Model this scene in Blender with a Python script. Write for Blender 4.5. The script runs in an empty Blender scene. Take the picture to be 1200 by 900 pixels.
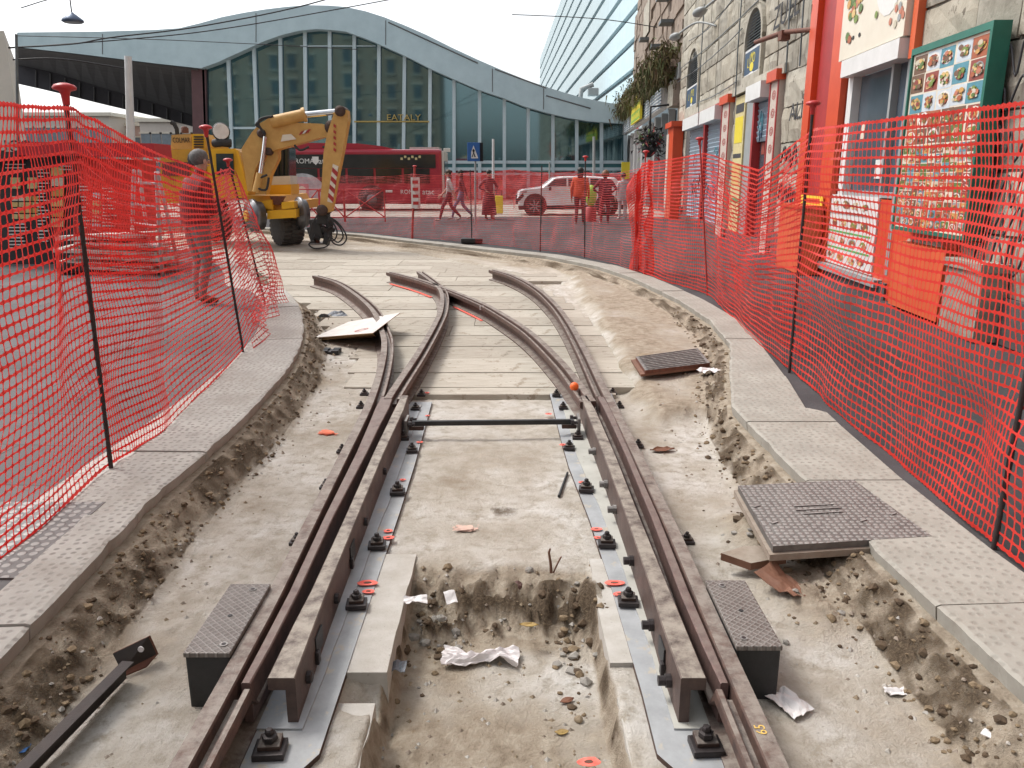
import bpy, bmesh, math, random
import numpy as np
from mathutils import Vector, Matrix, Euler
random.seed(7)
R = math.radians
SC = bpy.context.scene
COL = SC.collection

# ------------------------------------------------------------------ camera geometry (photo measured at 1200 x 900)
F, HOR, CH = 942.0, 205.0, 1.55
PITCH = math.atan((450 - HOR) / F)
CP, SP = math.cos(PITCH), math.sin(PITCH)

def ray(u, v):
    a = (u - 600) / F; b = (450 - v) / F
    return Vector((a, CP + b * SP, -SP + b * CP))
CAM = Vector((0, 0, CH))
def P(u, v, z=0.0):                      # survey point on a horizontal level
    d = ray(u, v); return CAM + d * ((z - CH) / d.z)
def A(u, v, Y):                          # survey point at a distance
    d = ray(u, v); return CAM + d * (Y / d.y)
WO = Vector((4.2, 0, 0)); WT = Vector((.064, 1, 0)).normalized(); WN = Vector((-1, .064, 0)).normalized()
def S(u, v, off=0.0):                    # survey point on the old wall: run along it and height
    d = ray(u, v); o = WO + WN * off
    t = (o - CAM).dot(WN) / d.dot(WN)
    q = CAM + d * t
    return (q - WO).dot(WT), q.z
def W(s, z, off=0.0):
    q = WO + WT * s + WN * off; q.z = z; return q

# ------------------------------------------------------------------ numpy noise
def _h(ix, iy, seed):
    n = (ix.astype(np.int64) * 374761393 + iy.astype(np.int64) * 668265263 + seed * 1442695041) & 0x7fffffff
    n = ((n ^ (n >> 13)) * 1274126177) & 0x7fffffff
    n = n ^ (n >> 16)
    return (n & 0xffff) / 65535.0
def vnoise(x, y, seed=0):
    x = np.asarray(x, float); y = np.asarray(y, float)
    ix = np.floor(x); iy = np.floor(y); fx = x - ix; fy = y - iy
    fx = fx * fx * (3 - 2 * fx); fy = fy * fy * (3 - 2 * fy)
    a = _h(ix, iy, seed); b = _h(ix + 1, iy, seed); c = _h(ix, iy + 1, seed); d = _h(ix + 1, iy + 1, seed)
    return (a * (1 - fx) + b * fx) * (1 - fy) + (c * (1 - fx) + d * fx) * fy
def fbm(x, y, seed=0, oct=4):
    s = 0; amp = 1; tot = 0
    for o in range(oct):
        s = s + amp * vnoise(x * 2 ** o, y * 2 ** o, seed + o * 17); tot += amp; amp *= .5
    return s / tot - .5
def n1(x, seed=0): return float(vnoise(x, seed * 3.7 + .5, seed)) - .5

# ------------------------------------------------------------------ materials
MATS = {}
def _nodes(name):
    m = bpy.data.materials.new(name); m.use_nodes = True
    nt = m.node_tree; b = nt.nodes['Principled BSDF']
    return m, nt, b
def N(nt, t, **k):
    n = nt.nodes.new(t)
    for a, v in k.items(): setattr(n, a, v)
    return n
def ramp(nt, src, stops):
    r = N(nt, 'ShaderNodeValToRGB'); e = r.color_ramp.elements
    while len(e) < len(stops): e.new(.5)
    for q, (p, c) in zip(e, stops):
        q.position = p; q.color = (*c, 1) if len(c) == 3 else c
    nt.links.new(src, r.inputs[0]); return r.outputs[0]
def noise(nt, scale, detail=6, rough=.6, coord='Object', dist=0, stretch=None):
    tc = N(nt, 'ShaderNodeTexCoord'); n = N(nt, 'ShaderNodeTexNoise')
    n.inputs['Scale'].default_value = scale; n.inputs['Detail'].default_value = detail; n.inputs['Roughness'].default_value = rough
    n.inputs['Distortion'].default_value = dist
    src = tc.outputs[coord]
    if stretch:
        mp = N(nt, 'ShaderNodeMapping'); mp.inputs['Scale'].default_value = stretch
        nt.links.new(src, mp.inputs[0]); src = mp.outputs[0]
    nt.links.new(src, n.inputs['Vector']); return n.outputs['Fac']
def mixc(nt, fac, a, b, mode='MIX'):
    m = N(nt, 'ShaderNodeMix', data_type='RGBA', blend_type=mode)
    for i, q in ((0, fac), (6, a), (7, b)):
        if hasattr(q, 'is_linked') or isinstance(q, bpy.types.NodeSocket): nt.links.new(q, m.inputs[i])
        elif i == 0: m.inputs[0].default_value = q
        else: m.inputs[i].default_value = (*q, 1)
    return m.outputs[2]
def math_(nt, op, a, b=0.0):
    m = N(nt, 'ShaderNodeMath', operation=op)
    for i, q in enumerate((a, b)):
        if isinstance(q, bpy.types.NodeSocket): nt.links.new(q, m.inputs[i])
        else: m.inputs[i].default_value = q
    return m.outputs[0]
def bump(nt, b, h, strength=.3, dist=.02):
    n = N(nt, 'ShaderNodeBump'); n.inputs['Strength'].default_value = strength; n.inputs['Distance'].default_value = dist
    nt.links.new(h, n.inputs['Height']); nt.links.new(n.outputs[0], b.inputs['Normal'])
def mat(name, c1, c2=None, scale=8, rough=.7, metal=0, bmp=.15, bscale=60, c3=None, spots=None, dust=None, stretch=None, coat=0):
    """a worn surface: two or three tones broken up by noise, fine bump, optional dust lying on faces that look up"""
    if name in MATS: return MATS[name]
    m, nt, b = _nodes(name); MATS[name] = m
    c2 = c2 or tuple(x * .75 for x in c1)
    f = noise(nt, scale, 8, .65, stretch=stretch)
    stops = [(.3, c2), (.7, c1)] if c3 is None else [(.28, c2), (.5, c1), (.75, c3)]
    col = ramp(nt, f, stops)
    if spots:
        sf = noise(nt, spots[1], 4, .7)
        col = mixc(nt, ramp(nt, sf, [(spots[2], (0, 0, 0)), (spots[2] + .06, (1, 1, 1))]), col, spots[0])
    if dust:
        g = N(nt, 'ShaderNodeNewGeometry'); sx = N(nt, 'ShaderNodeSeparateXYZ'); nt.links.new(g.outputs['Normal'], sx.inputs[0])
        dn = noise(nt, 14, 8, .7)
        k = math_(nt, 'MULTIPLY', math_(nt, 'POWER', math_(nt, 'MAXIMUM', sx.outputs[2], 0.0), 4.0), ramp(nt, dn, [(.36, (.12,) * 3), (.58, (1,) * 3)]))
        col = mixc(nt, k, col, dust)
    nt.links.new(col, b.inputs['Base Color'])
    b.inputs['Roughness'].default_value = rough; b.inputs['Metallic'].default_value = metal
    if coat: b.inputs['Coat Weight'].default_value = coat
    if bmp: bump(nt, b, noise(nt, bscale, 6, .7), bmp, .01)
    return m

# ------------------------------------------------------------------ mesh builder
ORG = {}
class MB:
    def __init__(s): s.v = []; s.f = []; s.m = []; s.mats = []; s.smooth = []
    def mi(s, m):
        if m not in s.mats: s.mats.append(m)
        return s.mats.index(m)
    def add(s, vs, fs, m, smooth=False):
        o = len(s.v); s.v += [tuple(q) for q in vs]; k = s.mi(m)
        for f in fs: s.f.append([i + o for i in f]); s.m.append(k); s.smooth.append(smooth)
    def box(s, c, size, m, rot=None, bev=0.0):
        hx, hy, hz = [q / 2 for q in size]
        if bev > 0:
            b = min(bev, hx * .45, hy * .45, hz * .45)
            bm = bmesh.new(); bmesh.ops.create_cube(bm, size=1)
            for q in bm.verts: q.co = Vector((q.co.x * size[0], q.co.y * size[1], q.co.z * size[2]))
            bmesh.ops.bevel(bm, geom=list(bm.edges), offset=b, segments=2, affect='EDGES', profile=.6)
            vs = [q.co.copy() for q in bm.verts]; bm.verts.index_update(); fs = [[q.index for q in f.verts] for f in bm.faces]; bm.free()
        else:
            vs = [Vector((x, y, z)) for x in (-hx, hx) for y in (-hy, hy) for z in (-hz, hz)]
            fs = [(0, 1, 3, 2), (4, 6, 7, 5), (0, 4, 5, 1), (2, 3, 7, 6), (0, 2, 6, 4), (1, 5, 7, 3)]
        if rot is not None:
            rm = rot if isinstance(rot, Matrix) else Euler(rot).to_matrix()
            vs = [rm @ q for q in vs]
        c = Vector(c); s.add([q + c for q in vs], fs, m)
    def prism(s, poly, ext, m, m_side=None):
        """closed outline (3-D points) pushed along the vector ext"""
        n = len(poly); e = Vector(ext); a = [Vector(q) for q in poly]; b = [q + e for q in a]
        nm = Vector((0, 0, 0))
        for i in range(n): nm += a[i].cross(a[(i + 1) % n])
        if nm.dot(e) > 0: a, b = b, a
        s.add(a, [list(range(n))], m); s.add(b, [list(range(n))[::-1]], m)
        s.add(a + b, [(i, i + n, (i + 1) % n + n, (i + 1) % n) for i in range(n)], m_side or m)
    def tube(s, pts, r, m, n=8, cap=True, smooth=True):
        pts = [Vector(q) for q in pts]; k = len(pts); rr = r if isinstance(r, (list, tuple)) else [r] * k
        vs = []; up = None
        for i, p in enumerate(pts):
            t = (pts[min(i + 1, k - 1)] - pts[max(i - 1, 0)]).normalized()
            if up is None: up = Vector((0, 0, 1)) if abs(t.z) < .9 else Vector((1, 0, 0))
            sx = t.cross(up).normalized(); uy = sx.cross(t).normalized(); up = uy
            for j in range(n):
                a = 2 * math.pi * j / n; vs.append(p + (sx * math.cos(a) + uy * math.sin(a)) * rr[i])
        fs = []
        for i in range(k - 1):
            for j in range(n): fs.append((i * n + j, i * n + (j + 1) % n, (i + 1) * n + (j + 1) % n, (i + 1) * n + j))
        s.add(vs, fs, m, smooth)
        if cap: s.add(vs[:n], [list(range(n))[::-1]], m); s.add(vs[-n:], [list(range(n))], m)
    def lathe(s, prof, m, c=(0, 0, 0), axis='Z', n=20, smooth=True):
        c = Vector(c); vs = []
        for r, h in prof:
            for j in range(n):
                a = 2 * math.pi * j / n; x, y = r * math.cos(a), r * math.sin(a)
                q = {'Z': (x, y, h), 'X': (h, x, y), 'Y': (y, h, x)}[axis]; vs.append(c + Vector(q))
        k = len(prof)
        fs = [(i * n + j, i * n + (j + 1) % n, (i + 1) * n + (j + 1) % n, (i + 1) * n + j) for i in range(k - 1) for j in range(n)]
        s.add(vs, fs, m, smooth)
        s.add(vs[:n], [list(range(n))[::-1]], m); s.add(vs[-n:], [list(range(n))], m)
    def ell(s, c, rad, m, n=14, rot=None):
        c = Vector(c); vs = []; k = n // 2
        for i in range(k + 1):
            th = math.pi * i / k
            for j in range(n):
                ph = 2 * math.pi * j / n
                q = Vector((rad[0] * math.sin(th) * math.cos(ph), rad[1] * math.sin(th) * math.sin(ph), rad[2] * math.cos(th)))
                if rot is not None: q = Euler(rot).to_matrix() @ q
                vs.append(c + q)
        s.add(vs, [(i * n + j, (i + 1) * n + j, (i + 1) * n + (j + 1) % n, i * n + (j + 1) % n) for i in range(k) for j in range(n)], m, True)
    def sweep(s, profs, path, m, cap=True):
        """profs: one outline [(lateral, z)] or one per path point; lateral is to the right of travel"""
        path = [Vector(q) for q in path]; k = len(path)
        if not isinstance(profs[0][0], (list, tuple)): profs = [profs] * k
        n = len(profs[0]); vs = []
        for i, p in enumerate(path):
            t = path[min(i + 1, k - 1)] - path[max(i - 1, 0)]; t.z = 0; t.normalize(); rt = Vector((t.y, -t.x, 0))
            for a, z in profs[i]: vs.append(p + rt * a + Vector((0, 0, z)))
        fs = [(i * n + j, i * n + (j + 1) % n, (i + 1) * n + (j + 1) % n, (i + 1) * n + j) for i in range(k - 1) for j in range(n)]
        s.add(vs, fs, m)
        if cap: s.add(vs[:n], [list(range(n))[::-1]], m); s.add(vs[-n:], [list(range(n))], m)
    def wbox(s, s0, s1, z0, z1, o0, o1, m):      # box in the old wall's own frame
        vs = [W(a, z, o) for a in (s0, s1) for z in (z0, z1) for o in (o0, o1)]
        s.add(vs, [(0, 1, 3, 2), (4, 6, 7, 5), (0, 4, 5, 1), (2, 3, 7, 6), (0, 2, 6, 4), (1, 5, 7, 3)], m)
    def build(s, name, parent=None, loc=None, fix=True, auto=False):
        me = bpy.data.meshes.new(name)
        o = ORG.get(parent.name, Vector((0, 0, 0))) if parent else Vector(loc or (0, 0, 0))
        me.from_pydata([Vector(q) - o for q in s.v], [], s.f)
        for m in s.mats: me.materials.append(m)
        me.polygons.foreach_set('material_index', s.m); me.polygons.foreach_set('use_smooth', s.smooth)
        if fix:
            bm = bmesh.new(); bm.from_mesh(me); bmesh.ops.recalc_face_normals(bm, faces=bm.faces); bm.to_mesh(me); bm.free()
        me.update()
        ob = bpy.data.objects.new(name, me); COL.objects.link(ob)
        if parent: ob.parent = parent
        else: ob.location = o
        ORG[ob.name] = o
        return ob
def text_into(mb, txt, size, m, place, depth=.004, align='CENTER'):
    """letters as real thin solids; place(x, y, d) turns letter-plane coordinates into the world"""
    cu = bpy.data.curves.new('t', 'FONT'); cu.body = txt; cu.size = size; cu.extrude = depth / 2; cu.align_x = align; cu.align_y = 'CENTER'; cu.resolution_u = 3
    ob = bpy.data.objects.new('t', cu); COL.objects.link(ob)
    dg = bpy.context.evaluated_depsgraph_get(); me = bpy.data.meshes.new_from_object(ob.evaluated_get(dg))
    mb.add([place(q.co.x, q.co.y, q.co.z) for q in me.vertices], [list(p.vertices) for p in me.polygons], m)
    bpy.data.objects.remove(ob); bpy.data.curves.remove(cu); bpy.data.meshes.remove(me)

def tag(o, label=None, cat=None, group=None, kind=None):
    if label: o['label'] = label
    if cat: o['category'] = cat
    if group: o['group'] = group
    if kind: o['kind'] = kind
    return o
def thing(name, label, cat, loc=(0, 0, 0), group=None, rz=0):
    o = bpy.data.objects.new(name, None); COL.objects.link(o); o.empty_display_size = .2
    o.location = loc; o.rotation_euler = (0, 0, rz); ORG[o.name] = Vector(loc)
    return tag(o, label, cat, group)
def local(name, label, cat, group=None):         # a thing built round its own base, placed afterwards
    o = thing(name, label, cat, (0, 0, 0), group); return o
def copy_tree(o, parent=None):
    kids = list(o.children)
    c = o.copy(); COL.objects.link(c)
    if parent: c.parent = parent
    for ch in kids: copy_tree(ch, c)
    return c
def catmull(pts, n):
    pts = [Vector(q) for q in pts]; out = []
    for i in range(len(pts) - 1):
        p0 = pts[max(i - 1, 0)]; p1 = pts[i]; p2 = pts[i + 1]; p3 = pts[min(i + 2, len(pts) - 1)]
        for k in range(n):
            t = k / n
            out.append(.5 * ((2 * p1) + (p2 - p0) * t + (2 * p0 - 5 * p1 + 4 * p2 - p3) * t * t + (3 * p1 - p0 - 3 * p2 + p3) * t ** 3))
    out.append(pts[-1].copy()); return out
# ================================================================== materials of the site
RUST = mat('rusty rail steel', (.15, .085, .065), (.06, .04, .036), 18, .62, .3, .25, 90, dust=(.27, .235, .205))
RUSTD = mat('dark rust', (.10, .055, .04), (.04, .028, .025), 22, .7, .25, .3, 80, dust=(.21, .19, .17))
RUSTR = mat('red rust', (.20, .075, .045), (.09, .04, .03), 22, .75, .1, .3, 80)
IRON = mat('grey cast iron', (.20, .19, .18), (.12, .11, .105), 16, .55, .4, .3, 120, dust=(.36, .345, .33))
IRONB = mat('black iron box', (.035, .035, .037), (.02, .02, .02), 10, .5, .3, .15)
BOLT = mat('oily bolt steel', (.055, .045, .045), (.03, .025, .025), 30, .45, .5, .2)
PLATE = mat('grey primed plate', (.40, .41, .425), (.27, .28, .285), 7, .55, .1, .12, 120, spots=((.42, .38, .32), 9, .58))
PLATE2 = mat('pale primed plate', (.42, .44, .47), (.30, .315, .335), 6, .6, .1, .1, 120, spots=((.45, .41, .36), 8, .60))
PLATE3 = mat('chalky primed plate', (.46, .455, .415), (.35, .345, .31), 6, .7, 0, .12, 120, spots=((.25, .22, .17), 30, .64))
CONC = mat('pale concrete beam', (.50, .48, .45), (.38, .35, .31), 9, .9, 0, .4, 80, spots=((.2, .18, .16), 60, .66))
PINK = mat('fluorescent red paint', (.95, .10, .07), (.9, .22, .17), 40, .7, 0, 0, spots=((.6, .5, .47), 60, .66))
PINK2 = mat('faded red paint', (.75, .40, .32), (.55, .46, .4), 25, .8, 0, 0)
WOOD = mat('weathered plank', (.44, .40, .34), (.27, .235, .19), 5, .85, 0, .5, 50, stretch=(1, 7, 4), spots=((.22, .185, .145), 7, .60))
WOOD2 = mat('dusty plank', (.50, .465, .405), (.34, .30, .245), 4, .85, 0, .5, 50, stretch=(1, 7, 4), spots=((.28, .235, .18), 6, .60))
PAPER = mat('white paper', (.74, .72, .72), (.62, .6, .6), 10, .7, 0, .1)
DIRTROCK = mat('dry earth lump', (.36, .29, .2), (.2, .15, .1), 14, .95, 0, .5, 60)

# ------------------------------------------------------------------ the ground of the dug-out track bed
LK = [(-1.62, -3), (-1.63, 1.0), (-1.70, 2.36), (-1.745, 3.18)] + [tuple(P(u, v)[:2]) for u, v in
      [(153, 613), (173, 588), (220, 547), (267, 507), (313, 460), (343, 423), (355, 393), (355, 372), (347, 352), (331, 338)]]
LK += [(-3.75, 11.9), (-4.2, 13.2), (-5.0, 15.0), (-6.6, 17.6), (-9.2, 19.4), (-14, 21)]
RK = [(1.66, -3), (1.63, 1.0)] + [tuple(P(u, v)[:2]) for u, v in
      [(1200, 805), (1112, 724), (1025, 645), (935, 555), (880, 500), (857, 476), (855, 440), (855, 402), (830, 374), (795, 351), (740, 325), (700, 312), (640, 300), (560, 291), (480, 282), (420, 275)]]
RK += [(-7.5, 24.6), (-14, 27)]
def dens(pts, n):
    c = catmull([(x, y, 0) for x, y in pts], n); return c
LKd = dens(LK, 6)
RKd = [Vector((x, y, 0)) for x, y in RK[:7]]
_r = []
for i in range(len(RK) - 1):
    a = Vector((*RK[i], 0)); b = Vector((*RK[i + 1], 0)); k = 5
    for j in range(k): _r.append(a.lerp(b, j / k))
_r.append(Vector((*RK[-1], 0))); RKd = _r

def xat(line, y):                         # smallest-index crossing of the outline at this y
    ys = np.array([p.y for p in line]); xs = np.array([p.x for p in line])
    return np.interp(y, ys, xs)
rng = np.random.RandomState(3)
Y0, Y1 = -2.5, 27.0
ys = [Y0]
while ys[-1] < Y1:
    y = ys[-1]; ys.append(y + (.2 if y < 1.3 else max(.017, .0075 * y * y ** .45)))
ys = np.array(ys)
xl = np.array([xat(LKd, y) for y in ys]); xr = np.array([xat(RKd, y) for y in ys])
xl = np.minimum.accumulate(np.where(ys > 9, xl, 99))
xl = np.array([xat(LKd, y) for y in ys])
NX = 300
T = np.linspace(-.035, 1.035, NX)
wd = (xr - xl)
X = xl[:, None] + wd[:, None] * T[None, :]
Yg = np.repeat(ys[:, None], NX, 1)
def dist(line, X, Y):
    d = np.full(X.shape, 1e9)
    for a, b in zip(line[:-1], line[1:]):
        ex, ey = b.x - a.x, b.y - a.y; L = ex * ex + ey * ey + 1e-12
        t = np.clip(((X - a.x) * ex + (Y - a.y) * ey) / L, 0, 1)
        d = np.minimum(d, np.hypot(X - a.x - t * ex, Y - a.y - t * ey))
    return d
def sst(a, b, x):
    t = np.clip((x - a) / (b - a), 0, 1); return t * t * (3 - 2 * t)
dl = np.where(T[None, :] < 0, -1, 1) * dist(LKd, X, Yg); dr = np.where(T[None, :] > 1, -1, 1) * dist(RKd, X, Yg)
dm = np.minimum(dl, dr)
H0 = -.213
DYS = [6.3, 6.6, 7.3, 8.1, 8.9, 9.1, 9.6, 10.2, 11.6, 13, 13.4, 13.6, 16, 19.3]
AXS = [-1.02, -1.02, -1.45, -1.58, -1.8, -2.15, -2.3, -2.5, -3.1, -3.7, -3.9, -4, -5.3, -8.5]
DXS = [.86, 1.05, 1.0, 1.02, 1.0, 1.0, .98, .92, .74, .42, .3, .9, -.6, -2.6]
def heights(X, Y, dl, dr, dm):
    fine = fbm(X * 9, Y * 9, 5, 5); mid = fbm(X * 2.2, Y * 2.2, 9, 4); vf = fbm(X * 34, Y * 34, 21, 3)
    z = H0 + .010 * fine + .016 * mid + .006 * vf
    # earth left standing at the right beyond the first stretch, with a broken step
    sx = sst(.95, 1.15, X + .12 * mid); sy = sst(5.62, 5.8, Y + .25 * mid + .1 * fine)
    stand = sx * sy
    z = z + stand * (.085 + .03 * mid)
    far = sst(13.5, 17, Y); z = z + far * .045
    # spoil banks under the kerbs
    wl = .20 + .16 * (fbm(X * 1.5, Y * 1.5, 31, 3) + .35); wr = .17 + .2 * (fbm(X * 1.3, Y * 1.3, 41, 3) + .35)
    bl = 1 - sst(.0, 1, dl / wl); br = 1 - sst(.0, 1, dr / wr)
    bk = np.clip(np.maximum(bl, br), 0, 1)
    lump = fbm(X * 14, Y * 14, 51, 4); lump2 = fbm(X * 45, Y * 45, 61, 2)
    z = z + bk * (-.062 - z) + np.where((bk > .02) & (bk < .98), (lump * .075 + lump2 * .05 + (vnoise(X * 70, Y * 70, 71) - .5) * .022) * np.sin(np.clip(bk, 0, 1) * np.pi), 0)
    # heap beside the manhole
    hp = np.exp(-(((X - 1.28) / .22) ** 2 + ((Y - 3.05) / .30) ** 2)); z = z + hp * (.075 + .06 * lump + .03 * lump2)
    hp2 = np.exp(-(((X - 1.18) / .10) ** 2 + ((Y - 3.7) / .22) ** 2)); z = z + hp2 * (.10 + .05 * lump)
    # dug pit between the rails
    ex = sst(-.485, -.43, X) * (1 - sst(.325, .375, X + .02 * lump)); ey = 1 - sst(2.98 + .1 * mid, 3.42 + .14 * fine + .1 * mid, Y + .16 * lump)
    pit = ex * ey
    z = z - pit * (.16 + .035 * mid)
    edge = pit * (1 - pit) * 4
    z = z + edge * (lump * .055 + lump2 * .02)
    rub = np.exp(-(((X + .3) / .14) ** 2 + ((Y - 3.12) / .14) ** 2)) + np.exp(-(((X - .22) / .2) ** 2 + ((Y - 3.15) / .12) ** 2))
    z = z + rub * (.02 + .13 * np.maximum(lump, -.1) + .06 * lump2)
    # hollows: cavity under the beams at the pit side
    cav = np.exp(-(((X + .515) / .065) ** 2 + ((Y - 2.47) / .075) ** 2)); z = z - cav * .16
    cv2 = np.exp(-(((X + .045) / .05) ** 2 + ((Y - 2.04) / .03) ** 2)); z = z - cv2 * .07
    # trough close to the near left board ends
    far_rut = np.exp(-((X + .5 * (Y - 16) + 2.2) / .25) ** 2) * sst(14, 16, Y); z = z - far_rut * .02
    # the bed is sunk a little where the planks lie
    dx_ = np.interp(Y, DYS, DXS); ax_ = np.interp(Y, DYS, AXS)
    z = z - .05 * sst(6.34, 6.37, Y) * (1 - sst(19.15, 19.2, Y)) * sst(ax_ - .02, ax_ + .02, X) * (1 - sst(dx_ - .02, dx_ + .02, X))
    dirt = np.clip(bk * 1.5 + np.clip(stand * (.62 + 1.0 * mid), 0, 1) + np.clip(hp + hp2, 0, 1) * .7 + np.clip(edge, 0, 1) * .9
                   + pit * np.clip(.35 + 1.6 * mid, 0, .55) + rub * .6 + np.clip(1.3 * mid + .05, 0, .4) + far * .35
                   + .5 * np.clip(1 - dm / .55, 0, 1) * np.clip(.6 + 1.8 * mid, 0, 1), 0, 1)
    deep = np.clip(np.where((bk > .12) & (bk < .95), .55 + 1.5 * lump, 0) + np.clip(edge, 0, 1) * np.clip(.5 + 2.2 * lump, 0, 1) + rub * np.clip(.3 + 2 * lump, 0, 1) + np.exp(-(((X + .1) / .16) ** 2 + ((Y - 4.08) / .16) ** 2)) * np.clip(.4 + 3 * lump, 0, .8), 0, 1)
    return z, dirt, deep
Z, DI, DE = heights(X, Yg, dl, dr, dm)
nr = len(ys)
me = bpy.data.meshes.new('track_bed')
co = np.stack([X, Yg, Z], -1).reshape(-1, 3)
idx = np.arange(nr * NX).reshape(nr, NX)
quads = np.stack([idx[:-1, :-1], idx[:-1, 1:], idx[1:, 1:], idx[1:, :-1]], -1).reshape(-1, 4)
me.vertices.add(len(co)); me.vertices.foreach_set('co', co.ravel())
me.loops.add(quads.size); me.loops.foreach_set('vertex_index', quads.ravel())
me.polygons.add(len(quads)); me.polygons.foreach_set('loop_start', np.arange(0, quads.size, 4)); me.polygons.foreach_set('loop_total', np.full(len(quads), 4))
me.polygons.foreach_set('use_smooth', np.ones(len(quads), bool))
me.update(calc_edges=True)
at_ = me.color_attributes.new('earth', 'FLOAT_COLOR', 'POINT')
at_.data.foreach_set('color', np.stack([DI, DE, DI * 0, DI * 0 + 1], -1).reshape(-1, 4).ravel())
def bed_mat():
    m, nt, b = _nodes('dusty concrete and earth')
    a = N(nt, 'ShaderNodeVertexColor', layer_name='earth'); sp = N(nt, 'ShaderNodeSeparateColor'); nt.links.new(a.outputs[0], sp.inputs[0])
    f1 = noise(nt, 2.3, 9, .68); f2 = noise(nt, 13, 8, .7); f3 = noise(nt, 70, 5, .7); f4 = noise(nt, 190, 3, .7)
    conc = ramp(nt, f1, [(.30, (.34, .285, .22)), (.47, (.51, .465, .405)), (.66, (.66, .635, .60))])
    conc = mixc(nt, ramp(nt, f2, [(.36, (1, 1, 1)), (.52, (0, 0, 0))]), conc, (.40, .355, .295))
    earth = ramp(nt, f2, [(.3, (.22, .172, .125)), (.5, (.37, .31, .24)), (.75, (.51, .45, .37))])
    deep = ramp(nt, f3, [(.3, (.045, .032, .022)), (.55, (.125, .092, .062)), (.8, (.26, .205, .14))])
    fac = math_(nt, 'ADD', sp.outputs[0], math_(nt, 'MULTIPLY', math_(nt, 'SUBTRACT', f2, .5), .9))
    col = mixc(nt, ramp(nt, fac, [(.22, (0, 0, 0)), (.62, (1, 1, 1))]), conc, earth)
    col = mixc(nt, ramp(nt, math_(nt, 'ADD', sp.outputs[1], math_(nt, 'MULTIPLY', math_(nt, 'SUBTRACT', f3, .5), .7)), [(.3, (0, 0, 0)), (.75, (1, 1, 1))]), col, deep)
    # little stones, crumbs and stains
    col = mixc(nt, ramp(nt, f3, [(.70, (0, 0, 0)), (.76, (.55,) * 3)]), col, (.24, .2, .16))
    col = mixc(nt, ramp(nt, f4, [(.70, (0, 0, 0)), (.76, (.6,) * 3)]), col, (.66, .63, .58))
    col = mixc(nt, ramp(nt, f4, [(.25, (.55,) * 3), (.31, (0, 0, 0))]), col, (.16, .13, .1))
    nt.links.new(col, b.inputs['Base Color']); b.inputs['Roughness'].default_value = .95; b.inputs['Specular IOR Level'].default_value = .2
    hh = math_(nt, 'ADD', math_(nt, 'MULTIPLY', f2, .8), math_(nt, 'ADD', math_(nt, 'MULTIPLY', f3, .5), math_(nt, 'MULTIPLY', f4, .25)))
    bump(nt, b, hh, .9, .03)
    return m
me.materials.append(bed_mat())
bed = bpy.data.objects.new('track_bed', me); COL.objects.link(bed); tag(bed, kind='structure')
def bedz(x, y):
    x = np.array([[x]]); y = np.array([[y]])
    return float(heights(x, y, dist(LKd, x, y), dist(RKd, x, y), np.minimum(dist(LKd, x, y), dist(RKd, x, y)))[0][0, 0])

# ------------------------------------------------------------------ kerbs of large tooled slabs
def offset(line, w, side):
    out = []
    n = len(line)
    for i, p in enumerate(line):
        t = line[min(i + 1, n - 1)] - line[max(i - 1, 0)]; t.normalize()
        out.append(p + Vector((t.y, -t.x, 0)) * w * side)
    return out
def tooled(name, c1, c2, dotscale, dots=(.5, .45, .4), dotmix=.6):
    m, nt, b = _nodes(name)
    tc = N(nt, 'ShaderNodeTexCoord'); v = N(nt, 'ShaderNodeTexVoronoi'); v.voronoi_dimensions = '2D'; v.inputs['Scale'].default_value = dotscale; v.inputs['Randomness'].default_value = .55
    nt.links.new(tc.outputs['Object'], v.inputs['Vector'])
    f = noise(nt, 3, 8, .7); f2 = noise(nt, 40, 6, .7)
    col = ramp(nt, f, [(.3, c2), (.7, c1)])
    g_ = N(nt, 'ShaderNodeNewGeometry'); sx_ = N(nt, 'ShaderNodeSeparateXYZ'); nt.links.new(g_.outputs['True Normal'], sx_.inputs[0])
    pit_ = math_(nt, 'MULTIPLY', ramp(nt, v.outputs['Distance'], [(.14, (1, 1, 1)), (.32, (0, 0, 0))]), math_(nt, 'GREATER_THAN', sx_.outputs[2], .9))
    col = mixc(nt, math_(nt, 'MULTIPLY', pit_, ramp(nt, f, [(.3, (.08,) * 3), (.7, (dotmix,) * 3)])), col, dots)
    f9 = noise(nt, 1.1, 8, .75); col = mixc(nt, ramp(nt, f9, [(.48, (0, 0, 0)), (.62, (.55,) * 3)]), col, (.26, .235, .20)); f10 = noise(nt, 9, 6, .8); col = mixc(nt, ramp(nt, f10, [(.58, (0, 0, 0)), (.68, (.5,) * 3)]), col, (.20, .18, .155))
    col = mixc(nt, ramp(nt, f2, [(.64, (0, 0, 0)), (.74, (.5,) * 3)]), col, (.25, .22, .19))
    nt.links.new(col, b.inputs['Base Color']); b.inputs['Roughness'].default_value = .85; b.inputs['Specular IOR Level'].default_value = .3
    bump(nt, b, math_(nt, 'SUBTRACT', math_(nt, 'MULTIPLY', f2, .4), math_(nt, 'MULTIPLY', pit_, .6)), .5, .008)
    return m
KERBM = tooled('tooled kerb stone', (.45, .435, .405), (.33, .315, .29), 22, (.13, .12, .11), .85)
KERBR = tooled('worn kerb stone', (.39, .375, .335), (.27, .255, .225), 20, (.17, .16, .14), .6)
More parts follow.
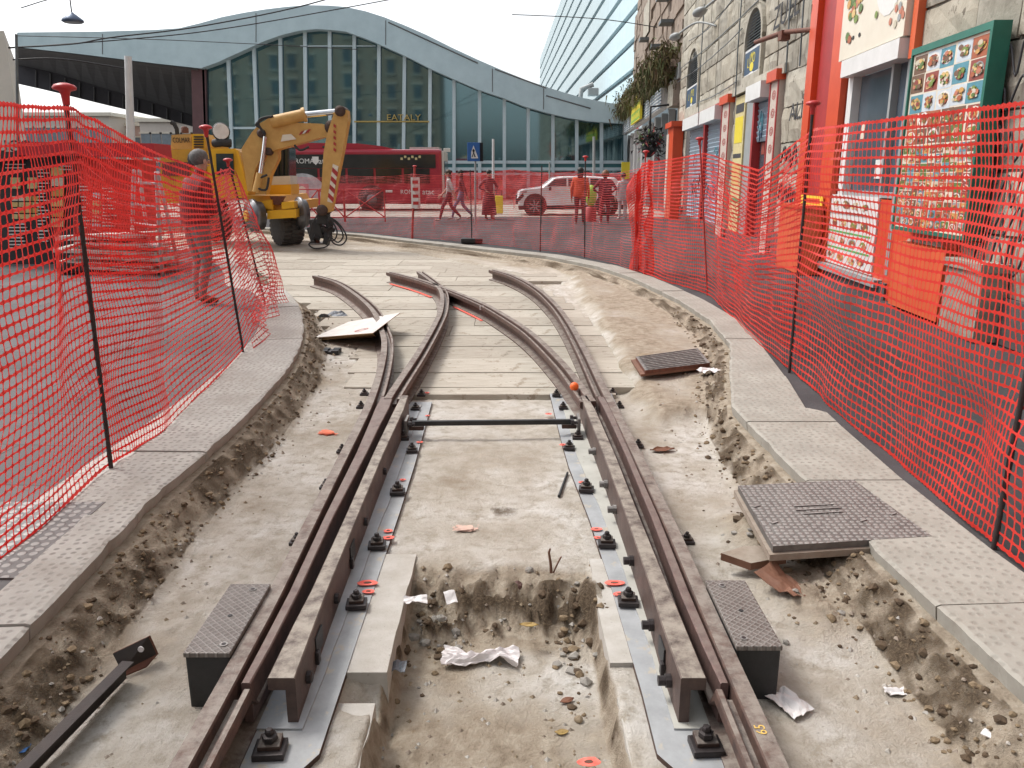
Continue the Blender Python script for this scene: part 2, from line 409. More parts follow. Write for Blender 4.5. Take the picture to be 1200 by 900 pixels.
def kerb(name, line, wfun, side, m, step):
    """slabs laid end to end with open joints, broken edges towards the dig"""
    mb = MB(); n = len(line); L = [0]
    for a, b in zip(line[:-1], line[1:]): L.append(L[-1] + (b - a).length)
    L = np.array(L); px = np.array([p.x for p in line]); py = np.array([p.y for p in line])
    def at(s): return Vector((np.interp(s, L, px), np.interp(s, L, py), 0))
    s = 0; k = 0
    while s < L[-1] - .3:
        ln = step * (.8 + .45 * random.random()); e = min(s + ln, L[-1]); a = s + .005; b = e - .005
        m_ = max(2, int((b - a) / .05) if at(a).y < 9 else 8); top = []; inner = []
        dz = random.uniform(-.004, .004)
        for i in range(m_ + 1):
            q = a + (b - a) * i / m_; p = at(q); t = (at(min(q + .05, L[-1])) - at(max(q - .05, 0))).normalized(); nn = Vector((t.y, -t.x, 0)) * side
            w = wfun(p); jag = .008 * n1(q * 3.1, 3 + (side > 0)) + .014 * max(0, n1(q * 9, 5)) * 2 + .006 * n1(q * 29, 8)
            inner.append((p + nn * jag, p + nn * w))
        vs = []
        for (p, o) in inner: vs += [p + Vector((0, 0, dz - .004)), o + Vector((0, 0, dz)), p + Vector((0, 0, -.085)) + (o - p).normalized() * .012, o + Vector((0, 0, -.085)), p + (o - p).normalized() * .018 + Vector((0, 0, dz + .002))]
        fs = []
        for i in range(m_):
            c = i * 5; d = c + 5
            fs += [(c, d, d + 4, c + 4), (c + 4, d + 4, d + 1, c + 1), (c, c + 2, d + 2, d), (c + 1, d + 1, d + 3, c + 3)]
        fs += [(0, 4, 1, 3, 2), tuple(m_ * 5 + j for j in (2, 3, 1, 4, 0))]
        mb.add(vs, fs, m); s = e
    o = mb.build(name); return tag(o, kind='structure')
def wl(p): return .26 + .2 * min(1, max(0, (p.y - 2.4) / 1.4)) if p.y < 6 else .46
def wr(p): return .5 if p.y < 5.3 else .36
# widths measured: left inner edge and right back edge
kerb('kerb_left', LKd, lambda p: float(np.interp(p.y, [0, 3.58, 3.66, 4.3, 5.1, 8, 10, 14], [.26, .24, .56, .58, .58, .48, .42, .5])), -1, KERBM, 1.0)
kerb('kerb_right', RKd, lambda p: float(np.interp(p.y, [0, 3, 4, 5.2, 5.3, 6.2, 7.4, 9, 14], [.5, .5, .52, .60, .5, .44, .3, .32, .36])), 1, KERBR, 1.25)

# ------------------------------------------------------------------ street around, one sheet to the horizon with the dig cut out
def street_mat():
    m, nt, b = _nodes('asphalt')
    f = noise(nt, 1.2, 8, .65); f2 = noise(nt, 90, 5, .7)
    col = ramp(nt, f, [(.3, (.05, .048, .052)), (.7, (.085, .082, .086))])
    col = mixc(nt, ramp(nt, f2, [(.6, (0, 0, 0)), (.72, (.6,) * 3)]), col, (.22, .215, .21))
    f5 = noise(nt, .35, 6, .7); col = mixc(nt, ramp(nt, f5, [(.45, (0, 0, 0)), (.6, (.55,) * 3)]), col, (.055, .05, .05)); f6 = noise(nt, 5, 6, .75); col = mixc(nt, ramp(nt, f6, [(.60, (0, 0, 0)), (.72, (.5,) * 3)]), col, (.15, .145, .14))
    nt.links.new(col, b.inputs['Base Color']); b.inputs['Roughness'].default_value = .9; b.inputs['Specular IOR Level'].default_value = .15
    bump(nt, b, f2, .3, .006); return m
def paving_mat():
    m, nt, b = _nodes('grey paving slabs')
    tc = N(nt, 'ShaderNodeTexCoord'); br = N(nt, 'ShaderNodeTexBrick'); br.offset = .5
    br.inputs['Scale'].default_value = 1; br.inputs['Mortar Size'].default_value = .006; br.inputs['Brick Width'].default_value = 1.3; br.inputs['Row Height'].default_value = .62
    br.inputs['Color1'].default_value = (.115, .112, .114, 1); br.inputs['Color2'].default_value = (.15, .147, .148, 1); br.inputs['Mortar'].default_value = (.06, .055, .05, 1)
    mp = N(nt, 'ShaderNodeMapping'); mp.inputs['Rotation'].default_value = (0, 0, R(4)); nt.links.new(tc.outputs['Object'], mp.inputs[0]); nt.links.new(mp.outputs[0], br.inputs['Vector'])
    f = noise(nt, 2.0, 8, .7); f2 = noise(nt, 60, 6, .7)
    col = mixc(nt, ramp(nt, f, [(.3, (0, 0, 0)), (.7, (.5,) * 3)]), br.outputs['Color'], (.18, .176, .176))
    col = mixc(nt, ramp(nt, f2, [(.62, (0, 0, 0)), (.75, (.6,) * 3)]), col, (.1, .095, .09))
    f7 = noise(nt, .5, 7, .75); col = mixc(nt, ramp(nt, f7, [(.46, (0, 0, 0)), (.62, (.6,) * 3)]), col, (.085, .08, .08))
    nt.links.new(col, b.inputs['Base Color']); b.inputs['Roughness'].default_value = .9; b.inputs['Specular IOR Level'].default_value = .12
    bump(nt, b, math_(nt, 'SUBTRACT', math_(nt, 'MULTIPLY', f2, .3), br.outputs['Fac']), .3, .006); return m
ASPH = street_mat(); PAVE = paving_mat()
SQUARE = mat('pale square paving', (.34, .30, .26), (.26, .23, .20), 1.2, .85, 0, .2, 20)
def filled(name, outer, inner, z, m):
    bm = bmesh.new(); es = []
    for lp in [outer] + ([inner] if inner else []):
        vs = [bm.verts.new((q[0], q[1], z)) for q in lp]
        es += [bm.edges.new((vs[i], vs[(i + 1) % len(vs)])) for i in range(len(vs))]
    bmesh.ops.triangle_fill(bm, edges=es, use_beauty=True, normal=(0, 0, 1))
    for f in bm.faces:
        f.normal_update()
        if f.normal.z < 0: f.normal_flip()
    me = bpy.data.meshes.new(name); bm.to_mesh(me); bm.free(); me.materials.append(m)
    o = bpy.data.objects.new(name, me); COL.objects.link(o); return tag(o, kind='structure')
lo = offset(LKd[::3] + [LKd[-1]], .2, -1); ro = offset(RKd[::3] + [RKd[-1]], .2, 1)
hole = [(-1.85, -3.2)] + [tuple(q[:2]) for q in lo[1:-1]] + [(-14.3, 21.2), (-14.3, 27.3)] + [tuple(q[:2]) for q in ro[1:-1]][::-1] + [(1.85, -3.2)]
filled('street', [(-900, -300), (900, -300), (900, 1500), (-900, 1500)], hole, -.014, ASPH)
# left pavement of big grey slabs between the kerb and the kiosk
lp = offset(LKd[::3], .25, -1)
lpav = [(-14, -3)] + [(-1.88, -3)] + [tuple(q[:2]) for q in lp if -2.9 < q.y < 16.5] + [(-14, 16.6)]
filled('pavement_left', lpav, None, -.009, PAVE)
filled('station_square', [(-60, 31.5), (40, 31.5), (40, 54), (-60, 54)], None, -.008, SQUARE)
# ================================================================== rails
TOP = -.02
# outline of a grooved street rail, gauge face at +x (lateral): head, groove, lip, web, foot
GR = [(-.029, 0), (.025, 0), (.029, -.006), (.031, -.042), (.060, -.042), (.064, -.006), (.068, -.003), (.084, -.003), (.088, -.01), (.088, -.045),
      (.07, -.062), (.022, -.068), (.018, -.145), (.026, -.155), (.085, -.166), (.085, -.178), (-.075, -.178), (-.075, -.166), (-.014, -.155), (-.006, -.145), (-.006, -.06), (-.027, -.045), (-.029, -.006)]
# head only on a shelf, where the blade lies beside it
HD = [(-.029, 0), (.022, 0), (.027, -.005), (.029, -.03), (.030, -.085), (.060, -.090), (.064, -.095), (.066, -.1), (.084, -.1), (.088, -.105), (.088, -.11),
      (.07, -.112), (.022, -.115), (.018, -.145), (.026, -.155), (.085, -.166), (.085, -.178), (-.075, -.178), (-.075, -.166), (-.014, -.155), (-.006, -.145), (-.006, -.06), (-.027, -.045), (-.029, -.006)][:len(GR) + 1]
HD = [(-.029, 0), (.025, 0), (.029, -.006), (.031, -.085), (.060, -.088), (.064, -.09), (.068, -.092), (.084, -.092), (.088, -.095), (.088, -.1),
      (.07, -.105), (.022, -.11), (.018, -.145), (.026, -.155), (.085, -.166), (.085, -.178), (-.075, -.178), (-.075, -.166), (-.014, -.155), (-.006, -.145), (-.006, -.06), (-.027, -.045), (-.029, -.006)]
def mir(p): return [(-a, z) for a, z in p][::-1]
def V3(l, z=TOP): return [Vector((x, y, z)) for x, y in l]
# measured centre lines of the running heads
Apts = [(-.915, 1.2), (-.912, 2.0), (-.915, 2.44), (-.92, 2.83), (-.945, 3.54), (-.975, 4.45), (-1.005, 5.33), (-1.045, 5.95), (-1.115, 6.7), (-1.20, 7.4), (-1.33, 8.13), (-1.68, 9.59), (-2.17, 11.0), (-2.68, 12.2), (-3.20, 13.0)]
Dpts = [(.73, 1.2), (.73, 2.0), (.73, 2.44), (.732, 2.83), (.735, 3.54), (.725, 4.45), (.71, 5.33), (.695, 6.01), (.675, 7.26), (.625, 8.83), (.53, 10.19), (.34, 11.64), (.03, 12.97), (-.32, 13.85)]
Cpts = [(.575, 5.55), (.53, 5.96), (.43, 6.8), (.19, 8.17), (-.12, 9.34), (-.40, 10.19), (-.93, 11.46), (-1.45, 12.55), (-2.03, 13.5)]
Bpts = [(-.90, 5.62), (-.89, 6.06), (-.86, 7.0), (-.845, 7.9), (-.84, 8.72), (-.855, 9.59), (-.95, 10.87), (-1.13, 11.9), (-1.58, 13.58)]
def rail(name, label, pts, gauge_right, switch=None, cat='rail'):
    path = catmull([(x, y, TOP) for x, y in pts], 7)
    g = GR if gauge_right else mir(GR); h = HD if gauge_right else mir(HD)
    if switch:
        # full groove, shelf while the blade lies in it, full groove again past the heel
        pr = [g if (p.y < switch[0] or p.y > switch[1]) else h for p in path]
    else: pr = g
    mb = MB(); mb.sweep(pr, path, RUST)
    return mb, tag(mb.build(name, loc=path[0] + Vector((0, 0, -.178))), label, cat)
_, railA = rail('stock_rail', 'long rusty outer rail on the left, curving away under the white cardboard', Apts, True, (2.26, 5.62))
_, railD = rail('stock_rail', 'long rusty outer rail on the right, bending left far beyond the orange ball', Dpts, False, (2.26, 5.62))
_, railB = rail('crossing_rail', 'rusty inner rail curving up from the left blade to the crossing nose', Bpts, True)
_, railC = rail('crossing_rail', 'rusty inner rail sweeping left from the right blade through the crossing', Cpts, False)
# yellow chalk mark on the near end of the right rail, painted red paint on the crossing rail foot
mb = MB()
YEL = mat('yellow chalk', (.75, .5, .12), (.5, .33, .1), 60, .9, 0, 0)
text_into(mb, '65', .05, YEL, lambda x, y, d: Vector((.728 - y * .9, 2.02 + x * .9, TOP + .0015 + d * .3)), .002)
mb.build('chalk_mark', railD)
mb = MB()
for (pts, off) in ((Cpts, 0),):
    path = catmull([(x, y, -.19) for x, y in pts], 7)
    seg = [p for p in path if 9.75 < p.y < 11.0]
    mb.sweep([(-.13, .0), (-.10, .0), (-.10, .006), (-.13, .006)], seg, PINK)
    seg = [p for p in path if 11.75 < p.y < 13.4]
    mb.sweep([(-.14, .0), (-.10, .0), (-.10, .006), (-.14, .006)], seg, PINK)
mb.build('paint_line', railC)
mb = MB()
MAROON = mat('maroon primer', (.13, .03, .035), (.09, .025, .03), 20, .6, 0, .2)
path = [p for p in catmull([(x, y, TOP) for x, y in Cpts], 7) if 9.9 < p.y < 11.2]
mb.sweep([(-.0285, -.068), (-.0275, -.068), (-.0275, -.012), (-.0285, -.012)], path, MAROON)
q = path[0]; mb.box(q + Vector((-.075, -.01, -.03)), (.05, .012, .05), PAPER)
mb.build('primer_patch', railC)
# fishplates with bolts on the far right rail
for y in (9.55, 9.8):
    pass
def bolts_on(parent, pts):
    for p in pts:
        b = MB(); b.lathe([(.017, 0), (.017, .018), (.012, .02), (.012, .035)], BOLT, p, 'X', 6, False); b.build('bolt', parent)
mb = MB(); q = Vector((.555, 9.9, -.09))
mb.box(q, (.03, .75, .07), IRON, (0, 0, R(7)), .006); fp = mb.build('fishplate', railD)
for k in range(4):
    b = MB(); c = q + Vector((-.02 - (k - 1.5) * .018 * .9, (k - 1.5) * .18, 0)); b.lathe([(.022, -.03), (.022, -.012), (.014, -.01), (.014, .02)], BOLT, c, 'X', 6, False); b.build('bolt', fp)

# ------------------------------------------------------------------ switch blades and guard bars
def strip(name, label, cat, le, re_, z0, z1, m, web=0):
    """solid bar between a measured left and right edge"""
    mb = MB(); vs = []
    for (a, y1), (b, y2) in zip(le, re_):
        c = [(a, y1, z1 - .004), (a + .004, y1, z1), (b - .004, y2, z1), (b, y2, z1 - .004)]
        if web > 0: c += [(b, y2, z0), (b - .034, y2, z0), (b - .034, y2, z1 - .045), (a, y1, z1 - .045)]
        elif web < 0: c += [(b, y2, z1 - .045), (a + .034, y1, z1 - .045), (a + .034, y1, z0), (a, y1, z0)]
        else: c += [(b, y2, z0), (a, y1, z0)]
        vs += [Vector(q) for q in c]; kk = len(c)
    n = len(le); fs = []
    for i in range(n - 1):
        for j in range(kk): fs.append((i * kk + j, i * kk + (j + 1) % kk, i * kk + kk + (j + 1) % kk, i * kk + kk + j))
    fs += [tuple(range(kk))[::-1], tuple(range((n - 1) * kk, n * kk))]
    mb.add(vs, fs, m); return tag(mb.build(name, loc=(le[0][0], le[0][1], z0)), label, cat)
def rows(ys, l, r): return [(a, y) for a, y in zip(l, ys)], [(b, y) for b, y in zip(r, ys)]
ty = [2.25, 2.45, 2.83, 3.54, 4.45, 5.0, 5.40, 5.68]
l, r = rows(ty, [-.868, -.868, -.870, -.893, -.912, -.935, -.955, -.958], [-.838, -.832, -.832, -.850, -.850, -.858, -.858, -.872])
RUSTT = mat('purple brown blade steel', (.19, .115, .10), (.09, .06, .055), 20, .55, .3, .2, 90, dust=(.20, .155, .135))
strip('blade_rail', 'thin reddish switch blade lying along the left outer rail', 'switch blade', l, r, -.17, TOP - .004, RUSTT)
l, r = rows(ty, [.668, .660, .655, .664, .660, .650, .640, .628], [.694, .694, .692, .700, .694, .688, .690, .672])
strip('blade_rail', 'thin reddish switch blade lying along the right outer rail', 'switch blade', l, r, -.17, TOP - .004, RUSTT)
gy = [2.27, 2.6, 2.83, 3.54, 4.45, 5.33, 5.70]
l, r = rows(gy, [-.79, -.79, -.785, -.793, -.81, -.815, -.815], [-.70, -.712, -.72, -.733, -.748, -.748, -.762])
GUARD = mat('worn guard steel', (.14, .095, .08), (.07, .05, .045), 14, .6, .35, .25, 70, dust=(.33, .295, .25))
gl = strip('guard_bar', 'deep rusty guard bar with pale worn top beside the left plate', 'guard bar', l, r, -.19, TOP, GUARD, 1)
l, r = rows(gy, [.545, .54, .545, .543, .53, .51, .505], [.628, .622, .618, .607, .60, .578, .553])
gr = strip('guard_bar', 'deep rusty guard bar with pale worn top beside the right plate', 'guard bar', l, r, -.19, TOP, GUARD, -1)
def notch(parent, x, y, side):
    b = MB(); b.box((x, y, -.105), (.006, .10, .075), IRONB, None, .002); b.box((x + side * .006, y - .05, -.14), (.014, .03, .05), BOLT, None, .004); b.build('fixing_slot', parent)
for y in (2.62, 3.35): notch(gl, float(np.interp(y, gy, [-.70, -.712, -.72, -.733, -.748, -.748, -.762])) + .004, y, 1)
for y in (2.55,): notch(gr, float(np.interp(y, gy, [.545, .54, .545, .543, .53, .51, .505])) - .004, y, -1)
for y in (2.42, 2.95, 3.7, 4.4): 
    b = MB(); x = float(np.interp(y, gy, [-.70, -.712, -.72, -.733, -.748, -.748, -.762])); b.lathe([(.022, 0), (.022, .016), (.016, .02), (.0, .021)], BOLT, (x + .001, y, -.12), 'X', 8, False); b.build('bolt', gl)
for y in (2.4, 2.75, 3.28, 3.85, 4.2, 4.75):
    b = MB(); x = float(np.interp(y, gy, [.545, .54, .545, .543, .53, .51, .505])); b.lathe([(.0, -.045), (.018, -.044), (.018, -.02), (.024, -.019), (.024, 0)], IRON if y > 3.2 and y != 3.28 else BOLT, (x - .001, y, -.12), 'X', 10, False); b.build('bolt', gr)

# ------------------------------------------------------------------ base plates
def plate(label, inner, outer_x, sgn):
    t = thing('base_plate', label, 'base plate', (inner[0][0], inner[0][1], -.213))
    pl = [Vector((x, y, -.215)) for x, y in inner] + [Vector((outer_x, inner[-1][1], -.215)), Vector((outer_x, inner[0][1], -.215))]
    mb = MB(); mb.prism(pl, (0, 0, .022), PLATE, RUSTD); mb.build('lower_plate', t)
    up = []
    for i in range(26):                      # upper sheet with a ragged welded edge
        y = 2.24 + (6.05 - 2.24) * i / 25
        x = float(np.interp(y, [q[1] for q in inner], [q[0] for q in inner])) - sgn * (.075 + .012 * n1(i * .9, 3 + int(sgn)))
        up.append(Vector((x, y, -.193)))
    up += [Vector((outer_x, 6.05, -.193)), Vector((outer_x, 2.24, -.193))]
    mb = MB(); mb.prism(up, (0, 0, .007), PLATE2 if sgn > 0 else PLATE3, PLATE); mb.build('upper_plate', t)
    return t
pL = plate('long grey steel plate under the left guard bar', [(-.66, 2.02), (-.60, 2.13), (-.60, 2.5), (-.60, 3.31), (-.60, 4.0), (-.605, 4.7), (-.635, 6.14)], -.99, 1)
pR = plate('long pale steel plate under the right guard bar', [(.52, 2.02), (.452, 2.13), (.452, 2.44), (.432, 3.23), (.405, 3.88), (.35, 4.68), (.335, 5.13), (.31, 6.39)], .82, -1)
def mark(parent, u, v, r=.022, m=PINK, z=-.1855, w=1.5):
    q = P(u, v, z); mb = MB(); n = 12; k = random.random() * 9; r *= random.uniform(.7, 1.35); w *= random.uniform(.8, 1.2)
    vs = [q + Vector((math.cos(a) * r * w * (1 + .5 * n1(a * 2 + k, 4)), math.sin(a) * r * (1 + .5 * n1(a * 2 + k, 7)), 0)) for a in [2 * math.pi * i / n for i in range(n)]]
    mb.prism(vs, (0, 0, .0012), m)
    vs2 = [q + Vector((0, 0, .0012)) + (x - q) * .38 for x in vs]
    if m is PINK: mb.prism(vs2, (0, 0, .001), RUSTR)
    mb.build('paint_mark', parent)
for u, v in [(500, 460), (501, 487), (492, 518), (472, 562), (455, 622), (455, 630), (432, 693), (431, 683)]: mark(pL, u, v, .02)
for u, v in [(643, 485), (660, 521), (682, 565), (699, 620), (701, 630), (720, 683), (726, 696), (690, 893)]: mark(pR, u, v, .02)

# ------------------------------------------------------------------ rail clamps
def make_clamp():
    t = local('rail_clamp', 'c', 'rail clamp', 'clamps bolted along the track plates')
    mb = MB(); mb.box((0, 0, .010), (.085, .072, .020), BOLT, None, .004); mb.build('clamp_base', t)
    mb = MB(); mb.box((0, .008, .027), (.060, .052, .016), RUSTD, (R(6), 0, 0), .005); mb.build('clamp_jaw', t)
    mb = MB(); mb.lathe([(.018, .034), (.021, .038), (.021, .052), (.012, .054), (.012, .066), (.009, .070)], BOLT, (0, .006, 0), 'Z', 6, False); mb.build('bolt', t)
    return t
clamp = make_clamp(); used = [0]
def put_clamp(u, v, label, s=1.0, z=-.186, rz=0):
    o = clamp if used[0] == 0 else copy_tree(clamp); used[0] += 1
    o.location = P(u, v, z); o.rotation_euler = (0, 0, rz); o.scale = (s, s, s); o['label'] = label; return o
LL = [(494, 464, 'farthest', .8), (487, 480, 'second farthest', .8), (473, 515, 'first nearer than the tie bar', .85), (483, 529, 'inset second nearer than the tie bar', .85), (466, 578, 'lone one level with the dark ground stain', 1), (442, 641, 'one beside the far edge of the pit', 1), (418, 710, 'one beside the concrete beam at the pit', 1), (317, 882, 'big rusty one at the near plate end', 1.15)]
RR = [(652, 464, 'farthest', .8), (660, 479, 'second farthest', .8), (677, 514, 'first nearer than the tie bar', .85), (667, 526, 'inset second nearer than the tie bar', .85), (687, 575, 'one beside the pencil-like stick', 1), (711, 639, 'one beside the far edge of the pit', 1), (736, 707, 'one with two red paint rings', 1), (827, 878, 'big rusty one at the near plate end', 1.15)]
for side, L_ in (('left', LL), ('right', RR)):
    for u, v, d, s in L_: put_clamp(u, v, f'rail clamp on the {side} plate, {d}', s, -.186 if v < 850 else -.192, R(random.uniform(-8, 8)))
for i, (u, v) in enumerate([(219, 0)][:0]): pass
OUT = [(428, 463, 'left', 'farthest of the outer row'), (424, 478, 'left', 'beside the red paint streak'), (402, 530, 'left', 'above the pale floor'), (383, 572, 'left', 'third from the black box'), (349, 637, 'left', 'nearest to the black box'),
       (716, 462, 'right', 'farthest of the outer row'), (724, 478, 'right', 'close beside the red streak'), (746, 524, 'right', 'near the brown leaf'), (803, 636, 'right', 'nearest to the lidded box')]
for u, v, sd, d in OUT: put_clamp(u + (-1 if sd == 'left' else 2), v, f'small clamp outside the {sd} rail, {d}', .8, -.212)
mb = MB()
for (u, v, r) in ((418, 487, .03), (420, 489, .02)): pass

# tie bar between the guard bars
t = thing('tie_bar', 'dark steel tie bar crossing between the two guard bars', 'tie bar', (-.05, 4.95, -.1))
a = P(483, 496, -.10); b = P(672, 494, -.10)
mb = MB(); mb.box((a + b) / 2, ((b - a).length, .03, .034), IRONB, (0, 0, math.atan2(b.y - a.y, b.x - a.x)), .004); mb.build('bar', t)
for p, s in ((a, -1), (b, 1)):
    mb = MB(); mb.box(p + Vector((s * .035, 0, -.01)), (.018, .15, .10), IRON, None, .004); mb.box(p + Vector((-s * .03, 0, -.03)), (.10, .05, .03), RUSTD, None, .004); br = mb.build('end_bracket', t)
    for k in (-1, 1):
        mb = MB(); mb.lathe([(.02, 0), (.02, .022), (.011, .024), (.011, .045)], BOLT, p + Vector((s * .02 - .04 * (s > 0), k * .055, .01)), 'X', 6, False); mb.build('bolt', br)
# lidded boxes outside the rails
def tread(name='diamond tread lid'):
    m, nt, b = _nodes(name)
    tc = N(nt, 'ShaderNodeTexCoord'); mp = N(nt, 'ShaderNodeMapping'); mp.inputs['Rotation'].default_value = (0, 0, R(45)); mp.inputs['Scale'].default_value = (45, 45, 45)
    nt.links.new(tc.outputs['Object'], mp.inputs[0]); ch = N(nt, 'ShaderNodeTexVoronoi', distance='CHEBYCHEV', voronoi_dimensions='2D'); ch.inputs['Randomness'].default_value = 0; ch.inputs['Scale'].default_value = 1
    nt.links.new(mp.outputs[0], ch.inputs['Vector'])
    e = ramp(nt, ch.outputs['Distance'], [(.30, (0, 0, 0)), (.42, (1, 1, 1))])
    f = noise(nt, 9, 8, .7); col = ramp(nt, f, [(.3, (.10, .08, .07)), (.7, (.21, .19, .175))])
    col = mixc(nt, math_(nt, 'MULTIPLY', e, .45), col, (.34, .32, .30))
    nt.links.new(col, b.inputs['Base Color']); b.inputs['Roughness'].default_value = .5; b.inputs['Metallic'].default_value = .35
    bump(nt, b, e, .8, .004); return m
TREAD = tread()
def lidbox(label, x0, x1, y0, y1):
    t = thing('switch_box', label, 'switch box', ((x0 + x1) / 2, (y0 + y1) / 2, -.2))
    c = ((x0 + x1) / 2, (y0 + y1) / 2)
    mb = MB(); mb.box((*c, -.12), (x1 - x0, y1 - y0, .21), IRONB, None, .008); mb.build('body', t)
    mb = MB(); mb.box((*c, -.0105), (x1 - x0 + .008, y1 - y0 + .008, .018), TREAD, None, .005); ld = mb.build('lid', t)
    for sx, sy in ((.55, -.8), (.3, .82), (0, 0)):
        mb = MB(); r = .014 if sy else .008; mb.lathe([(r, -.003), (r, .0015)] if sy else [(r, -.002), (r, .001)], IRONB if not sy else IRON, (c[0] + sx * (x1 - x0) / 2 * (1 if c[0] < 0 else -1), c[1] + sy * (y1 - y0) / 2, 0), 'Z', 14, False)
        if sy: mb.lathe([(.008, .0), (.008, .0022)], BOLT, (c[0] + sx * (x1 - x0) / 2 * (1 if c[0] < 0 else -1), c[1] + sy * (y1 - y0) / 2, 0), 'Z', 10, False)
        mb.build('lid_bolt', ld)
    return t
lidbox('black iron box with brown tread lid beside the left rail', -1.10, -.95, 2.385, 2.85)
lidbox('black iron box with grey tread lid beside the right rail', .768, .918, 2.425, 2.88)

# concrete beams along the pit
def beam(label, x0, x1, y0, y1, z1=-.197, z0=-.42):
    mb = MB(); vs = []; n = 14
    for i in range(n + 1):
        y = y0 + (y1 - y0) * i / n; j = .012 * n1(y * 9, 2); k = .012 * n1(y * 11, 6)
        vs += [(x0 + j, y, z1 + .004 * n1(y * 15, 3)), (x1 + k, y, z1 + .004 * n1(y * 13, 9)), (x1 + k * 2, y, z0), (x0 + j, y, z0)]
    fs = [(i * 4 + j, i * 4 + (j + 1) % 4, i * 4 + 4 + (j + 1) % 4, i * 4 + 4 + j) for i in range(n) for j in range(4)] + [(3, 2, 1, 0), tuple(n * 4 + j for j in range(4))]
    mb.add(vs, fs, CONC); return tag(mb.build('concrete_beam', loc=((x0 + x1) / 2, y0, z0)), label, 'beam')
beam('pale concrete beam along the left plate, ending at a dark hollow', -.64, -.455, 2.56, 3.5)
beam('broken concrete beam along the left plate, nearest the camera', -.64, -.475, 1.3, 2.42, -.225)
beam('pale concrete beam along the right plate, beside the pit', .362, .47, 2.62, 3.45)
beam('concrete beam along the right plate, nearest the camera', .37, .50, 1.3, 2.45, -.222)

# ------------------------------------------------------------------ plank deck under the curve
py = [6.36, 6.60, 7.13, 7.74, 8.32, 8.9, 9.5, 10.1, 10.7, 11.3, 11.9, 12.5, 13.1, 13.7, 14.3, 14.9, 15.5, 16.1, 16.7, 17.3, 17.9, 18.5, 19.1]
rowmeshes = {}
for i in range(len(py) - 1):
    y0, y1 = py[i] + .014, py[i + 1] - .014; yc = (y0 + y1) / 2
    xr_ = float(np.interp(yc, [q[1] for q in Dpts], [q[0] for q in Dpts])) + .42 if yc < 13.5 else float(xat(RKd, yc)) - .5
    xl_ = float(np.interp(yc, [q[1] for q in Apts], [q[0] for q in Apts])) - .30 if yc < 9.0 else float(xat(LKd, yc)) + .25
    if i == 0: xl_ = -.98; xr_ = .86
    cuts = [xl_, xr_]
    if yc > 9: 
        k = int((xr_ - xl_) / 2.6); cuts = [xl_ + (xr_ - xl_) * j / (k + 1) + (random.uniform(-.4, .4) if 0 < j <= k else 0) for j in range(k + 2)]
    for a, b in zip(cuts[:-1], cuts[1:]):
        mb = MB(); zt = -.199 + random.uniform(-.004, .004); m = random.choice([WOOD, WOOD2]); w = b - a - .008; n = max(4, int(w / .12))
        vs = []
        for j in range(n + 1):
            x = a + .004 + w * j / n; e0 = .006 * n1(x * 5 + i * 7, 3); e1 = .006 * n1(x * 5 + i * 3, 8); zz = zt + .004 * n1(x * 3 + i * 5, 4)
            vs += [(x, y0 + e0, zz - .003), (x, y0 + e0 + .008, zz), (x, y1 + e1 - .008, zz), (x, y1 + e1, zz - .003), (x, y1 + e1, -.26), (x, y0 + e0, -.26)]
        fs = [(j * 6 + q, j * 6 + (q + 1) % 6, j * 6 + 6 + (q + 1) % 6, j * 6 + 6 + q) for j in range(n) for q in range(6)] + [tuple(range(6))[::-1], tuple(n * 6 + q for q in range(6))]
        mb.add(vs, fs, m)
        o = mb.build('deck_plank', loc=((a + b) / 2, yc, -.26))
        lab = 'narrow edge plank, nearest board of the deck under the rails' if i == 0 else 'wide weathered plank of the deck laid under the curving rails'
        tag(o, lab, 'plank', 'planks laid under the curving rails')
# ================================================================== orange mesh barriers
def netmat(name, c, rough=.45):
    m, nt, b = _nodes(name)
    f = noise(nt, 2.2, 6, .7); col = ramp(nt, f, [(.34, tuple(x * .62 for x in c)), (.5, c), (.60, c), (.74, (c[0] * .95, c[1] + .13, c[2] + .12))]); f2 = noise(nt, 40, 4, .7); col = mixc(nt, ramp(nt, f2, [(.62, (0, 0, 0)), (.72, (.45,) * 3)]), col, (.42, .22, .16))  # last ramp stop paints pinkish sheen, along with fading, into the strands
    nt.links.new(col, b.inputs['Base Color']); b.inputs['Roughness'].default_value = rough
    tr = N(nt, 'ShaderNodeBsdfTranslucent'); nt.links.new(col, tr.inputs[0])
    mx = N(nt, 'ShaderNodeMixShader'); mx.inputs[0].default_value = .3
    nt.links.new(b.outputs[0], mx.inputs[1]); nt.links.new(tr.outputs[0], mx.inputs[2])
    nt.links.new(mx.outputs[0], nt.nodes['Material Output'].inputs[0]); return m
NETR = netmat('red orange plastic mesh', (.76, .03, .026)); NETO = netmat('orange plastic mesh', (.74, .042, .03)); NETP = netmat('faded pink sheen mesh', (.68, .075, .075))  # the pink mesh has sky sheen painted into its base colour
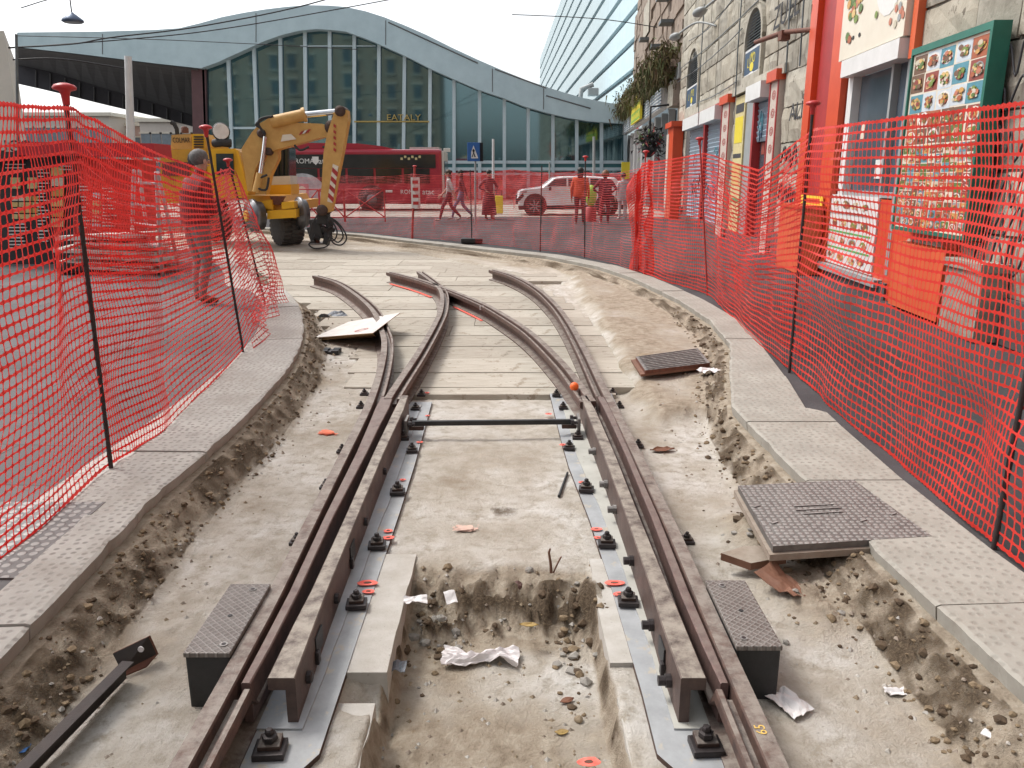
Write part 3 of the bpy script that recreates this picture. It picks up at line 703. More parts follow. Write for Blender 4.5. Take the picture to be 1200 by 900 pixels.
def net(name, label, st, rows_, m, wave=.03, wh=.0045, wk=.0085, wv=.0022, seed=1, sagz=.0, group=None, slack=0.0):
    """st: list of (foot point, top point, columns to the next station)"""
    cols = []
    for i in range(len(st) - 1):
        k = st[i][2]
        def cr(j):
            p0 = Vector(st[max(i - 1, 0)][j]); p1 = Vector(st[i][j]); p2 = Vector(st[i + 1][j]); p3 = Vector(st[min(i + 2, len(st) - 1)][j])
            if st[i][2] != st[max(i - 1, 0)][2] and len(st[i]) > 3: p0 = p1
            return p0, p1, p2, p3
        for q in range(k):
            t = q / k; out = []
            for j in (0, 1):
                p1 = Vector(st[i][j]); p2 = Vector(st[i + 1][j]); p = p1.lerp(p2, t)
                s = math.sin(t * math.pi)
                p.z -= (sagz if j else -sagz * .25) * s
                out.append(p)
            cols.append((out[0], out[1], t))
    cols.append((Vector(st[-1][0]), Vector(st[-1][1]), 1.0))
    nc = len(cols); G = []
    for c, (bt, tp, t) in enumerate(cols):
        d = (cols[min(c + 1, nc - 1)][0] - cols[max(c - 1, 0)][0]); d.z = 0
        if d.length < 1e-6: d = Vector((1, 0, 0))
        d.normalize(); nn = Vector((d.y, -d.x, 0)); col = []
        for r in range(rows_ + 1):
            f = r / rows_; p = bt.lerp(tp, f)
            env = math.sin(f * math.pi) ** .6 * (.25 + .75 * math.sin(t * math.pi))
            w1 = float(vnoise(c * .09 + seed * 3, r * .13, seed)) - .5; w2 = float(vnoise(c * .3, r * .33 + seed, seed + 5)) - .5
            p = p + nn * (wave * 2.2 * w1 * (.3 + env) + wave * .35 * w2) + Vector((0, 0, wave * .5 * w1 * env + .006 * w2)) + d * (.006 * w2)
            p.z -= slack * (1 - f) * f * 0
            col.append(p)
        G.append((col, d))
    vs = []; fs = []
    def quadstrip(ps, ups, ws):
        o = len(vs)
        for p, u, w in zip(ps, ups, ws): vs.append(p - u * w); vs.append(p + u * w)
        for i in range(len(ps) - 1): fs.append((o + 2 * i, o + 2 * i + 2, o + 2 * i + 3, o + 2 * i + 1))
    for r in range(rows_ + 1):
        edge = 1.3 if r in (0, rows_) else 1
        ps = []; us = []; ws = []
        for c in range(nc):
            u = (G[c][0][min(r + 1, rows_)] - G[c][0][max(r - 1, 0)]).normalized()
            kv = .72 + .56 * float(vnoise(c * .6 + seed, r * 1.7, seed + 9)); ps.append(G[c][0][r]); us.append(u); ws.append(wk * edge * kv)
            if c < nc - 1: ps.append((G[c][0][r] + G[c + 1][0][r]) / 2); us.append(u); ws.append(wh * edge * kv)
        quadstrip(ps, us, ws)
    for c in range(nc):
        d = G[c][1]
        for r in range(rows_):
            a, b = G[c][0][r], G[c][0][r + 1]
            if float(vnoise(c * .9 + 7.3 * seed, r * .9, seed + 13)) > .93: continue
            jx = d * (.008 * (float(vnoise(c * 1.3, r * 1.1 + seed, seed + 4)) - .5)); a = a + jx; b = b - jx
            quadstrip([a, a.lerp(b, .5), b], [d, d, d], [wv * 2.0, wv, wv * 2.0])
    mb = MB(); mb.add(vs, fs, m)
    c0 = cols[nc // 2][0]
    o = mb.build(name, loc=c0, fix=False)
    return tag(o, label, 'mesh fence', group)

def V(p, z): q = Vector(p); q.z = z; return q
def base(u, v): return P(u, v, 0)
def top(u, v, b):                          # height above a foot point at that distance
    q = A(u, v, b.y); return q
# ------------------------------------------------------------------ posts
CAPR = mat('red plastic cap', (.50, .02, .025), (.40, .02, .02), 10, .4, 0, 0)
POSTM = mat('dark rebar', (.05, .035, .035), (.03, .022, .022), 30, .6, .3, .4, 120)
POSTR = mat('red painted rod', (.45, .05, .045), (.3, .04, .035), 20, .6, 0, .2)
def post(label, foot, head, cap=True, m=None, r=.013, group='rods holding up the mesh fences'):
    foot = Vector(foot); head = Vector(head); t = thing('fence_post', label, 'fence post', foot, group)
    mb = MB(); k = 26; pts = [foot.lerp(head, i / k) - Vector((0, 0, .12 * (i == 0))) for i in range(k + 1)]
    mb.tube(pts, [r * (1.0 if i % 2 else .86) for i in range(k + 1)], m or POSTM, 8); mb.build('rod', t)
    if cap:
        mb = MB(); mb.lathe([(.016, -.075), (.020, -.03), (.026, -.012), (.052, -.004), (.055, .006), (.045, .018), (.02, .026), (.001, .028)], CAPR, head, 'Z', 16); mb.build('cap', t)
    return t
L1 = base(130, 548); L1t = A(75.5, 104, L1.y); L2 = base(285, 412); L2t = A(241, 150, L2.y - .05); L3 = base(311, 356); L3t = A(267, 188, L3.y - .1)
R1 = base(1165, 640); R1t = Vector((R1.x + .02, R1.y - .03, 2.0)); R2 = base(925, 435); R2t = A(953, 122, R2.y); R3 = base(829, 345); R3t = A(820, 163, R3.y)
R4 = base(747, 318); R4t = A(757, 178, R4.y); F5 = base(685, 301); F5t = A(686, 184, F5.y); F6 = base(633, 294); F6t = A(635, 194, F6.y)
F7 = base(553, 285); F7t = A(551, 199, F7.y); F8 = base(483, 279); F8t = A(486, 195, F8.y)
post('dark rod with a red mushroom cap at the left kerb, tallest in the view', L1, L1t)
post('dark rod with a red cap between the left mesh and the yellow machine', L2, L2t)
post('thin rod with a red cap at the crumpled end of the left mesh', L3, L3t)
post('bare dark rod at the right edge, nearest on the right pavement', R1, R1t)
post('dark rod with a red cap beside the red shop front', R2, R2t)
post('red rod with a red cap in front of the blue shutters', R3, R3t, True, POSTR)
post('rod in the bunched orange mesh where the right fence turns', R4, R4t, True, POSTR)
post('thin rod in front of the person in red walking away', F5, F5t, True, None, .014)
post('thin rod in front of the white car bonnet', F6, F6t, False, None, .014)
post('thin rod with a block foot beside the crossing sign', F7, F7t, False, None, .014)
t8 = post('red rod carrying a white striped plate in front of the bus', F8, F8t, True, POSTR, .03)
mb = MB(); q = A(487, 226, F8.y - .05); mb.box(q, (.22, .02, .75), PAPER, None, .01)
for k in range(4): mb.box(q + Vector((0, -.012, .26 - k * .17)), (.14, .006, .08), CAPR)
mb.build('striped_plate', t8)
mb = MB(); mb.box(V(F7, .06), (.5, .3, .12), IRONB, None, .03); mb.build('foot_block', bpy.data.objects[[o.name for o in bpy.data.objects if o.get('label', '').startswith('thin rod with a block')][0]])

# ------------------------------------------------------------------ left nets
L0 = P(-60, 742, 0); L0t = A(-60, 118, L0.y)
Lm = base(200, 497)
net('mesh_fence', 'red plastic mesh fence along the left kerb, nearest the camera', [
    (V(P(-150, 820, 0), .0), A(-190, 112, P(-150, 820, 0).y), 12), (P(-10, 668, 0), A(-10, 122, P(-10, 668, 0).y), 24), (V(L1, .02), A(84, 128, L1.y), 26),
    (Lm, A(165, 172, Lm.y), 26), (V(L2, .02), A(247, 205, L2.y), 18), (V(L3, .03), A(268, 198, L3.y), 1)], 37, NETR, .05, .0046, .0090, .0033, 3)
# crumpled surplus hanging at its end
e = [L2 + Vector((.05, .15, 0)), L2.lerp(L3, .3) + Vector((.22, 0, 0)), L2.lerp(L3, .5) + Vector((-.02, .1, 0)), L2.lerp(L3, .7) + Vector((.20, 0, 0)), L3 + Vector((.10, -.1, 0)), L3 + Vector((.27, .1, 0))]
tt = [A(252, 215, e[0].y), A(262, 198, e[1].y), A(262, 205, e[2].y), A(270, 195, e[3].y), A(276, 200, e[4].y), A(281, 215, e[5].y)]
net('mesh_fence', 'crumpled pinkish mesh hanging loose at the end of the left fence', [(a, b, 7) for a, b in zip(e, tt)], 34, NETP, .14, .004, .007, .003, 8)
# second run of mesh behind, round the cart
b0 = P(40, 345, 0); b1 = P(120, 330, 0); b2 = P(205, 318, 0); b3 = P(262, 306, 0)
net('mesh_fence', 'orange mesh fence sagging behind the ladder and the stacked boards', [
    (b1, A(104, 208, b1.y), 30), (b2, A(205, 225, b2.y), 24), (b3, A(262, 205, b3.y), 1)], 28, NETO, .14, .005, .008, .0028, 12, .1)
c0 = P(88, 470, 0); c1 = P(170, 395, 0); c2 = P(268, 345, 0)
net('mesh_fence', 'pale pink mesh run sagging diagonally behind the left fence towards the man', [
    (c0, A(92, 132, c0.y), 26), (c1, A(158, 205, c1.y), 26), (c2, A(262, 232, c2.y), 1)], 20, NETP, .12, .0025, .0042, .0016, 14, .08)
# ------------------------------------------------------------------ right nets
r0 = Vector((2.05, 1.9, 0)); Rm = base(1045, 535)
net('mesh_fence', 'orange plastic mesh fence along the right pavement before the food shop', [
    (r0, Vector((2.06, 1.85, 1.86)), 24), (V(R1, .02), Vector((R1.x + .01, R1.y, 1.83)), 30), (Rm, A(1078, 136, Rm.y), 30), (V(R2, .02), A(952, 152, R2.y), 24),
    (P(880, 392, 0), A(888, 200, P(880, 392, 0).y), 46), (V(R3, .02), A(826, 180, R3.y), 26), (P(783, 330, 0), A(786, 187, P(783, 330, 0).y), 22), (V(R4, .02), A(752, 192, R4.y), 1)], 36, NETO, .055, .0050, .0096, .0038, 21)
# folded doubled part between
f0 = P(935, 425, 0); f1 = P(872, 376, 0); f2 = P(838, 352, 0)
net('mesh_fence', 'second loose layer of red mesh sagging between the two capped rods on the right', [
    (V(f0 + Vector((.06, 0, 0)), .03), A(950, 178, f0.y), 22), (f1 + Vector((.05, 0, 0)), A(868, 238, f1.y), 20), (f2 + Vector((.05, 0, 0)), A(829, 190, f2.y), 1)], 30, NETR, .14, .004, .007, .003, 24)
h = [P(u, v, 0) for u, v in ((764, 320), (757, 322), (752, 317), (744, 318), (738, 316))]
hv = [190, 188, 196, 205, 217]
net('mesh_fence', 'dense bunched end of orange mesh hanging where the right fence turns', [(a + Vector((0, .12 * (i % 2), 0)), A(u, v, a.y), 9) for i, (a, (u, v)) in enumerate(zip(h, zip((766, 760, 752, 745, 737), hv)))], 36, NETO, .10, .007, .011, .005, 27)
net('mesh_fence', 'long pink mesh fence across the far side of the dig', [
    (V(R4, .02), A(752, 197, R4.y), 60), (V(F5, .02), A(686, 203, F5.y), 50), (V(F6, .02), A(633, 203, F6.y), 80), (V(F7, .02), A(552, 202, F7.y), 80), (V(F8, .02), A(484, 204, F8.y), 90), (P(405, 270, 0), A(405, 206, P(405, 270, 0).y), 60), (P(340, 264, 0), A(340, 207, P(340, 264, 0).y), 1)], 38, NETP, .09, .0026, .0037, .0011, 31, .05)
g = [P(515, 240, 0), P(600, 239, 0), P(680, 239, 0), P(745, 238, 0)]
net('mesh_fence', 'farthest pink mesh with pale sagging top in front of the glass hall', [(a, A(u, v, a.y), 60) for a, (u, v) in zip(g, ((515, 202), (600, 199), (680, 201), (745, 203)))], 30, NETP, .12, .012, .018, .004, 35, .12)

# ------------------------------------------------------------------ litter and loose pieces
def crumple(name, label, cat, c, size, m, n=12, amp=.3, seed=0, rz=0, outline=None, thick=.0025, tilt=(0, 0)):
    mb = MB(); vs = []; c = Vector(c); ca, sa = math.cos(rz), math.sin(rz)
    for side in (0, 1):
        for i in range(n + 1):
            for j in range(n + 1):
                a, b = i / n - .5, j / n - .5
                if outline: a, b = outline(a, b)
                a += .06 * n1(j * .7 + seed, 3); b += .08 * n1(i * .6 + seed, 5)
                z = amp * min(size) * (abs(float(vnoise(i * .33 + seed, j * .33, seed)) - .5) + .35 * abs(float(vnoise(i * .9, j * .9 + seed, seed + 3)) - .5))
                x, y = a * size[0], b * size[1]
                vs.append(c + Vector((x * ca - y * sa, x * sa + y * ca, z + tilt[0] * a + tilt[1] * b + thick * side)))
    k = (n + 1) ** 2; fs = []
    for i in range(n):
        for j in range(n):
            q = i * (n + 1) + j; fs += [(q, q + 1, q + n + 2, q + n + 1), (k + q, k + q + n + 1, k + q + n + 2, k + q + 1)]
    ring = [(i * (n + 1)) for i in range(n + 1)] + [n * (n + 1) + j for j in range(1, n + 1)] + [(i * (n + 1) + n) for i in range(n - 1, -1, -1)] + [j for j in range(n - 1, 0, -1)]
    for a, b in zip(ring, ring[1:] + ring[:1]): fs.append((a, b, b + k, a + k))
    mb.add(vs, fs, m, False); o = mb.build(name, loc=c); return tag(o, label, cat)
def G_(u, v, dz=0.004):
    q = P(u, v, -.21)
    for _ in range(6): q = P(u, v, bedz(q.x, q.y))
    q.z += dz; return q
BAGM = mat('white bag with faint red print', (.72, .69, .69), (.62, .58, .58), 9, .6, 0, .2, 30, spots=((.62, .22, .24), 16, .70))
def bagout(a, b):
    k = .5 + .5 * abs(a * 2) ** .7; return a, b * (.45 + .55 * abs(2 * a)) + .12 * math.sin(a * 7)
crumple('paper_bag', 'crumpled white paper bag with red specks lying in the pit', 'paper bag', G_(563, 775, .01), (.31, .13), BAGM, 16, .55, 2, R(-3), bagout)
crumple('paper_scrap', 'bluish white crumpled paper beside the right iron box', 'paper', G_(924, 828, .006), (.10, .13), PAPER, 10, .5, 5, R(30))
crumple('paper_scrap', 'small white tissue on the earth right of the right iron box', 'paper', G_(1048, 813), (.07, .045), PAPER, 9, .6, 8, R(-10))
crumple('paper_scrap', 'tiny white square scrap at the far right foot of the bank', 'paper', G_(1158, 862), (.035, .035), PAPER, 4, .2, 9, R(40))
crumple('paper_scrap', 'white torn paper beside the small manhole in the dig', 'paper', G_(830, 437, .01), (.16, .13), PAPER, 10, .4, 12, R(20))
crumple('paper_scrap', 'pale crumpled paper lying in the rubble of the pit', 'paper', G_(487, 713, .03), (.10, .06), PAPER, 8, .7, 15, R(10))
crumple('paper_scrap', 'folded white scrap leaning on the pit rubble', 'paper', G_(528, 704, .012), (.05, .055), PAPER, 4, .3, 16, R(20), tilt=(0, .03))
crumple('paper_scrap', 'white label strips beside the right rail, near the orange ball', 'paper', G_(706, 425, .012), (.22, .12), PAPER, 6, .3, 17)
LEAFB = mat('brown leaf', (.22, .085, .045), (.13, .055, .03), 20, .7); LEAFY = mat('yellow leaf', (.40, .28, .09), (.26, .17, .06), 20, .7)
def leafo(a, b): return a, b * max(.06, 1 - (2 * a) ** 2)
crumple('fallen_leaf', 'brown curled leaf on the dusty floor right of the rails', 'leaf', G_(776, 529, .008), (.17, .075), LEAFB, 8, .5, 21, R(12), leafo)
crumple('fallen_leaf', 'yellowish leaf on the pit floor', 'leaf', G_(620, 735, .008), (.08, .04), LEAFY, 8, .4, 22, R(-6), leafo)
crumple('fallen_leaf', 'dark leaf on the pit floor beside a small stone', 'leaf', G_(664, 823, .006), (.06, .028), LEAFB, 6, .4, 24, R(25), leafo)
crumple('fallen_leaf', 'small ochre leaf on the pit floor, nearest the camera', 'leaf', G_(658, 860, .005), (.05, .025), LEAFY, 6, .4, 25, R(5), leafo)
CLOTH = mat('grey plastic rag', (.20, .22, .25), (.12, .13, .15), 10, .6, 0, .2)
crumple('rag', 'grey blue plastic rag beside the left kerb curve', 'rag', G_(386, 375, .02), (.42, .3), CLOTH, 10, .6, 31, R(20))
crumple('rag', 'dark wet rag under the left beam of the pit', 'rag', G_(467, 785, .01), (.06, .07), CLOTH, 8, .6, 33)
BLUE = mat('blue paper', (.08, .2, .55), (.1, .3, .6), 30, .6, 0, .1)
crumple('paper_scrap', 'torn blue wrapper at the bottom left corner', 'paper', G_(22, 880, .004), (.06, .04), BLUE, 6, .4, 35)
BRN = mat('brown leather scrap', (.22, .105, .065), (.14, .065, .04), 12, .65, 0, .25)
crumple('leather_scrap', 'folded brown scrap lying below the big manhole cover', 'scrap', G_(917, 690, .02), (.13, .2), BRN, 6, .55, 41, R(35), tilt=(0, .05))
STN = mat('split stone flag', (.34, .29, .24), (.22, .17, .13), 10, .85, 0, .4)
def rock(label, u, v, s, m=DIRTROCK, flat=.7, name='stone', seed=0):
    c = G_(u, v, s * .25 * flat); bm = bmesh.new(); bmesh.ops.create_icosphere(bm, subdivisions=2, radius=s / 2)
    for q in bm.verts:
        k = 1 + .5 * n1(q.co.x / s * 4 + seed, 3) + .5 * n1(q.co.y / s * 4 + seed * 2, 5); q.co = Vector((q.co.x * k, q.co.y * k, q.co.z * k * flat))
    mb = MB(); mb.add([q.co + c for q in bm.verts], [[x.index for x in f.verts] for f in bm.faces], m); bm.free()
    return tag(mb.build(name, loc=c), label, 'stone')
rock('broken stone lump under the near corner of the big manhole cover', 933, 650, .15, STN, .6, 'stone', 3)
rock('small round stone on the pit floor near a dark leaf', 678, 845, .035, DIRTROCK, .8, 'stone', 5)
rock('dark lump in the rubble at the far edge of the pit', 606, 690, .05, mat('dark red lump', (.13, .07, .06)), .9, 'stone', 6)
rock('earth lump near the timber end of the right rail', 757, 421, .2, DIRTROCK, .35, 'stone', 9)
mb = MB(); a = G_(846, 648, .02); mb.prism([P(845, 648, -.11), P(872, 640, -.10), P(915, 640, -.09), P(922, 652, -.10), P(880, 660, -.12)], (0, 0, -.035), STN, BRN)
tag(mb.build('stone_flag', loc=a), 'thin flat stone jutting out left below the big manhole cover', 'stone')
# crumbs of earth and stone nobody could count
mb = MB(); rs = random.Random(5)
def clod(mb, x, y, s, m):
    z = bedz(x, y) + s * .1; bm = bmesh.new(); bmesh.ops.create_icosphere(bm, subdivisions=1, radius=s)
    k = rs.random() * 9
    vs = [Vector((x, y, z)) + Vector((q.co.x * rs.uniform(.6, 1.25), q.co.y * rs.uniform(.6, 1.25), q.co.z * rs.uniform(.4, .95))) for q in bm.verts]
    mb.add(vs, [[v.index for v in f.verts] for f in bm.faces], m); bm.free()
CLODS = [mat('dark earth clod', (.13, .088, .053), (.06, .04, .025), 30, .95, 0, .5, 90), mat('brown earth clod', (.27, .2, .125), (.14, .1, .06), 30, .95, 0, .5, 90), mat('grey rubble', (.36, .34, .31), (.2, .185, .165), 30, .9, 0, .5, 90)]
for i in range(230):
    k = rs.random()
    if k < .28: x, y = rs.gauss(-.31, .07), rs.gauss(3.08, .12)
    elif k < .5: x, y = rs.gauss(.27, .06), rs.gauss(3.0, .2)
    elif k < .62: x, y = rs.uniform(-.42, .33), rs.gauss(3.16, .08)
    elif k < .74: x, y = rs.gauss(-.42, .03), rs.uniform(2.2, 3.1)
    elif k < .82: x, y = rs.gauss(1.27, .15), rs.gauss(2.95, .2)
    else: x, y = rs.gauss(1.2, .08), rs.gauss(3.6, .2)
    clod(mb, x, y, rs.choice([.006, .008, .010, .014, .02, .028]) * rs.uniform(.7, 1.2), rs.choice(CLODS))
for i in range(1100):
    y = 1.9 + 8 * rs.random() ** 1.6
    if rs.random() < .5: x = float(xat(LKd, y)) + rs.uniform(.015, .22)
    else: x = float(xat(RKd, y)) - rs.uniform(.015, .26)
    clod(mb, x, y, rs.choice([.005, .007, .010, .015]) * rs.uniform(.7, 1.3) * (1 + .06 * y), rs.choice(CLODS[:2]))
for i in range(900):
    y = 1.7 + 9 * rs.random() ** 2; lft = rs.random() < .5
    if rs.random() < .25: x = rs.uniform(-.42, .34); y = rs.uniform(2.0, 3.4)
    elif lft: x = float(xat(LKd, y)) + .06 + abs(rs.gauss(0, .22))
    else: x = float(xat(RKd, y)) - .06 - abs(rs.gauss(0, .28))
    if -1.1 < x < -.5 or .38 < x < .93: continue
    if abs(x) < .6 and y > 3.5: continue
    s = rs.uniform(.004, .014) * (1 + y * .08); z = bedz(x, y) if y < 7 else -.19
    k = [Vector((rs.uniform(.5, 1) * s * dx, rs.uniform(.5, 1) * s * dy, rs.uniform(.4, .9) * s * dz)) for dx, dy, dz in ((1, 0, 0), (-1, 0, 0), (0, 1, 0), (0, -1, 0), (0, 0, 1), (0, 0, -1))]
    mb.add([Vector((x, y, z)) + q for q in k], [(0, 2, 4), (2, 1, 4), (1, 3, 4), (3, 0, 4), (2, 0, 5), (1, 2, 5), (3, 1, 5), (0, 3, 5)], rs.choice([DIRTROCK, CONC, STN]))
tag(mb.build('gravel'), 'small stone crumbs and grit strewn over the dug track bed', 'gravel', kind='stuff')
# cardboard sheet leaning on the left rail
CARD = mat('cardboard edge', (.36, .22, .10), (.28, .17, .08), 12, .8); WHT = mat('white faced card', (.66, .63, .60), (.52, .5, .47), 8, .7, 0, .1, spots=((.42, .3, .28), 22, .66))
t = thing('cardboard_sheet', 'white faced cardboard sheet with a round red mark leaning over the left rail', 'cardboard', P(400, 395, -.2))
cs = [P(367, 397, -.17), A(470, 366, P(420, 385, -.0).y + .25), A(432, 369, P(420, 380, .0).y + .5), A(405, 380, P(405, 380, -.1).y + .2)]
q0 = P(367, 396.5, -.185); q1 = P(437, 391, -.005); q2 = P(469, 367, .02); q3 = P(408, 378, -.16)
mb = MB(); mb.prism([q0, q1, q2, q3], (0, 0, .008), WHT, CARD); mb.prism([P(375, 399, -.2), P(442, 396, -.2), q1 + Vector((0, .01, 0)), q0 + Vector((.05, .01, 0))], (0, .01, 0), CARD); mb.build('sheet', t)
mb = MB(); c = q0.lerp(q1, .72).lerp(q3.lerp(q2, .72), .2); ux = (q1 - q0).normalized(); uy = (q3 - q0); uy = (uy - ux * uy.dot(ux)).normalized(); nn = ux.cross(uy); nn = nn if nn.z > 0 else -nn
n = 20
for r0_, r1_ in ((.075, .062), (.045, .036)):
    vs = []
    for i in range(n):
        a = 2 * math.pi * i / n; d = ux * math.cos(a) + uy * math.sin(a); vs += [c + d * r0_ + nn * .012, c + d * r1_ + nn * .012]
    mb.add(vs, [(2 * i, (2 * i + 2) % (2 * n), (2 * i + 3) % (2 * n), 2 * i + 1) for i in range(n)], CAPR)
mb.build('round_mark', t)
# black rail pad left of the rail, near the sheet
mb = MB(); q = G_(388, 414, .02)
for i in (-1, 1):
    for j in (-1, 1): mb.box(q + Vector((i * .055, j * .05, 0)), (.075, .07, .05), IRONB, None, .008)
mb.box(q, (.17, .16, .02), BOLT); tag(mb.build('iron_bracket', loc=q), 'small black four-block iron bracket on the dusty floor by the cardboard', 'bracket')
# angle iron lying bottom left
t = thing('angle_iron', 'long dark angle iron bar with a drilled end plate lying at bottom left', 'steel bar', P(90, 830, -.2))
a = P(20, 905, -.13); b = P(150, 775, -.13); d = (b - a).normalized(); sd = Vector((d.y, -d.x, 0))
RB = mat('black rusty bar', (.045, .035, .03), (.025, .02, .02), 14, .5, .4, .25)
mb = MB(); mb.sweep([(-.022, .0), (.022, .0), (.022, -.006), (-.014, -.006), (-.014, -.07), (-.022, -.07)], [a - d * .7, a, b], RB); mb.build('bar', t)
mb = MB(); mb.prism([P(132, 766, -.13), P(174, 746, -.10), P(184, 768, -.19), P(143, 788, -.19)], (.004, .006, .002), RB, RUSTR); mb.prism([P(143, 787, -.19), P(184, 768, -.19), P(172, 782, -.205), P(146, 793, -.205)], (0, 0, .006), RUSTR); ep = mb.build('end_plate', t)
mb = MB(); q = P(166, 761, -.13); mb.lathe([(.011, -.004), (.011, .001)], PAPER, q + Vector((0, -.004, .004)), 'Y', 14, False); mb.build('hole', ep)
# twig, stick, ball
mb = MB(); q = G_(646, 672); mb.tube([q, q + Vector((-.004, .0, .05)), q + Vector((-.012, 0, .10)), q + Vector((-.006, 0, .12))], [.008, .007, .006, .004], BRN, 6); mb.tube([q + Vector((.01, 0, 0)), q + Vector((.03, 0, .05)), q + Vector((.045, 0, .08))], .004, BRN, 5)
tag(mb.build('rusty_wire', loc=q), 'bent rusty wire sticking up at the far edge of the pit', 'wire')
mb = MB(); mb.tube([G_(655, 584, .012), G_(665, 556, .012)], [.009, .007], IRONB, 6); tag(mb.build('steel_pin', loc=G_(655, 584)), 'thin dark pin lying on the floor beside the right plate', 'pin')
mb = MB(); q = P(673, 453, .0); mb.ell(q, (.034, .034, .034), mat('orange plastic', (.9, .16, .02), (.8, .12, .02), 5, .5), 16); tag(mb.build('orange_ball', loc=q), 'small orange ball stuck in the groove of the right inner rail', 'ball')
# sprayed marks on the concrete
def spray(u, v, w, h_, m, label):
    q = G_(u, v, .0); rs = random.Random(int(u)); mb = MB()
    n = 60
    for i in range(n):
        a, b = rs.gauss(0, .36), rs.gauss(0, .36); r = rs.uniform(.25, .6) * min(w, h_) * (1 - min(.8, math.hypot(a, b)))
        x, y = q.x + a * w, q.y + b * h_; z = bedz(x, y) + .003 + .0002 * i
        mb.add([(x + r * math.cos(t_) * (1 + .4 * rs.random()), y + r * math.sin(t_), z) for t_ in [2 * math.pi * k / 9 for k in range(9)]], [tuple(range(9))], m)
    o = mb.build('paint_mark', fix=False, loc=q); tag(o, label, 'paint mark')
spray(383, 508, .10, .06, mat('orange spray', (.85, .18, .09), (.75, .25, .16), 20, .9, 0, 0), 'bright orange spray mark on the floor left of the left rail')
spray(545, 621, .085, .05, mat('thin orange spray', (.66, .43, .35), (.62, .46, .39), 20, .9, 0, 0), 'faint orange spray mark on the concrete between the plates')

# ------------------------------------------------------------------ manholes
def castmat(name, sc=32, c1=(.21, .20, .19), c2=(.11, .105, .1)):
    m, nt, b = _nodes(name); tc = N(nt, 'ShaderNodeTexCoord'); v = N(nt, 'ShaderNodeTexVoronoi'); v.voronoi_dimensions = '2D'; v.inputs['Scale'].default_value = sc; v.inputs['Randomness'].default_value = .25
    nt.links.new(tc.outputs['Object'], v.inputs['Vector']); e = ramp(nt, v.outputs['Distance'], [(.28, (1, 1, 1)), (.40, (0, 0, 0))])
    f = noise(nt, 6, 8, .7); col = ramp(nt, f, [(.3, c2), (.7, c1)]); col = mixc(nt, math_(nt, 'MULTIPLY', e, .6), col, (.40, .39, .37))
    nt.links.new(col, b.inputs['Base Color']); b.inputs['Roughness'].default_value = .5; b.inputs['Metallic'].default_value = .3; bump(nt, b, e, .7, .004); return m
CAST = castmat('patterned cast iron'); CAST2 = castmat('rib pattern iron', 20, (.17, .165, .16), (.09, .085, .08))
mh = [P(865, 569, .004), P(1000, 562, .004), P(1092, 628, .004), P(906, 640, .004)]
t = thing('manhole_cover', 'large grey iron manhole cover jutting over the dig from the right kerb', 'manhole', mh[3] + Vector((0, 0, -.05)))
mb = MB(); mb.prism(mh, (0, 0, -.03), CAST, IRON); lid = mb.build('lid', t)
def inset(ps, k):
    c = sum(ps, Vector((0, 0, 0))) / len(ps); return [p.lerp(c, k) for p in ps]
mb = MB(); big = [p + (p - sum(mh, Vector((0, 0, 0))) / 4) * .05 + Vector((0, 0, -.031)) for p in mh]; mb.prism(big, (0, 0, -.03), STN, STN); mb.build('frame', t)
mb = MB(); cc = sum(mh, Vector((0, 0, 0))) / 4; ex = (mh[1] - mh[0]).normalized(); ey = Vector((-ex.y, ex.x, 0))
def lay(x, y, d): return cc + ex * x + ey * y + Vector((0, 0, .003 + d))
for k in range(3): 
    mb = MB(); mb.box(lay(-.02, .045 - k * .045, .0005), (.20 + .03 * (k % 2), .008, .003), IRON, (0, 0, math.atan2(ex.y, ex.x))); mb.build('cast_mark', lid)
for x, y in ((-.3, .07), (.3, -.1), (.12, -.15), (-.3, -.12)): mb = MB(); mb.box(lay(x, y, .0005), (.04, .012, .003), IRON, (0, 0, math.atan2(ex.y, ex.x) + .4)); mb.build('cast_mark', lid)
m2 = [P(745, 418, -.045), P(818, 408, -.045), P(832, 425, -.045), P(756, 434, -.045)]
t = thing('manhole_cover', 'small grated manhole cover on the earth step in the dig', 'manhole', m2[3])
mb = MB(); mb.prism(m2, (0, 0, -.03), CAST2, RUSTR); lid = mb.build('lid', t); mb = MB()
for k in range(9):
    f = (k + .5) / 9; a, b = m2[0].lerp(m2[3], f), m2[1].lerp(m2[2], f); d = (b - a); a = a + d * .05; b = b - d * .05
    mb.tube([a + Vector((0, 0, .002)), b + Vector((0, 0, .002))], .007, IRON, 4)
mb.build('grate', lid)
mb = MB(); mb.prism([p + (p - m2[2]) * .06 + Vector((0, 0, -.031)) for p in m2], (0, 0, -.02), BRN); mb.build('frame', t)
m3 = [P(-60, 742, .0), P(-40, 640, .0), P(0, 588, .0), P(124, 588, .0), P(20, 678, .0)]
m3 = [P(-70, 588, .001), P(124, 588, .001), P(18, 677, .001), P(-190, 677, .001)]
mb = MB(); mb.prism(m3, (0, 0, -.03), CAST2, IRON); tag(mb.build('manhole_cover', loc=m3[2]), 'grey patterned iron cover flush in the left pavement under the mesh', 'manhole')
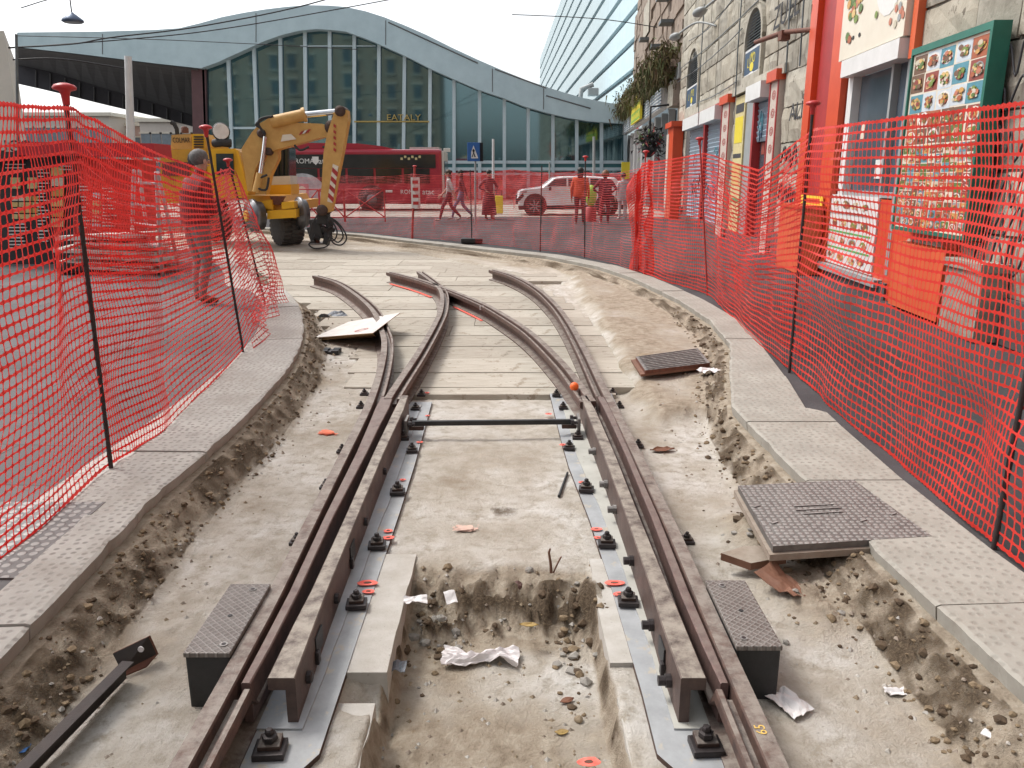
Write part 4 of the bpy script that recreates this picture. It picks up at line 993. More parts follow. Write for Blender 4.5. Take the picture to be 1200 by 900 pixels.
# ================================================================== the old wall and its shops (right)
def stonemat(name, a, b, c, bs=.9):
    return mat(name, a, b, 2.2, .9, 0, bs, 26, c3=c, spots=((.15, .13, .10), 4.5, .60))
ST = [stonemat('travertine block', (.36, .325, .26), (.22, .195, .15), (.45, .415, .345)), stonemat('pale travertine block', (.41, .38, .315), (.28, .255, .205), (.48, .45, .385)),
      stonemat('grey travertine block', (.32, .295, .245), (.19, .175, .14), (.39, .365, .31))]
JOINT = mat('old mortar', (.20, .18, .15), (.11, .1, .085), 6, .95, 0, .5, 40)
BRK = mat('old brown brickwork', (.27, .21, .165), (.15, .115, .09), 1.6, .95, 0, .6, 14, c3=(.36, .30, .25), spots=((.10, .085, .07), 2.4, .60))
RED = mat('orange red gloss paint', (.66, .085, .025), (.56, .065, .02), 3, .35, 0, .05, 20)
REDD = mat('deep red paint', (.40, .03, .03), (.3, .025, .025), 5, .45, 0, .05)
ORG_ = mat('orange painted sheet', (.68, .13, .04), (.58, .10, .035), 3, .5, 0, .08)
WHITE = mat('white enamel', (.70, .70, .69), (.60, .60, .585), 4, .5, 0, .05); CREAM = mat('cream sign face', (.72, .67, .56), (.66, .6, .49), 3, .4)
GREEN = mat('dark green frame paint', (.02, .17, .12), (.015, .12, .085), 4, .4)
GREYP = mat('grey painted metal', (.33, .35, .35), (.27, .285, .285), 3, .5, 0, .08); SHUT = mat('blue grey roller shutter', (.33, .42, .49), (.24, .31, .38), 6, .45, .3, .08)
NAVY = mat('navy sign', (.03, .07, .13), (.02, .05, .1), 4, .5); YELS = mat('yellow sign face', (.75, .62, .04), (.65, .52, .03), 6, .5); YPOST = mat('yellowed poster', (.62, .54, .26), (.48, .40, .22), 9, .7)
LOUV = mat('louvre slats', (.16, .18, .19), (.1, .115, .12), 8, .5, .3); DARK = mat('dark interior', (.02, .02, .022), (.012, .012, .014), 4, .8, 0, 0)
BLACKP = mat('black spray paint', (.03, .03, .035), (.05, .05, .055), 30, .8, 0, 0)
PINKW = mat('patterned cream tile', (.56, .49, .43), (.47, .38, .33), 14, .6, 0, .1)
PLINTH = mat('dark stone plinth', (.10, .092, .09), (.06, .055, .055), 4, .8, 0, .3)
def glassmat(name, c, rough=.06):
    m, nt, b = _nodes(name); f = noise(nt, .8, 4, .6); nt.links.new(ramp(nt, f, [(.3, tuple(x * .6 for x in c)), (.7, c)]), b.inputs['Base Color'])
    b.inputs['Roughness'].default_value = rough; b.inputs['Specular IOR Level'].default_value = .6; return m
SHOPG = glassmat('shop window glass', (.10, .13, .16))
PAL = [mat(f'food tone {i}', c, None, 30, .5, 0, 0) for i, c in enumerate([(.42, .12, .05), (.62, .34, .1), (.2, .28, .06), (.7, .62, .5), (.30, .07, .05), (.12, .2, .05), (.55, .2, .12), (.72, .5, .2), (.18, .1, .06), (.6, .55, .42)])]
PLT = mat('white plate print', (.74, .73, .70), (.66, .65, .63), 20, .5, 0, 0); TEAL_ = mat('teal print', (.1, .3, .38), None, 10, .5, 0, 0); PALEP = mat('pale glare print', (.62, .70, .74), (.5, .56, .62), 6, .35, 0, 0)
frnd = random.Random(11)
def disc(mb, s, z, rs_, rz_, off, m, n=11):
    k = frnd.random() * 9
    mb.add([W(s + rs_ * math.cos(a) * (1 + .18 * n1(a + k, 3)), z + rz_ * math.sin(a) * (1 + .18 * n1(a * 1.3 + k, 5)), off) for a in [2 * math.pi * i / n for i in range(n)]], [tuple(range(n))], m)
def dishes(mb, s0, s1, z0, z1, nx, nz, off, plate=.8, back=None, blobs=5):
    for i in range(nx):
        for j in range(nz):
            s = s0 + (s1 - s0) * (i + .5) / nx; z = z0 + (z1 - z0) * (j + .5) / nz; hs = (s1 - s0) / nx / 2; hz = (z1 - z0) / nz / 2
            s += frnd.uniform(-.12, .12) * hs; z += frnd.uniform(-.10, .10) * hz; pk = frnd.uniform(.75, 1.1)
            if back: mb.wbox(s - hs * .94, s + hs * .94, z - hz * .94, z + hz * .94, off, off + .001, frnd.choice(back))
            if frnd.random() < plate: disc(mb, s, z, hs * .84 * pk, hz * .78 * pk, off + .002, frnd.choice([PLT, PLT, CREAM, GREYP]))
            disc(mb, s, z, hs * .62 * pk, hz * .55 * pk, off + .003, frnd.choice(PAL))
            for q in range(blobs): kb = frnd.uniform(.5, 1.3); disc(mb, s + frnd.uniform(-.5, .5) * hs, z + frnd.uniform(-.45, .45) * hz, hs * .25 * kb, hz * .22 * kb, off + .004 + q * .0006, frnd.choice(PAL), 7)
# openings: (s0, s1, z0, z1) left free of stone
OPEN = [(10.25, 14.65, 0, 6.2), (16.35, 20.95, 0, 3.42), (21.1, 29.3, 0, 3.42), (18.28, 20.15, 3.62, 4.5), (18.5, 19.95, 4.5, 5.2), (26.7, 29.4, 3.62, 4.7), (27.0, 29.1, 4.7, 5.35)]
wall = thing('old_stone_wall', 'old wall of big rough pale travertine blocks with shops built into it, along the right', 'wall', W(12, 0, 0))
rw = random.Random(4); mbs = MB()
z = .42; course = 0
while z < 12.5:
    h = rw.choice([.52, .56, .6, .64, .72]); z0, z1 = z, z + h; z = z1; course += 1
    iv = [(-4.0, 31.4)]
    for a, b, c, d in OPEN:
        if c < (z0 + z1) / 2 < d:
            nv = []
            for x0, x1 in iv:
                if b <= x0 or a >= x1: nv.append((x0, x1)); continue
                if a > x0: nv.append((x0, a))
                if b < x1: nv.append((b, x1))
            iv = nv
    for x0, x1 in iv:
        x = x0
        while x < x1 - .02:
            ln = rw.uniform(.55, 1.5); e = min(x + ln, x1)
            if x1 - e < .35: e = x1
            m = rw.choice(ST); g = rw.uniform(.012, .03); dep = rw.uniform(.02, .07); b = rw.uniform(.03, .06)
            a0, a1, c0, c1 = x + g, e - g, z0 + g * .8, z1 - g * .8
            if a1 - a0 > .08:
                t0 = [W(a0, c0, 0), W(a1, c0, 0), W(a1, c1, 0), W(a0, c1, 0)]
                nx_, nz_ = 4, 3; grid = []
                for j in range(nz_ + 1):
                    for i in range(nx_ + 1):
                        fa, fc = i / nx_, j / nz_; edge = min(fa, 1 - fa) * (a1 - a0) < .01 or min(fc, 1 - fc) * (c1 - c0) < .01
                        ss = a0 + (a1 - a0) * fa + (b * .7 * (1 if i == 0 else -1) if False else 0)
                        o_ = dep * (.35 if edge else 1) + (0 if edge else rw.uniform(-.02, .025))
                        jx = rw.uniform(-.012, .012); jz = rw.uniform(-.012, .012)
                        grid.append(W(ss + jx, c0 + (c1 - c0) * fc + jz, o_))
                fs = [(j * (nx_ + 1) + i, j * (nx_ + 1) + i + 1, (j + 1) * (nx_ + 1) + i + 1, (j + 1) * (nx_ + 1) + i) for i in range(nx_) for j in range(nz_)]
                k = len(grid); ring = [i for i in range(nx_ + 1)] + [(j + 1) * (nx_ + 1) + nx_ for j in range(nz_)] + [nz_ * (nx_ + 1) + i for i in range(nx_ - 1, -1, -1)] + [j * (nx_ + 1) for j in range(nz_ - 1, 0, -1)]
                back = [Vector(grid[i]) - WN * (dep + .06) for i in ring]
                fs2 = [(ring[i], ring[(i + 1) % len(ring)], k + (i + 1) % len(ring), k + i) for i in range(len(ring))]
                mbs.add(grid + back, fs + fs2, m)
            x = e
mbs.build('stone_blocks', wall)
mb = MB()
zs = sorted({0.0, 12.5} | {q for o in OPEN for q in o[2:]})
for a, b in zip(zs[:-1], zs[1:]):
    iv = [(-4.0, 31.45)]
    for o0, o1, c, d in OPEN:
        if c < (a + b) / 2 < d:
            nv = []
            for x0, x1 in iv:
                if o1 <= x0 or o0 >= x1: nv.append((x0, x1)); continue
                if o0 > x0: nv.append((x0, o0))
                if o1 < x1: nv.append((o1, x1))
            iv = nv
    for x0, x1 in iv: mb.wbox(x0, x1, a, b, -.6, -.012, JOINT)
mb.build('core', wall)
mb = MB()
for x0, x1 in ((-4, 8.0), (14.7, 16.3), (29.4, 31.4)): mb.wbox(x0, x1, 0, .43, -.01, .075, PLINTH)
for x0, x1 in ((10.3, 14.6), (16.4, 20.9), (21.15, 29.2)): mb.wbox(x0, x1, -.01, .2, -.05, .085, PLINTH)
mb.build('plinth', wall)
mb = MB()
for s0, s1 in ((16.2, 21.0), (21.05, 29.35)): mb.wbox(s0, s1, 3.42, 3.60, -.1, .10, ST[1])
mb.build('lintel', wall)
# graffiti on the blocks
mb = MB()
def wtext(mb, txt, size, u, v, m, sx=1.0, slant=.0, off=.085):
    s, z = S(u, v, off)
    text_into(mb, txt, size, m, lambda x, y, d: W(s - x * sx, z + y + slant * x, off + d), .006)
wtext(mb, 'ALIX', .42, 937, 130, BLACKP, 1.5, .0); wtext(mb, 'ZUEL', .62, 921, 14, BLACKP, 1.3, .0); wtext(mb, 'o', .2, 942, 112, BLACKP)
gr_ = random.Random(21)
def scribble(mb, s0, z0, w, h, n, r=.011):
    pts = []
    for i in range(n): pts.append(W(s0 - w * (i / n) + gr_.uniform(-.05, .05), z0 + (h if i % 2 else -h) * gr_.uniform(.2, .55), .088))
    mb.tube(catmull(pts, 5), r, BLACKP, 5)
for z_ in (2.6, 2.25, 1.85, 1.45, 1.1, .8): scribble(mb, 8.15, z_, 1.5, .36, 11)
for z_ in (2.7, 1.9): scribble(mb, 7.0, z_, .9, .7, 7, .015)
scribble(mb, 15.9, 1.2, 1.3, .4, 9, .02); scribble(mb, 15.9, 1.9, 1.2, .4, 7, .02)
mb.build('graffiti', wall)
# cable runs and conduit along the blocks
mb = MB()
for z_, s0, s1, w in ((5.25, 15.0, 31, .12), (4.85, 20.3, 31.4, .1), (3.72, 20.5, 26.5, .05), (5.9, 20.2, 29, .25)):
    mb.tube([W(s0 + (s1 - s0) * i / 14, z_ - w * math.sin(math.pi * i / 14) + .03 * n1(i * .8, 4), .12) for i in range(15)], .014, LOUV, 5)
for s_ in (15.1, 16.0, 20.6, 26.2): mb.tube([W(s_, 3.4, .11), W(s_ + .04, 4.4, .12), W(s_, 6.5, .11)], .017, LOUV, 5)
mb.build('cable', wall)

# arched louvre windows
def arch(label, s0, s1, z0, zs_, letters):
    t = thing('louvre_window', label, 'window', W((s0 + s1) / 2, z0, 0)); c = (s0 + s1) / 2; r = (s1 - s0) / 2; k = .62 / 1.0
    def outline(ins, off): return [W(s0 + ins, z0 + ins, off), W(s1 - ins, z0 + ins, off)] + [W(c + (r - ins) * math.cos(a), zs_ + (r * .85 - ins) * math.sin(a), off) for a in [math.pi * i / 14 for i in range(15)]]
    o, i_ = outline(0, .10), outline(.13, .10); ob, ib = outline(0, -.1), outline(.13, -.1); n = len(o); mb = MB()
    mb.add(o + i_ + ob + ib, [(j, (j + 1) % n, n + (j + 1) % n, n + j) for j in range(n)] + [(j, 2 * n + j, 2 * n + (j + 1) % n, (j + 1) % n) for j in range(n)] + [(n + j, n + (j + 1) % n, 3 * n + (j + 1) % n, 3 * n + j) for j in range(n)], ST[1]); mb.build('surround', t)
    zm = z0 + (zs_ - z0) * .82; mb = MB(); y = zm + .04
    while y < zs_ + r * .8 - .14:
        w = r - .14 if y < zs_ else (r - .14) * math.sqrt(max(.02, 1 - ((y - zs_) / (r * .85 - .13)) ** 2))
        vs = [W(c - w, y, .0), W(c + w, y, .0), W(c + w, y - .03, .06), W(c - w, y - .03, .06)]
        mb.prism(vs, (0, 0, .012), LOUV); y += .062
    mb.prism(outline(.12, -.09), -WN * .02, DARK); mb.build('slats', t)
    mb = MB(); mb.wbox(s0 + .12, s1 - .12, z0 + .12, zm, .02, .07, WHITE); mb.wbox(s0 + .17, s1 - .17, z0 + .17, zm - .05, .071, .076, NAVY); pn = mb.build('sign_panel', t)
    mb = MB(); zc = (z0 + zm) / 2
    for i in range(7):
        a = math.pi * (.12 + .76 * i / 6); ss = c + (r - .42) * math.cos(a); zz = zc - .16 + .42 * (zm - z0) * math.sin(a)
        ch = letters[i]
        text_into(mb, ch, .3, YELS, lambda x, y, d: W(ss - x * 1.0, zz + y, .079 + d), .004)
    disc(mb, c, zc - .05, .2, .1, .079, YELS); disc(mb, c, zc - .2, .24, .04, .079, WHITE)
    mb.build('lettering', pn); return t
arch('arched louvre window with a navy sign, right one under the rusty bracket', 18.28, 20.12, 3.60, 4.45, ' LIMO  '); arch('arched louvre window with a navy sign, farther left behind the wall lamp', 26.75, 29.35, 3.60, 4.55, ' LIMO  ')
# rusty bracket and lamps on the wall
mb = MB(); s_, z_ = S(912, 40, .4); mb.tube([W(s_ - 1.1, z_ - .1, .05), W(s_ - .2, z_, .35), W(s_ + 1.6, z_ + .1, .45)], .045, RUSTR, 6); mb.tube([W(s_ - 1.0, z_ - .55, .06), W(s_ - 1.0, z_ + .3, .09)], .04, RUSTR, 6); mb.box(W(s_ - .15, z_ - .05, .33), (.16, .2, .16), RUSTR)
tag(mb.build('wall_bracket', loc=W(s_, z_, .05)), 'rusty iron arm bracket sticking out of the stone wall beside the arched window', 'bracket')
def wlamp(label, u, v, lng):
    s, z = S(u, v, .5); t = thing('wall_lamp', label, 'lamp', W(s, z, 0)); mb = MB()
    mb.tube(catmull([W(s - lng, z + .1, .06), W(s - lng * .5, z + .3, .5), W(s, z + .12, .9)], 5), .03, GREYP, 6); mb.build('arm', t)
    mb = MB(); mb.ell(W(s + .2, z + .06, 1.0), (.16, .42, .10), GREYP, 12); mb.build('lamp_head', t)
wlamp('grey street lamp on a curved arm above the far arched window', 812, 44, 1.3); wlamp('grey street lamp on a curved arm between the two arched windows', 846, 15, 2.2)

# ------------------------------------------------------------------ food shop
t = thing('food_shop_front', 'orange red shop front with a cream food sign and dark window', 'shop front', W(12.4, 0, 0))
mb = MB(); mb.wbox(12.95, 14.6, -.01, 6.2, -.30, .02, RED); mb.wbox(14.25, 14.62, -.01, 6.2, .02, .12, RED); mb.wbox(12.78, 13.35, -.01, 6.2, .02, .10, RED); mb.wbox(10.28, 12.78, 4.62, 6.2, -.1, .10, RED); mb.wbox(10.22, 10.36, 2.9, 4.62, .0, .10, ORG_); mb.build('door_surround', t)
mb = MB(); mb.wbox(13.42, 14.2, .1, 5.6, .02, .03, REDD); mb.build('recessed_panel', t)
mb = MB(); mb.wbox(8.6, 12.77, -.01, 1.24, -.2, .045, RED); mb.build('base_panel', t)
mb = MB(); mb.wbox(10.4, 12.76, 3.17, 4.6, -.05, .17, CREAM); sg = mb.build('sign_board', t)
mb = MB(); disc(mb, 11.0, 3.98, .45, .48, .175, PLT, 18)
for i in range(46): disc(mb, 11.0 + frnd.gauss(0, .2), 3.98 + frnd.gauss(0, .2), .055, .05, .178 + i * .0003, frnd.choice([PLT, PLT, PAL[3], PAL[9], PAL[2], PAL[7], GREYP]), 7)
mb.build('food_print', sg); mb = MB()
for i in range(26): disc(mb, 12.2 + frnd.gauss(0, .16), 3.86 + frnd.gauss(0, .16), .08, .06, .176 + i * .0003, frnd.choice([PAL[0], PAL[1], PAL[2], PAL[5], PAL[7], PAL[6], PAL[2]]), 7)
mb.build('food_print', sg); mb = MB()
for i in range(12): disc(mb, 10.62 + frnd.gauss(0, .1), 3.6 + frnd.gauss(0, .12), .05, .05, .176 + i * .0003, frnd.choice([PAL[9], PAL[6], GREYP]), 7)
mb.build('food_print', sg); mb = MB()
wt = lambda s, z, off: (lambda x, y, d: W(s - x, z + y, off + d))
text_into(mb, 'PASTA', .34, mat('crimson lettering', (.55, .04, .1), None, 10, .5, 0, 0), wt(11.85, 4.38, .176), .004)
mb.build('sign_lettering', sg)
for k, s_ in enumerate((12.45, 12.2, 11.95)): mb = MB(); disc(mb, s_, 3.42, .045, .03, .176, BLACKP); mb.build('food_print', sg)
mb = MB(); mb.wbox(10.42, 12.52, 2.92, 3.15, -.05, .20, WHITE); mb.build('awning_box', t)
mb = MB(); mb.wbox(12.36, 12.56, .3, 2.92, -.1, .06, WHITE); mb.wbox(10.36, 10.46, .3, 2.92, -.1, .05, GREYP); mb.wbox(10.95, 11.02, 1.3, 2.92, -.1, .03, GREYP); mb.wbox(10.46, 12.36, 1.26, 1.33, -.1, .05, GREYP); wf = mb.build('window_frame', t)
mb = MB(); mb.wbox(10.46, 12.36, 1.33, 2.92, -.09, -.06, SHOPG); mb.build('window_pane', wf)
mb = MB(); mb.wbox(12.0, 12.15, 2.05, 2.25, -.058, -.05, CREAM); mb.wbox(11.1, 11.45, 1.5, 1.75, -.058, -.05, WHITE); mb.wbox(10.55, 10.75, 1.35, 2.6, -.058, -.05, NAVY); mb.build('window_sticker', wf)
mb = MB(); mb.wbox(10.85, 12.9, .24, 1.26, -.08, .07, WHITE); mp_ = mb.build('menu_panel', t); mb = MB()
dishes(mb, 11.05, 12.75, 1.02, 1.22, 4, 1, .072, .3); dishes(mb, 11.05, 12.75, .75, .96, 4, 1, .072, .3); dishes(mb, 11.05, 12.75, .50, .70, 4, 1, .072, .2); dishes(mb, 11.05, 12.75, .27, .46, 4, 1, .072, .3)
for z_ in (.715, .475): mb.wbox(11.0, 12.8, z_, z_ + .025, .0705, .073, mat('green line', (.1, .4, .1), None, 10, .6, 0, 0))
mb.wbox(11.0, 12.8, .98, 1.0, .0705, .073, GREYP); mb.build('menu_print', mp_)
mb = MB(); mb.wbox(10.5, 13.0, .12, .22, -.05, .15, GREYP); mb.build('sill_shelf', t)
mb = MB(); mb.wbox(S(1104, 320, .2)[0], S(1047, 300, .2)[0], .02, .78, .0, .20, ORG_); mb.build('orange_panel', t)
mb = MB(); mb.wbox(13.0, 14.2, .62, 1.22, .125, .14, YELS); po = mb.build('poster', t); mb = MB(); dishes(mb, 13.1, 14.1, .66, 1.05, 2, 2, .141, .1); mb.wbox(13.15, 14.05, 1.1, 1.18, .141, .144, RED); mb.build('poster_print', po)
mb = MB(); mb.wbox(13.0, 14.2, .05, .58, .125, .14, WHITE); mb.build('white_panel', t)
# green framed photo board
t = thing('menu_board', 'large green framed board of food photographs leaning out from the stone wall', 'menu board', W(9.4, .88, .2))
mb = MB(); of = .24; bs0 = S(1169, 24, of)[0]; bs1, bz1 = S(1072, 58, of); bz0 = S(1150, 285, of)[1]
mb.wbox(bs0, bs1, bz0, bz1, .10, of, GREEN); mb.wbox(bs0, bs1, bz1 - .07, bz1, of, of + .03, GREEN); mb.wbox(bs0, bs0 + .05, bz0, bz1 - .07, of, of + .03, GREEN); mb.wbox(bs1 - .03, bs1, bz0, bz1 - .07, of, of + .03, GREEN); mb.wbox(bs0 + .05, bs1 - .03, bz0, bz0 + .04, of, of + .03, GREEN); mb.build('frame', t)
mb = MB(); mb.wbox(bs0 + .05, bs1 - .03, bz0 + .04, bz1 - .07, of, of + .006, CREAM); ph = mb.build('photo_sheet', t); mb = MB()
dishes(mb, bs0 + .07, bs1 - .05, bz0 + .06, bz0 + .95, 10, 9, of + .0065, .35, [CREAM, PAL[9], PAL[8], PAL[0], PAL[5], PAL[8], PAL[1], GREYP, PAL[4], TEAL_], 7)
dishes(mb, bs0 + .07, bs1 - .05, bz0 + .95, bz0 + 1.30, 6, 2, of + .0065, .75, [PAL[8], PAL[0], CREAM, PAL[5], PAL[4]], 12)
dishes(mb, bs0 + .07, bs1 - .05, bz0 + 1.30, bz1 - .09, 5, 3, of + .0065, .3, [PAL[8], TEAL_, PAL[4], PAL[8], PALEP, PAL[0], PALEP], 22)  # pale backs paint reflected glare into the upper rows
mb.build('food_photo', ph)
mb = MB(); pa, pb = S(1150, 310, .3)[0], S(1107, 310, .3)[0]; mb.wbox(pa, pb, .0, .72, .03, .28, ST[2]); mb.wbox(pa - .03, pb + .02, .66, .74, .02, .31, ST[2]); tag(mb.build('stone_pedestal', loc=W(8.5, 0, .2)), 'grey stone pedestal under the right end of the food photo board', 'pedestal')
mb = MB(); ca, cb_ = S(941, 270, .42)[0], S(912, 270, .42)[0]; mb.wbox(ca, cb_, .0, 1.03, .13, .42, ORG_); mb.wbox(ca - .04, cb_ + .04, 1.03, 1.08, .11, .45, RED); tag(mb.build('street_cabinet', loc=W(15.2, 0, .2)), 'plain orange cabinet against the wall left of the food shop', 'cabinet')
# ------------------------------------------------------------------ second shop with patterned pilasters
def pilaster(t, s0, s1, z1, cap):
    mb = MB(); mb.wbox(s0, s1, -.01, z1, -.05, .12, PINKW); mb.wbox(s0, s0 + .08, -.01, z1, .12, .135, REDD); mb.wbox(s1 - .08, s1, -.01, z1, .12, .135, REDD); pi = mb.build('pilaster', t)
    mb = MB(); c = (s0 + s1) / 2; w = (s1 - s0) * .26
    for k in range(9): 
        z_ = z1 - .25 - k * .34
        for q in (.8, .45): 
            n = 14; ring = [W(c + w * q * math.cos(a), z_ + .11 * q * math.sin(a), .123) for a in [2 * math.pi * i / n for i in range(n)]]; r2 = [W(c + w * (q - .18) * math.cos(a), z_ + .11 * (q - .18) * math.sin(a), .123) for a in [2 * math.pi * i / n for i in range(n)]]
            mb.add(ring + r2, [(i, (i + 1) % n, n + (i + 1) % n, n + i) for i in range(n)], REDD)
    mb.build('scroll_pattern', pi)
    mb = MB(); mb.wbox(s0 - .04, s1 + .04, z1, z1 + .2, -.05, .2, cap); mb.build('capital', pi)
def shutter(t, s0, s1, z0, z1, off=-.02, name='shutter'):
    mb = MB(); z_ = z0
    while z_ < z1 - .01:
        h = min(.115, z1 - z_); mb.add([W(s0, z_, off), W(s1, z_, off), W(s1, z_ + h * .8, off + .03), W(s0, z_ + h * .8, off + .03), W(s1, z_ + h, off), W(s0, z_ + h, off)], [(0, 1, 2, 3), (3, 2, 4, 5)], SHUT); z_ += h
    mb.wbox(s0, s1, z0, z1, off - .08, off - .03, SHUT); return mb.build(name, t)
def tagpaint(parent, s0, s1, z0, z1, n):
    mb = MB(); g2 = random.Random(int(s0 * 10))
    for i in range(n):
        a, z_ = g2.uniform(s0 + .3, s1), g2.uniform(z0, z1); pts = [W(a - .12 * k * (s1 - s0) / 2, z_ + g2.uniform(-.25, .25), .03) for k in range(6)]
        mb.tube(catmull(pts, 4), .012, g2.choice([NAVY, BLACKP, TEAL_]), 5)
    mb.build('graffiti', parent)
t = thing('shop_front', 'shop front with a red door, half lowered shutter and white box above, nearer one', 'shop front', W(18, 0, 0))
pilaster(t, 16.4, 17.1, 3.32, RED)
mb = MB(); mb.wbox(17.25, 18.65, 3.08, 3.40, .0, .28, WHITE); mb.build('awning_box', t)
mb = MB(); mb.wbox(17.12, 17.26, 0, 3.08, -.1, .08, REDD); mb.wbox(18.55, 18.72, 0, 3.08, -.1, .08, REDD); mb.build('door_frame', t)
sh = shutter(t, 17.26, 18.55, 2.25, 3.08); tagpaint(sh, 17.4, 18.3, 2.4, 2.9, 3)
mb = MB(); mb.wbox(17.26, 18.55, .02, 2.25, -.14, -.10, SHOPG); g_ = mb.build('glass_door', t)
for i in range(16):
    mb = MB(); mb.wbox(*(lambda a, z_: (a, a + .28, z_, z_ + .25, -.098, -.09))(frnd.uniform(17.3, 18.2), frnd.uniform(.2, 2.0)), frnd.choice([WHITE, PAL[4], REDD, PALEP, PAL[8]])); mb.build('door_sticker', g_)
mb = MB(); mb.wbox(18.75, 19.85, 0, 3.38, -.3, -.02, GREYP); mb.build('grey_panel', t)
mb = MB(); mb.wbox(19.85, 20.92, 0, 3.38, -.1, .02, YPOST); ps = mb.build('poster_column', t); mb = MB()
for z0_, z1_, m in ((3.0, 3.2, BLACKP), (2.3, 2.9, YELS), (1.95, 2.05, BLACKP), (1.3, 1.8, PAL[7]), (.9, 1.0, mat('green strip', (.1, .3, .12), None, 9, .6, 0, 0))): mb.wbox(19.95, 20.85, z0_, z1_, .021, .026, m)
mb.build('poster_print', ps)
t = thing('shop_front', 'shop front with blue grey graffiti shutters and two white boxes, farther one', 'shop front', W(25, 0, 0))
pilaster(t, 21.15, 22.2, 3.30, RED)
for a, b in ((22.4, 24.9), (25.15, 28.4)):
    mb = MB(); mb.wbox(a, b, 2.98, 3.34, .0, .28, WHITE); mb.build('awning_box', t); sh = shutter(t, a, b, .15, 2.98); tagpaint(sh, a, b, .6, 2.7, 7)
mb = MB(); mb.wbox(24.9, 25.15, 0, 3.36, -.1, .1, REDD); mb.wbox(22.2, 22.4, 0, 3.36, -.1, .1, REDD); mb.wbox(22.2, 28.5, 3.34, 3.42, .0, .12, REDD); mb.wbox(28.42, 29.28, 0, 3.36, -.2, .0, PLINTH); mb.build('frame', t)
mb = MB(); mb.wbox(29.75, 31.3, -.01, 3.2, .05, .4, RED); mb.wbox(29.6, 31.45, 3.2, 3.38, .03, .5, RED); mb.wbox(30.9, 31.5, .3, 3.0, .4, .42, PINKW); tag(mb.build('shop_pillar', loc=W(30.5, 0, .2)), 'orange red pillar with a cap where the stone wall ends', 'pillar')
# ------------------------------------------------------------------ brown ruin building beyond
t = thing('brick_building', 'old brown brick building with a weedy ledge over glass shop fronts', 'building', W(43, 0, 0))
mb = MB(); rb = random.Random(9)
for k in range(2): pass
z_ = 5.5
while z_ < 11.6:
    x = 31.46
    while x < 54.0:
        e = min(54.0, x + rb.uniform(.9, 2.4)); top_ = z_ + .5
        if not (z_ > 10.6 and rb.random() < .5): mb.wbox(x, e, z_, top_, -1.2, rb.uniform(-.06, .06), BRK)
        x = e
    z_ += .5
for s_, z0_ in ((34.5, 7.4), (38, 7.0), (41, 6.6), (36, 8.6), (44, 8.2)): mb.wbox(s_, s_ + .9, z0_, z0_ + .13, .0, .5, LOUV)
mb.build('wall', t)
mb = MB(); mb.wbox(44, 47, 8.6, 10.2, .07, .1, ST[1]); mb.build('blocked_window', t)
mb = MB(); mb.wbox(31.5, 34.3, 3.3, 5.6, -1.0, -.3, BRK); mb.wbox(32.0, 33.6, 4.1, 5.0, -.3, .2, ST[2]); mb.wbox(31.5, 58, 5.0, 5.55, -.6, .1, GREYP); mb.build('ledge', t)
mb = MB()
for x in np.arange(34.4, 57, .9): mb.wbox(x, x + .9, 4.15, 4.95, .1, .38 + .02 * (int(x * 10) % 2), WHITE if True else CREAM)
for z_ in np.arange(4.2, 4.95, .13): mb.wbox(34.35, 57.05, z_, z_ + .03, .36, .43, SHUT)
mb.build('corrugated_fascia', t)
mb = MB(); mb.wbox(41.2, 46.6, 4.2, 5.45, .5, .62, YELS); ys_ = mb.build('yellow_sign', t); mb = MB()
GRN = mat('green sign', (.25, .45, .06), None, 8, .5, 0, 0); mb.wbox(41.3, 46.5, 4.25, 4.72, .62, .625, GRN)

for k in range(7): mb.wbox(41.7 + k * .66, 42.1 + k * .66, 4.95, 5.3 - .06 * (k % 3), .621, .626, GRN)
for k in range(7): mb.wbox(41.7 + k * .66, 42.1 + k * .66, 4.36, 4.62 - .05 * (k % 2), .626, .63, YELS)
mb.build('lettering', ys_)
for k, (a, b) in enumerate(((34.5, 39.5), (39.9, 46), (46.4, 51), (51.4, 57))):
    mb = MB(); mb.wbox(a, b, .3, 4.1, -.3, -.25, SHOPG); pn = mb.build('shop_window', t)
    for s_ in (a, (a + b) / 2, b - .12): mb = MB(); mb.wbox(s_, s_ + .14, .0, 4.15, -.24, .02, WHITE if k != 0 else GREYP); mb.build('window_frame', pn)
mb = MB(); mb.wbox(31.6, 34.3, .0, 3.3, -.6, -.5, SHUT); mb.wbox(31.5, 58, -.01, .3, -.3, -.02, PLINTH); mb.build('base', t)
s_, z_ = S(758, 166, 1.0); t = thing('hanging_basket', 'dark hanging flower basket below the yellow sign', 'hanging basket', W(s_, z_, .9))
mb = MB(); mb.lathe([(.08, -.5), (.28, -.3), (.34, -.05), (.3, 0)], DARK, W(s_, z_ - .1, .9), 'Z', 12); mb.build('pot', t)
mb = MB()
for i in range(420):
    p = W(s_, z_ + .05, .9) + Vector((frnd.gauss(0, .22), frnd.gauss(0, .3), frnd.gauss(0, .24))); d_ = Vector((frnd.gauss(0, .1), frnd.gauss(0, .1), frnd.gauss(-.03, .1))); e_ = Vector((frnd.gauss(0, .06), frnd.gauss(0, .06), frnd.gauss(0, .06))); mb.add([p - e_, p + d_ * .5, p + e_, p + d_ * 1.4], [(0, 1, 2, 3)], frnd.choice([DARK, DARK, DARK, DARK, DARK, REDD, PAL[5]]))
mb.build('foliage', t)
mb = MB(); mb.tube([W(s_, z_ + .0, .9), W(s_, z_ + 1.3, .9), W(s_, z_ + 1.4, .0)], .05, DARK, 5); mb.build('hook', t)
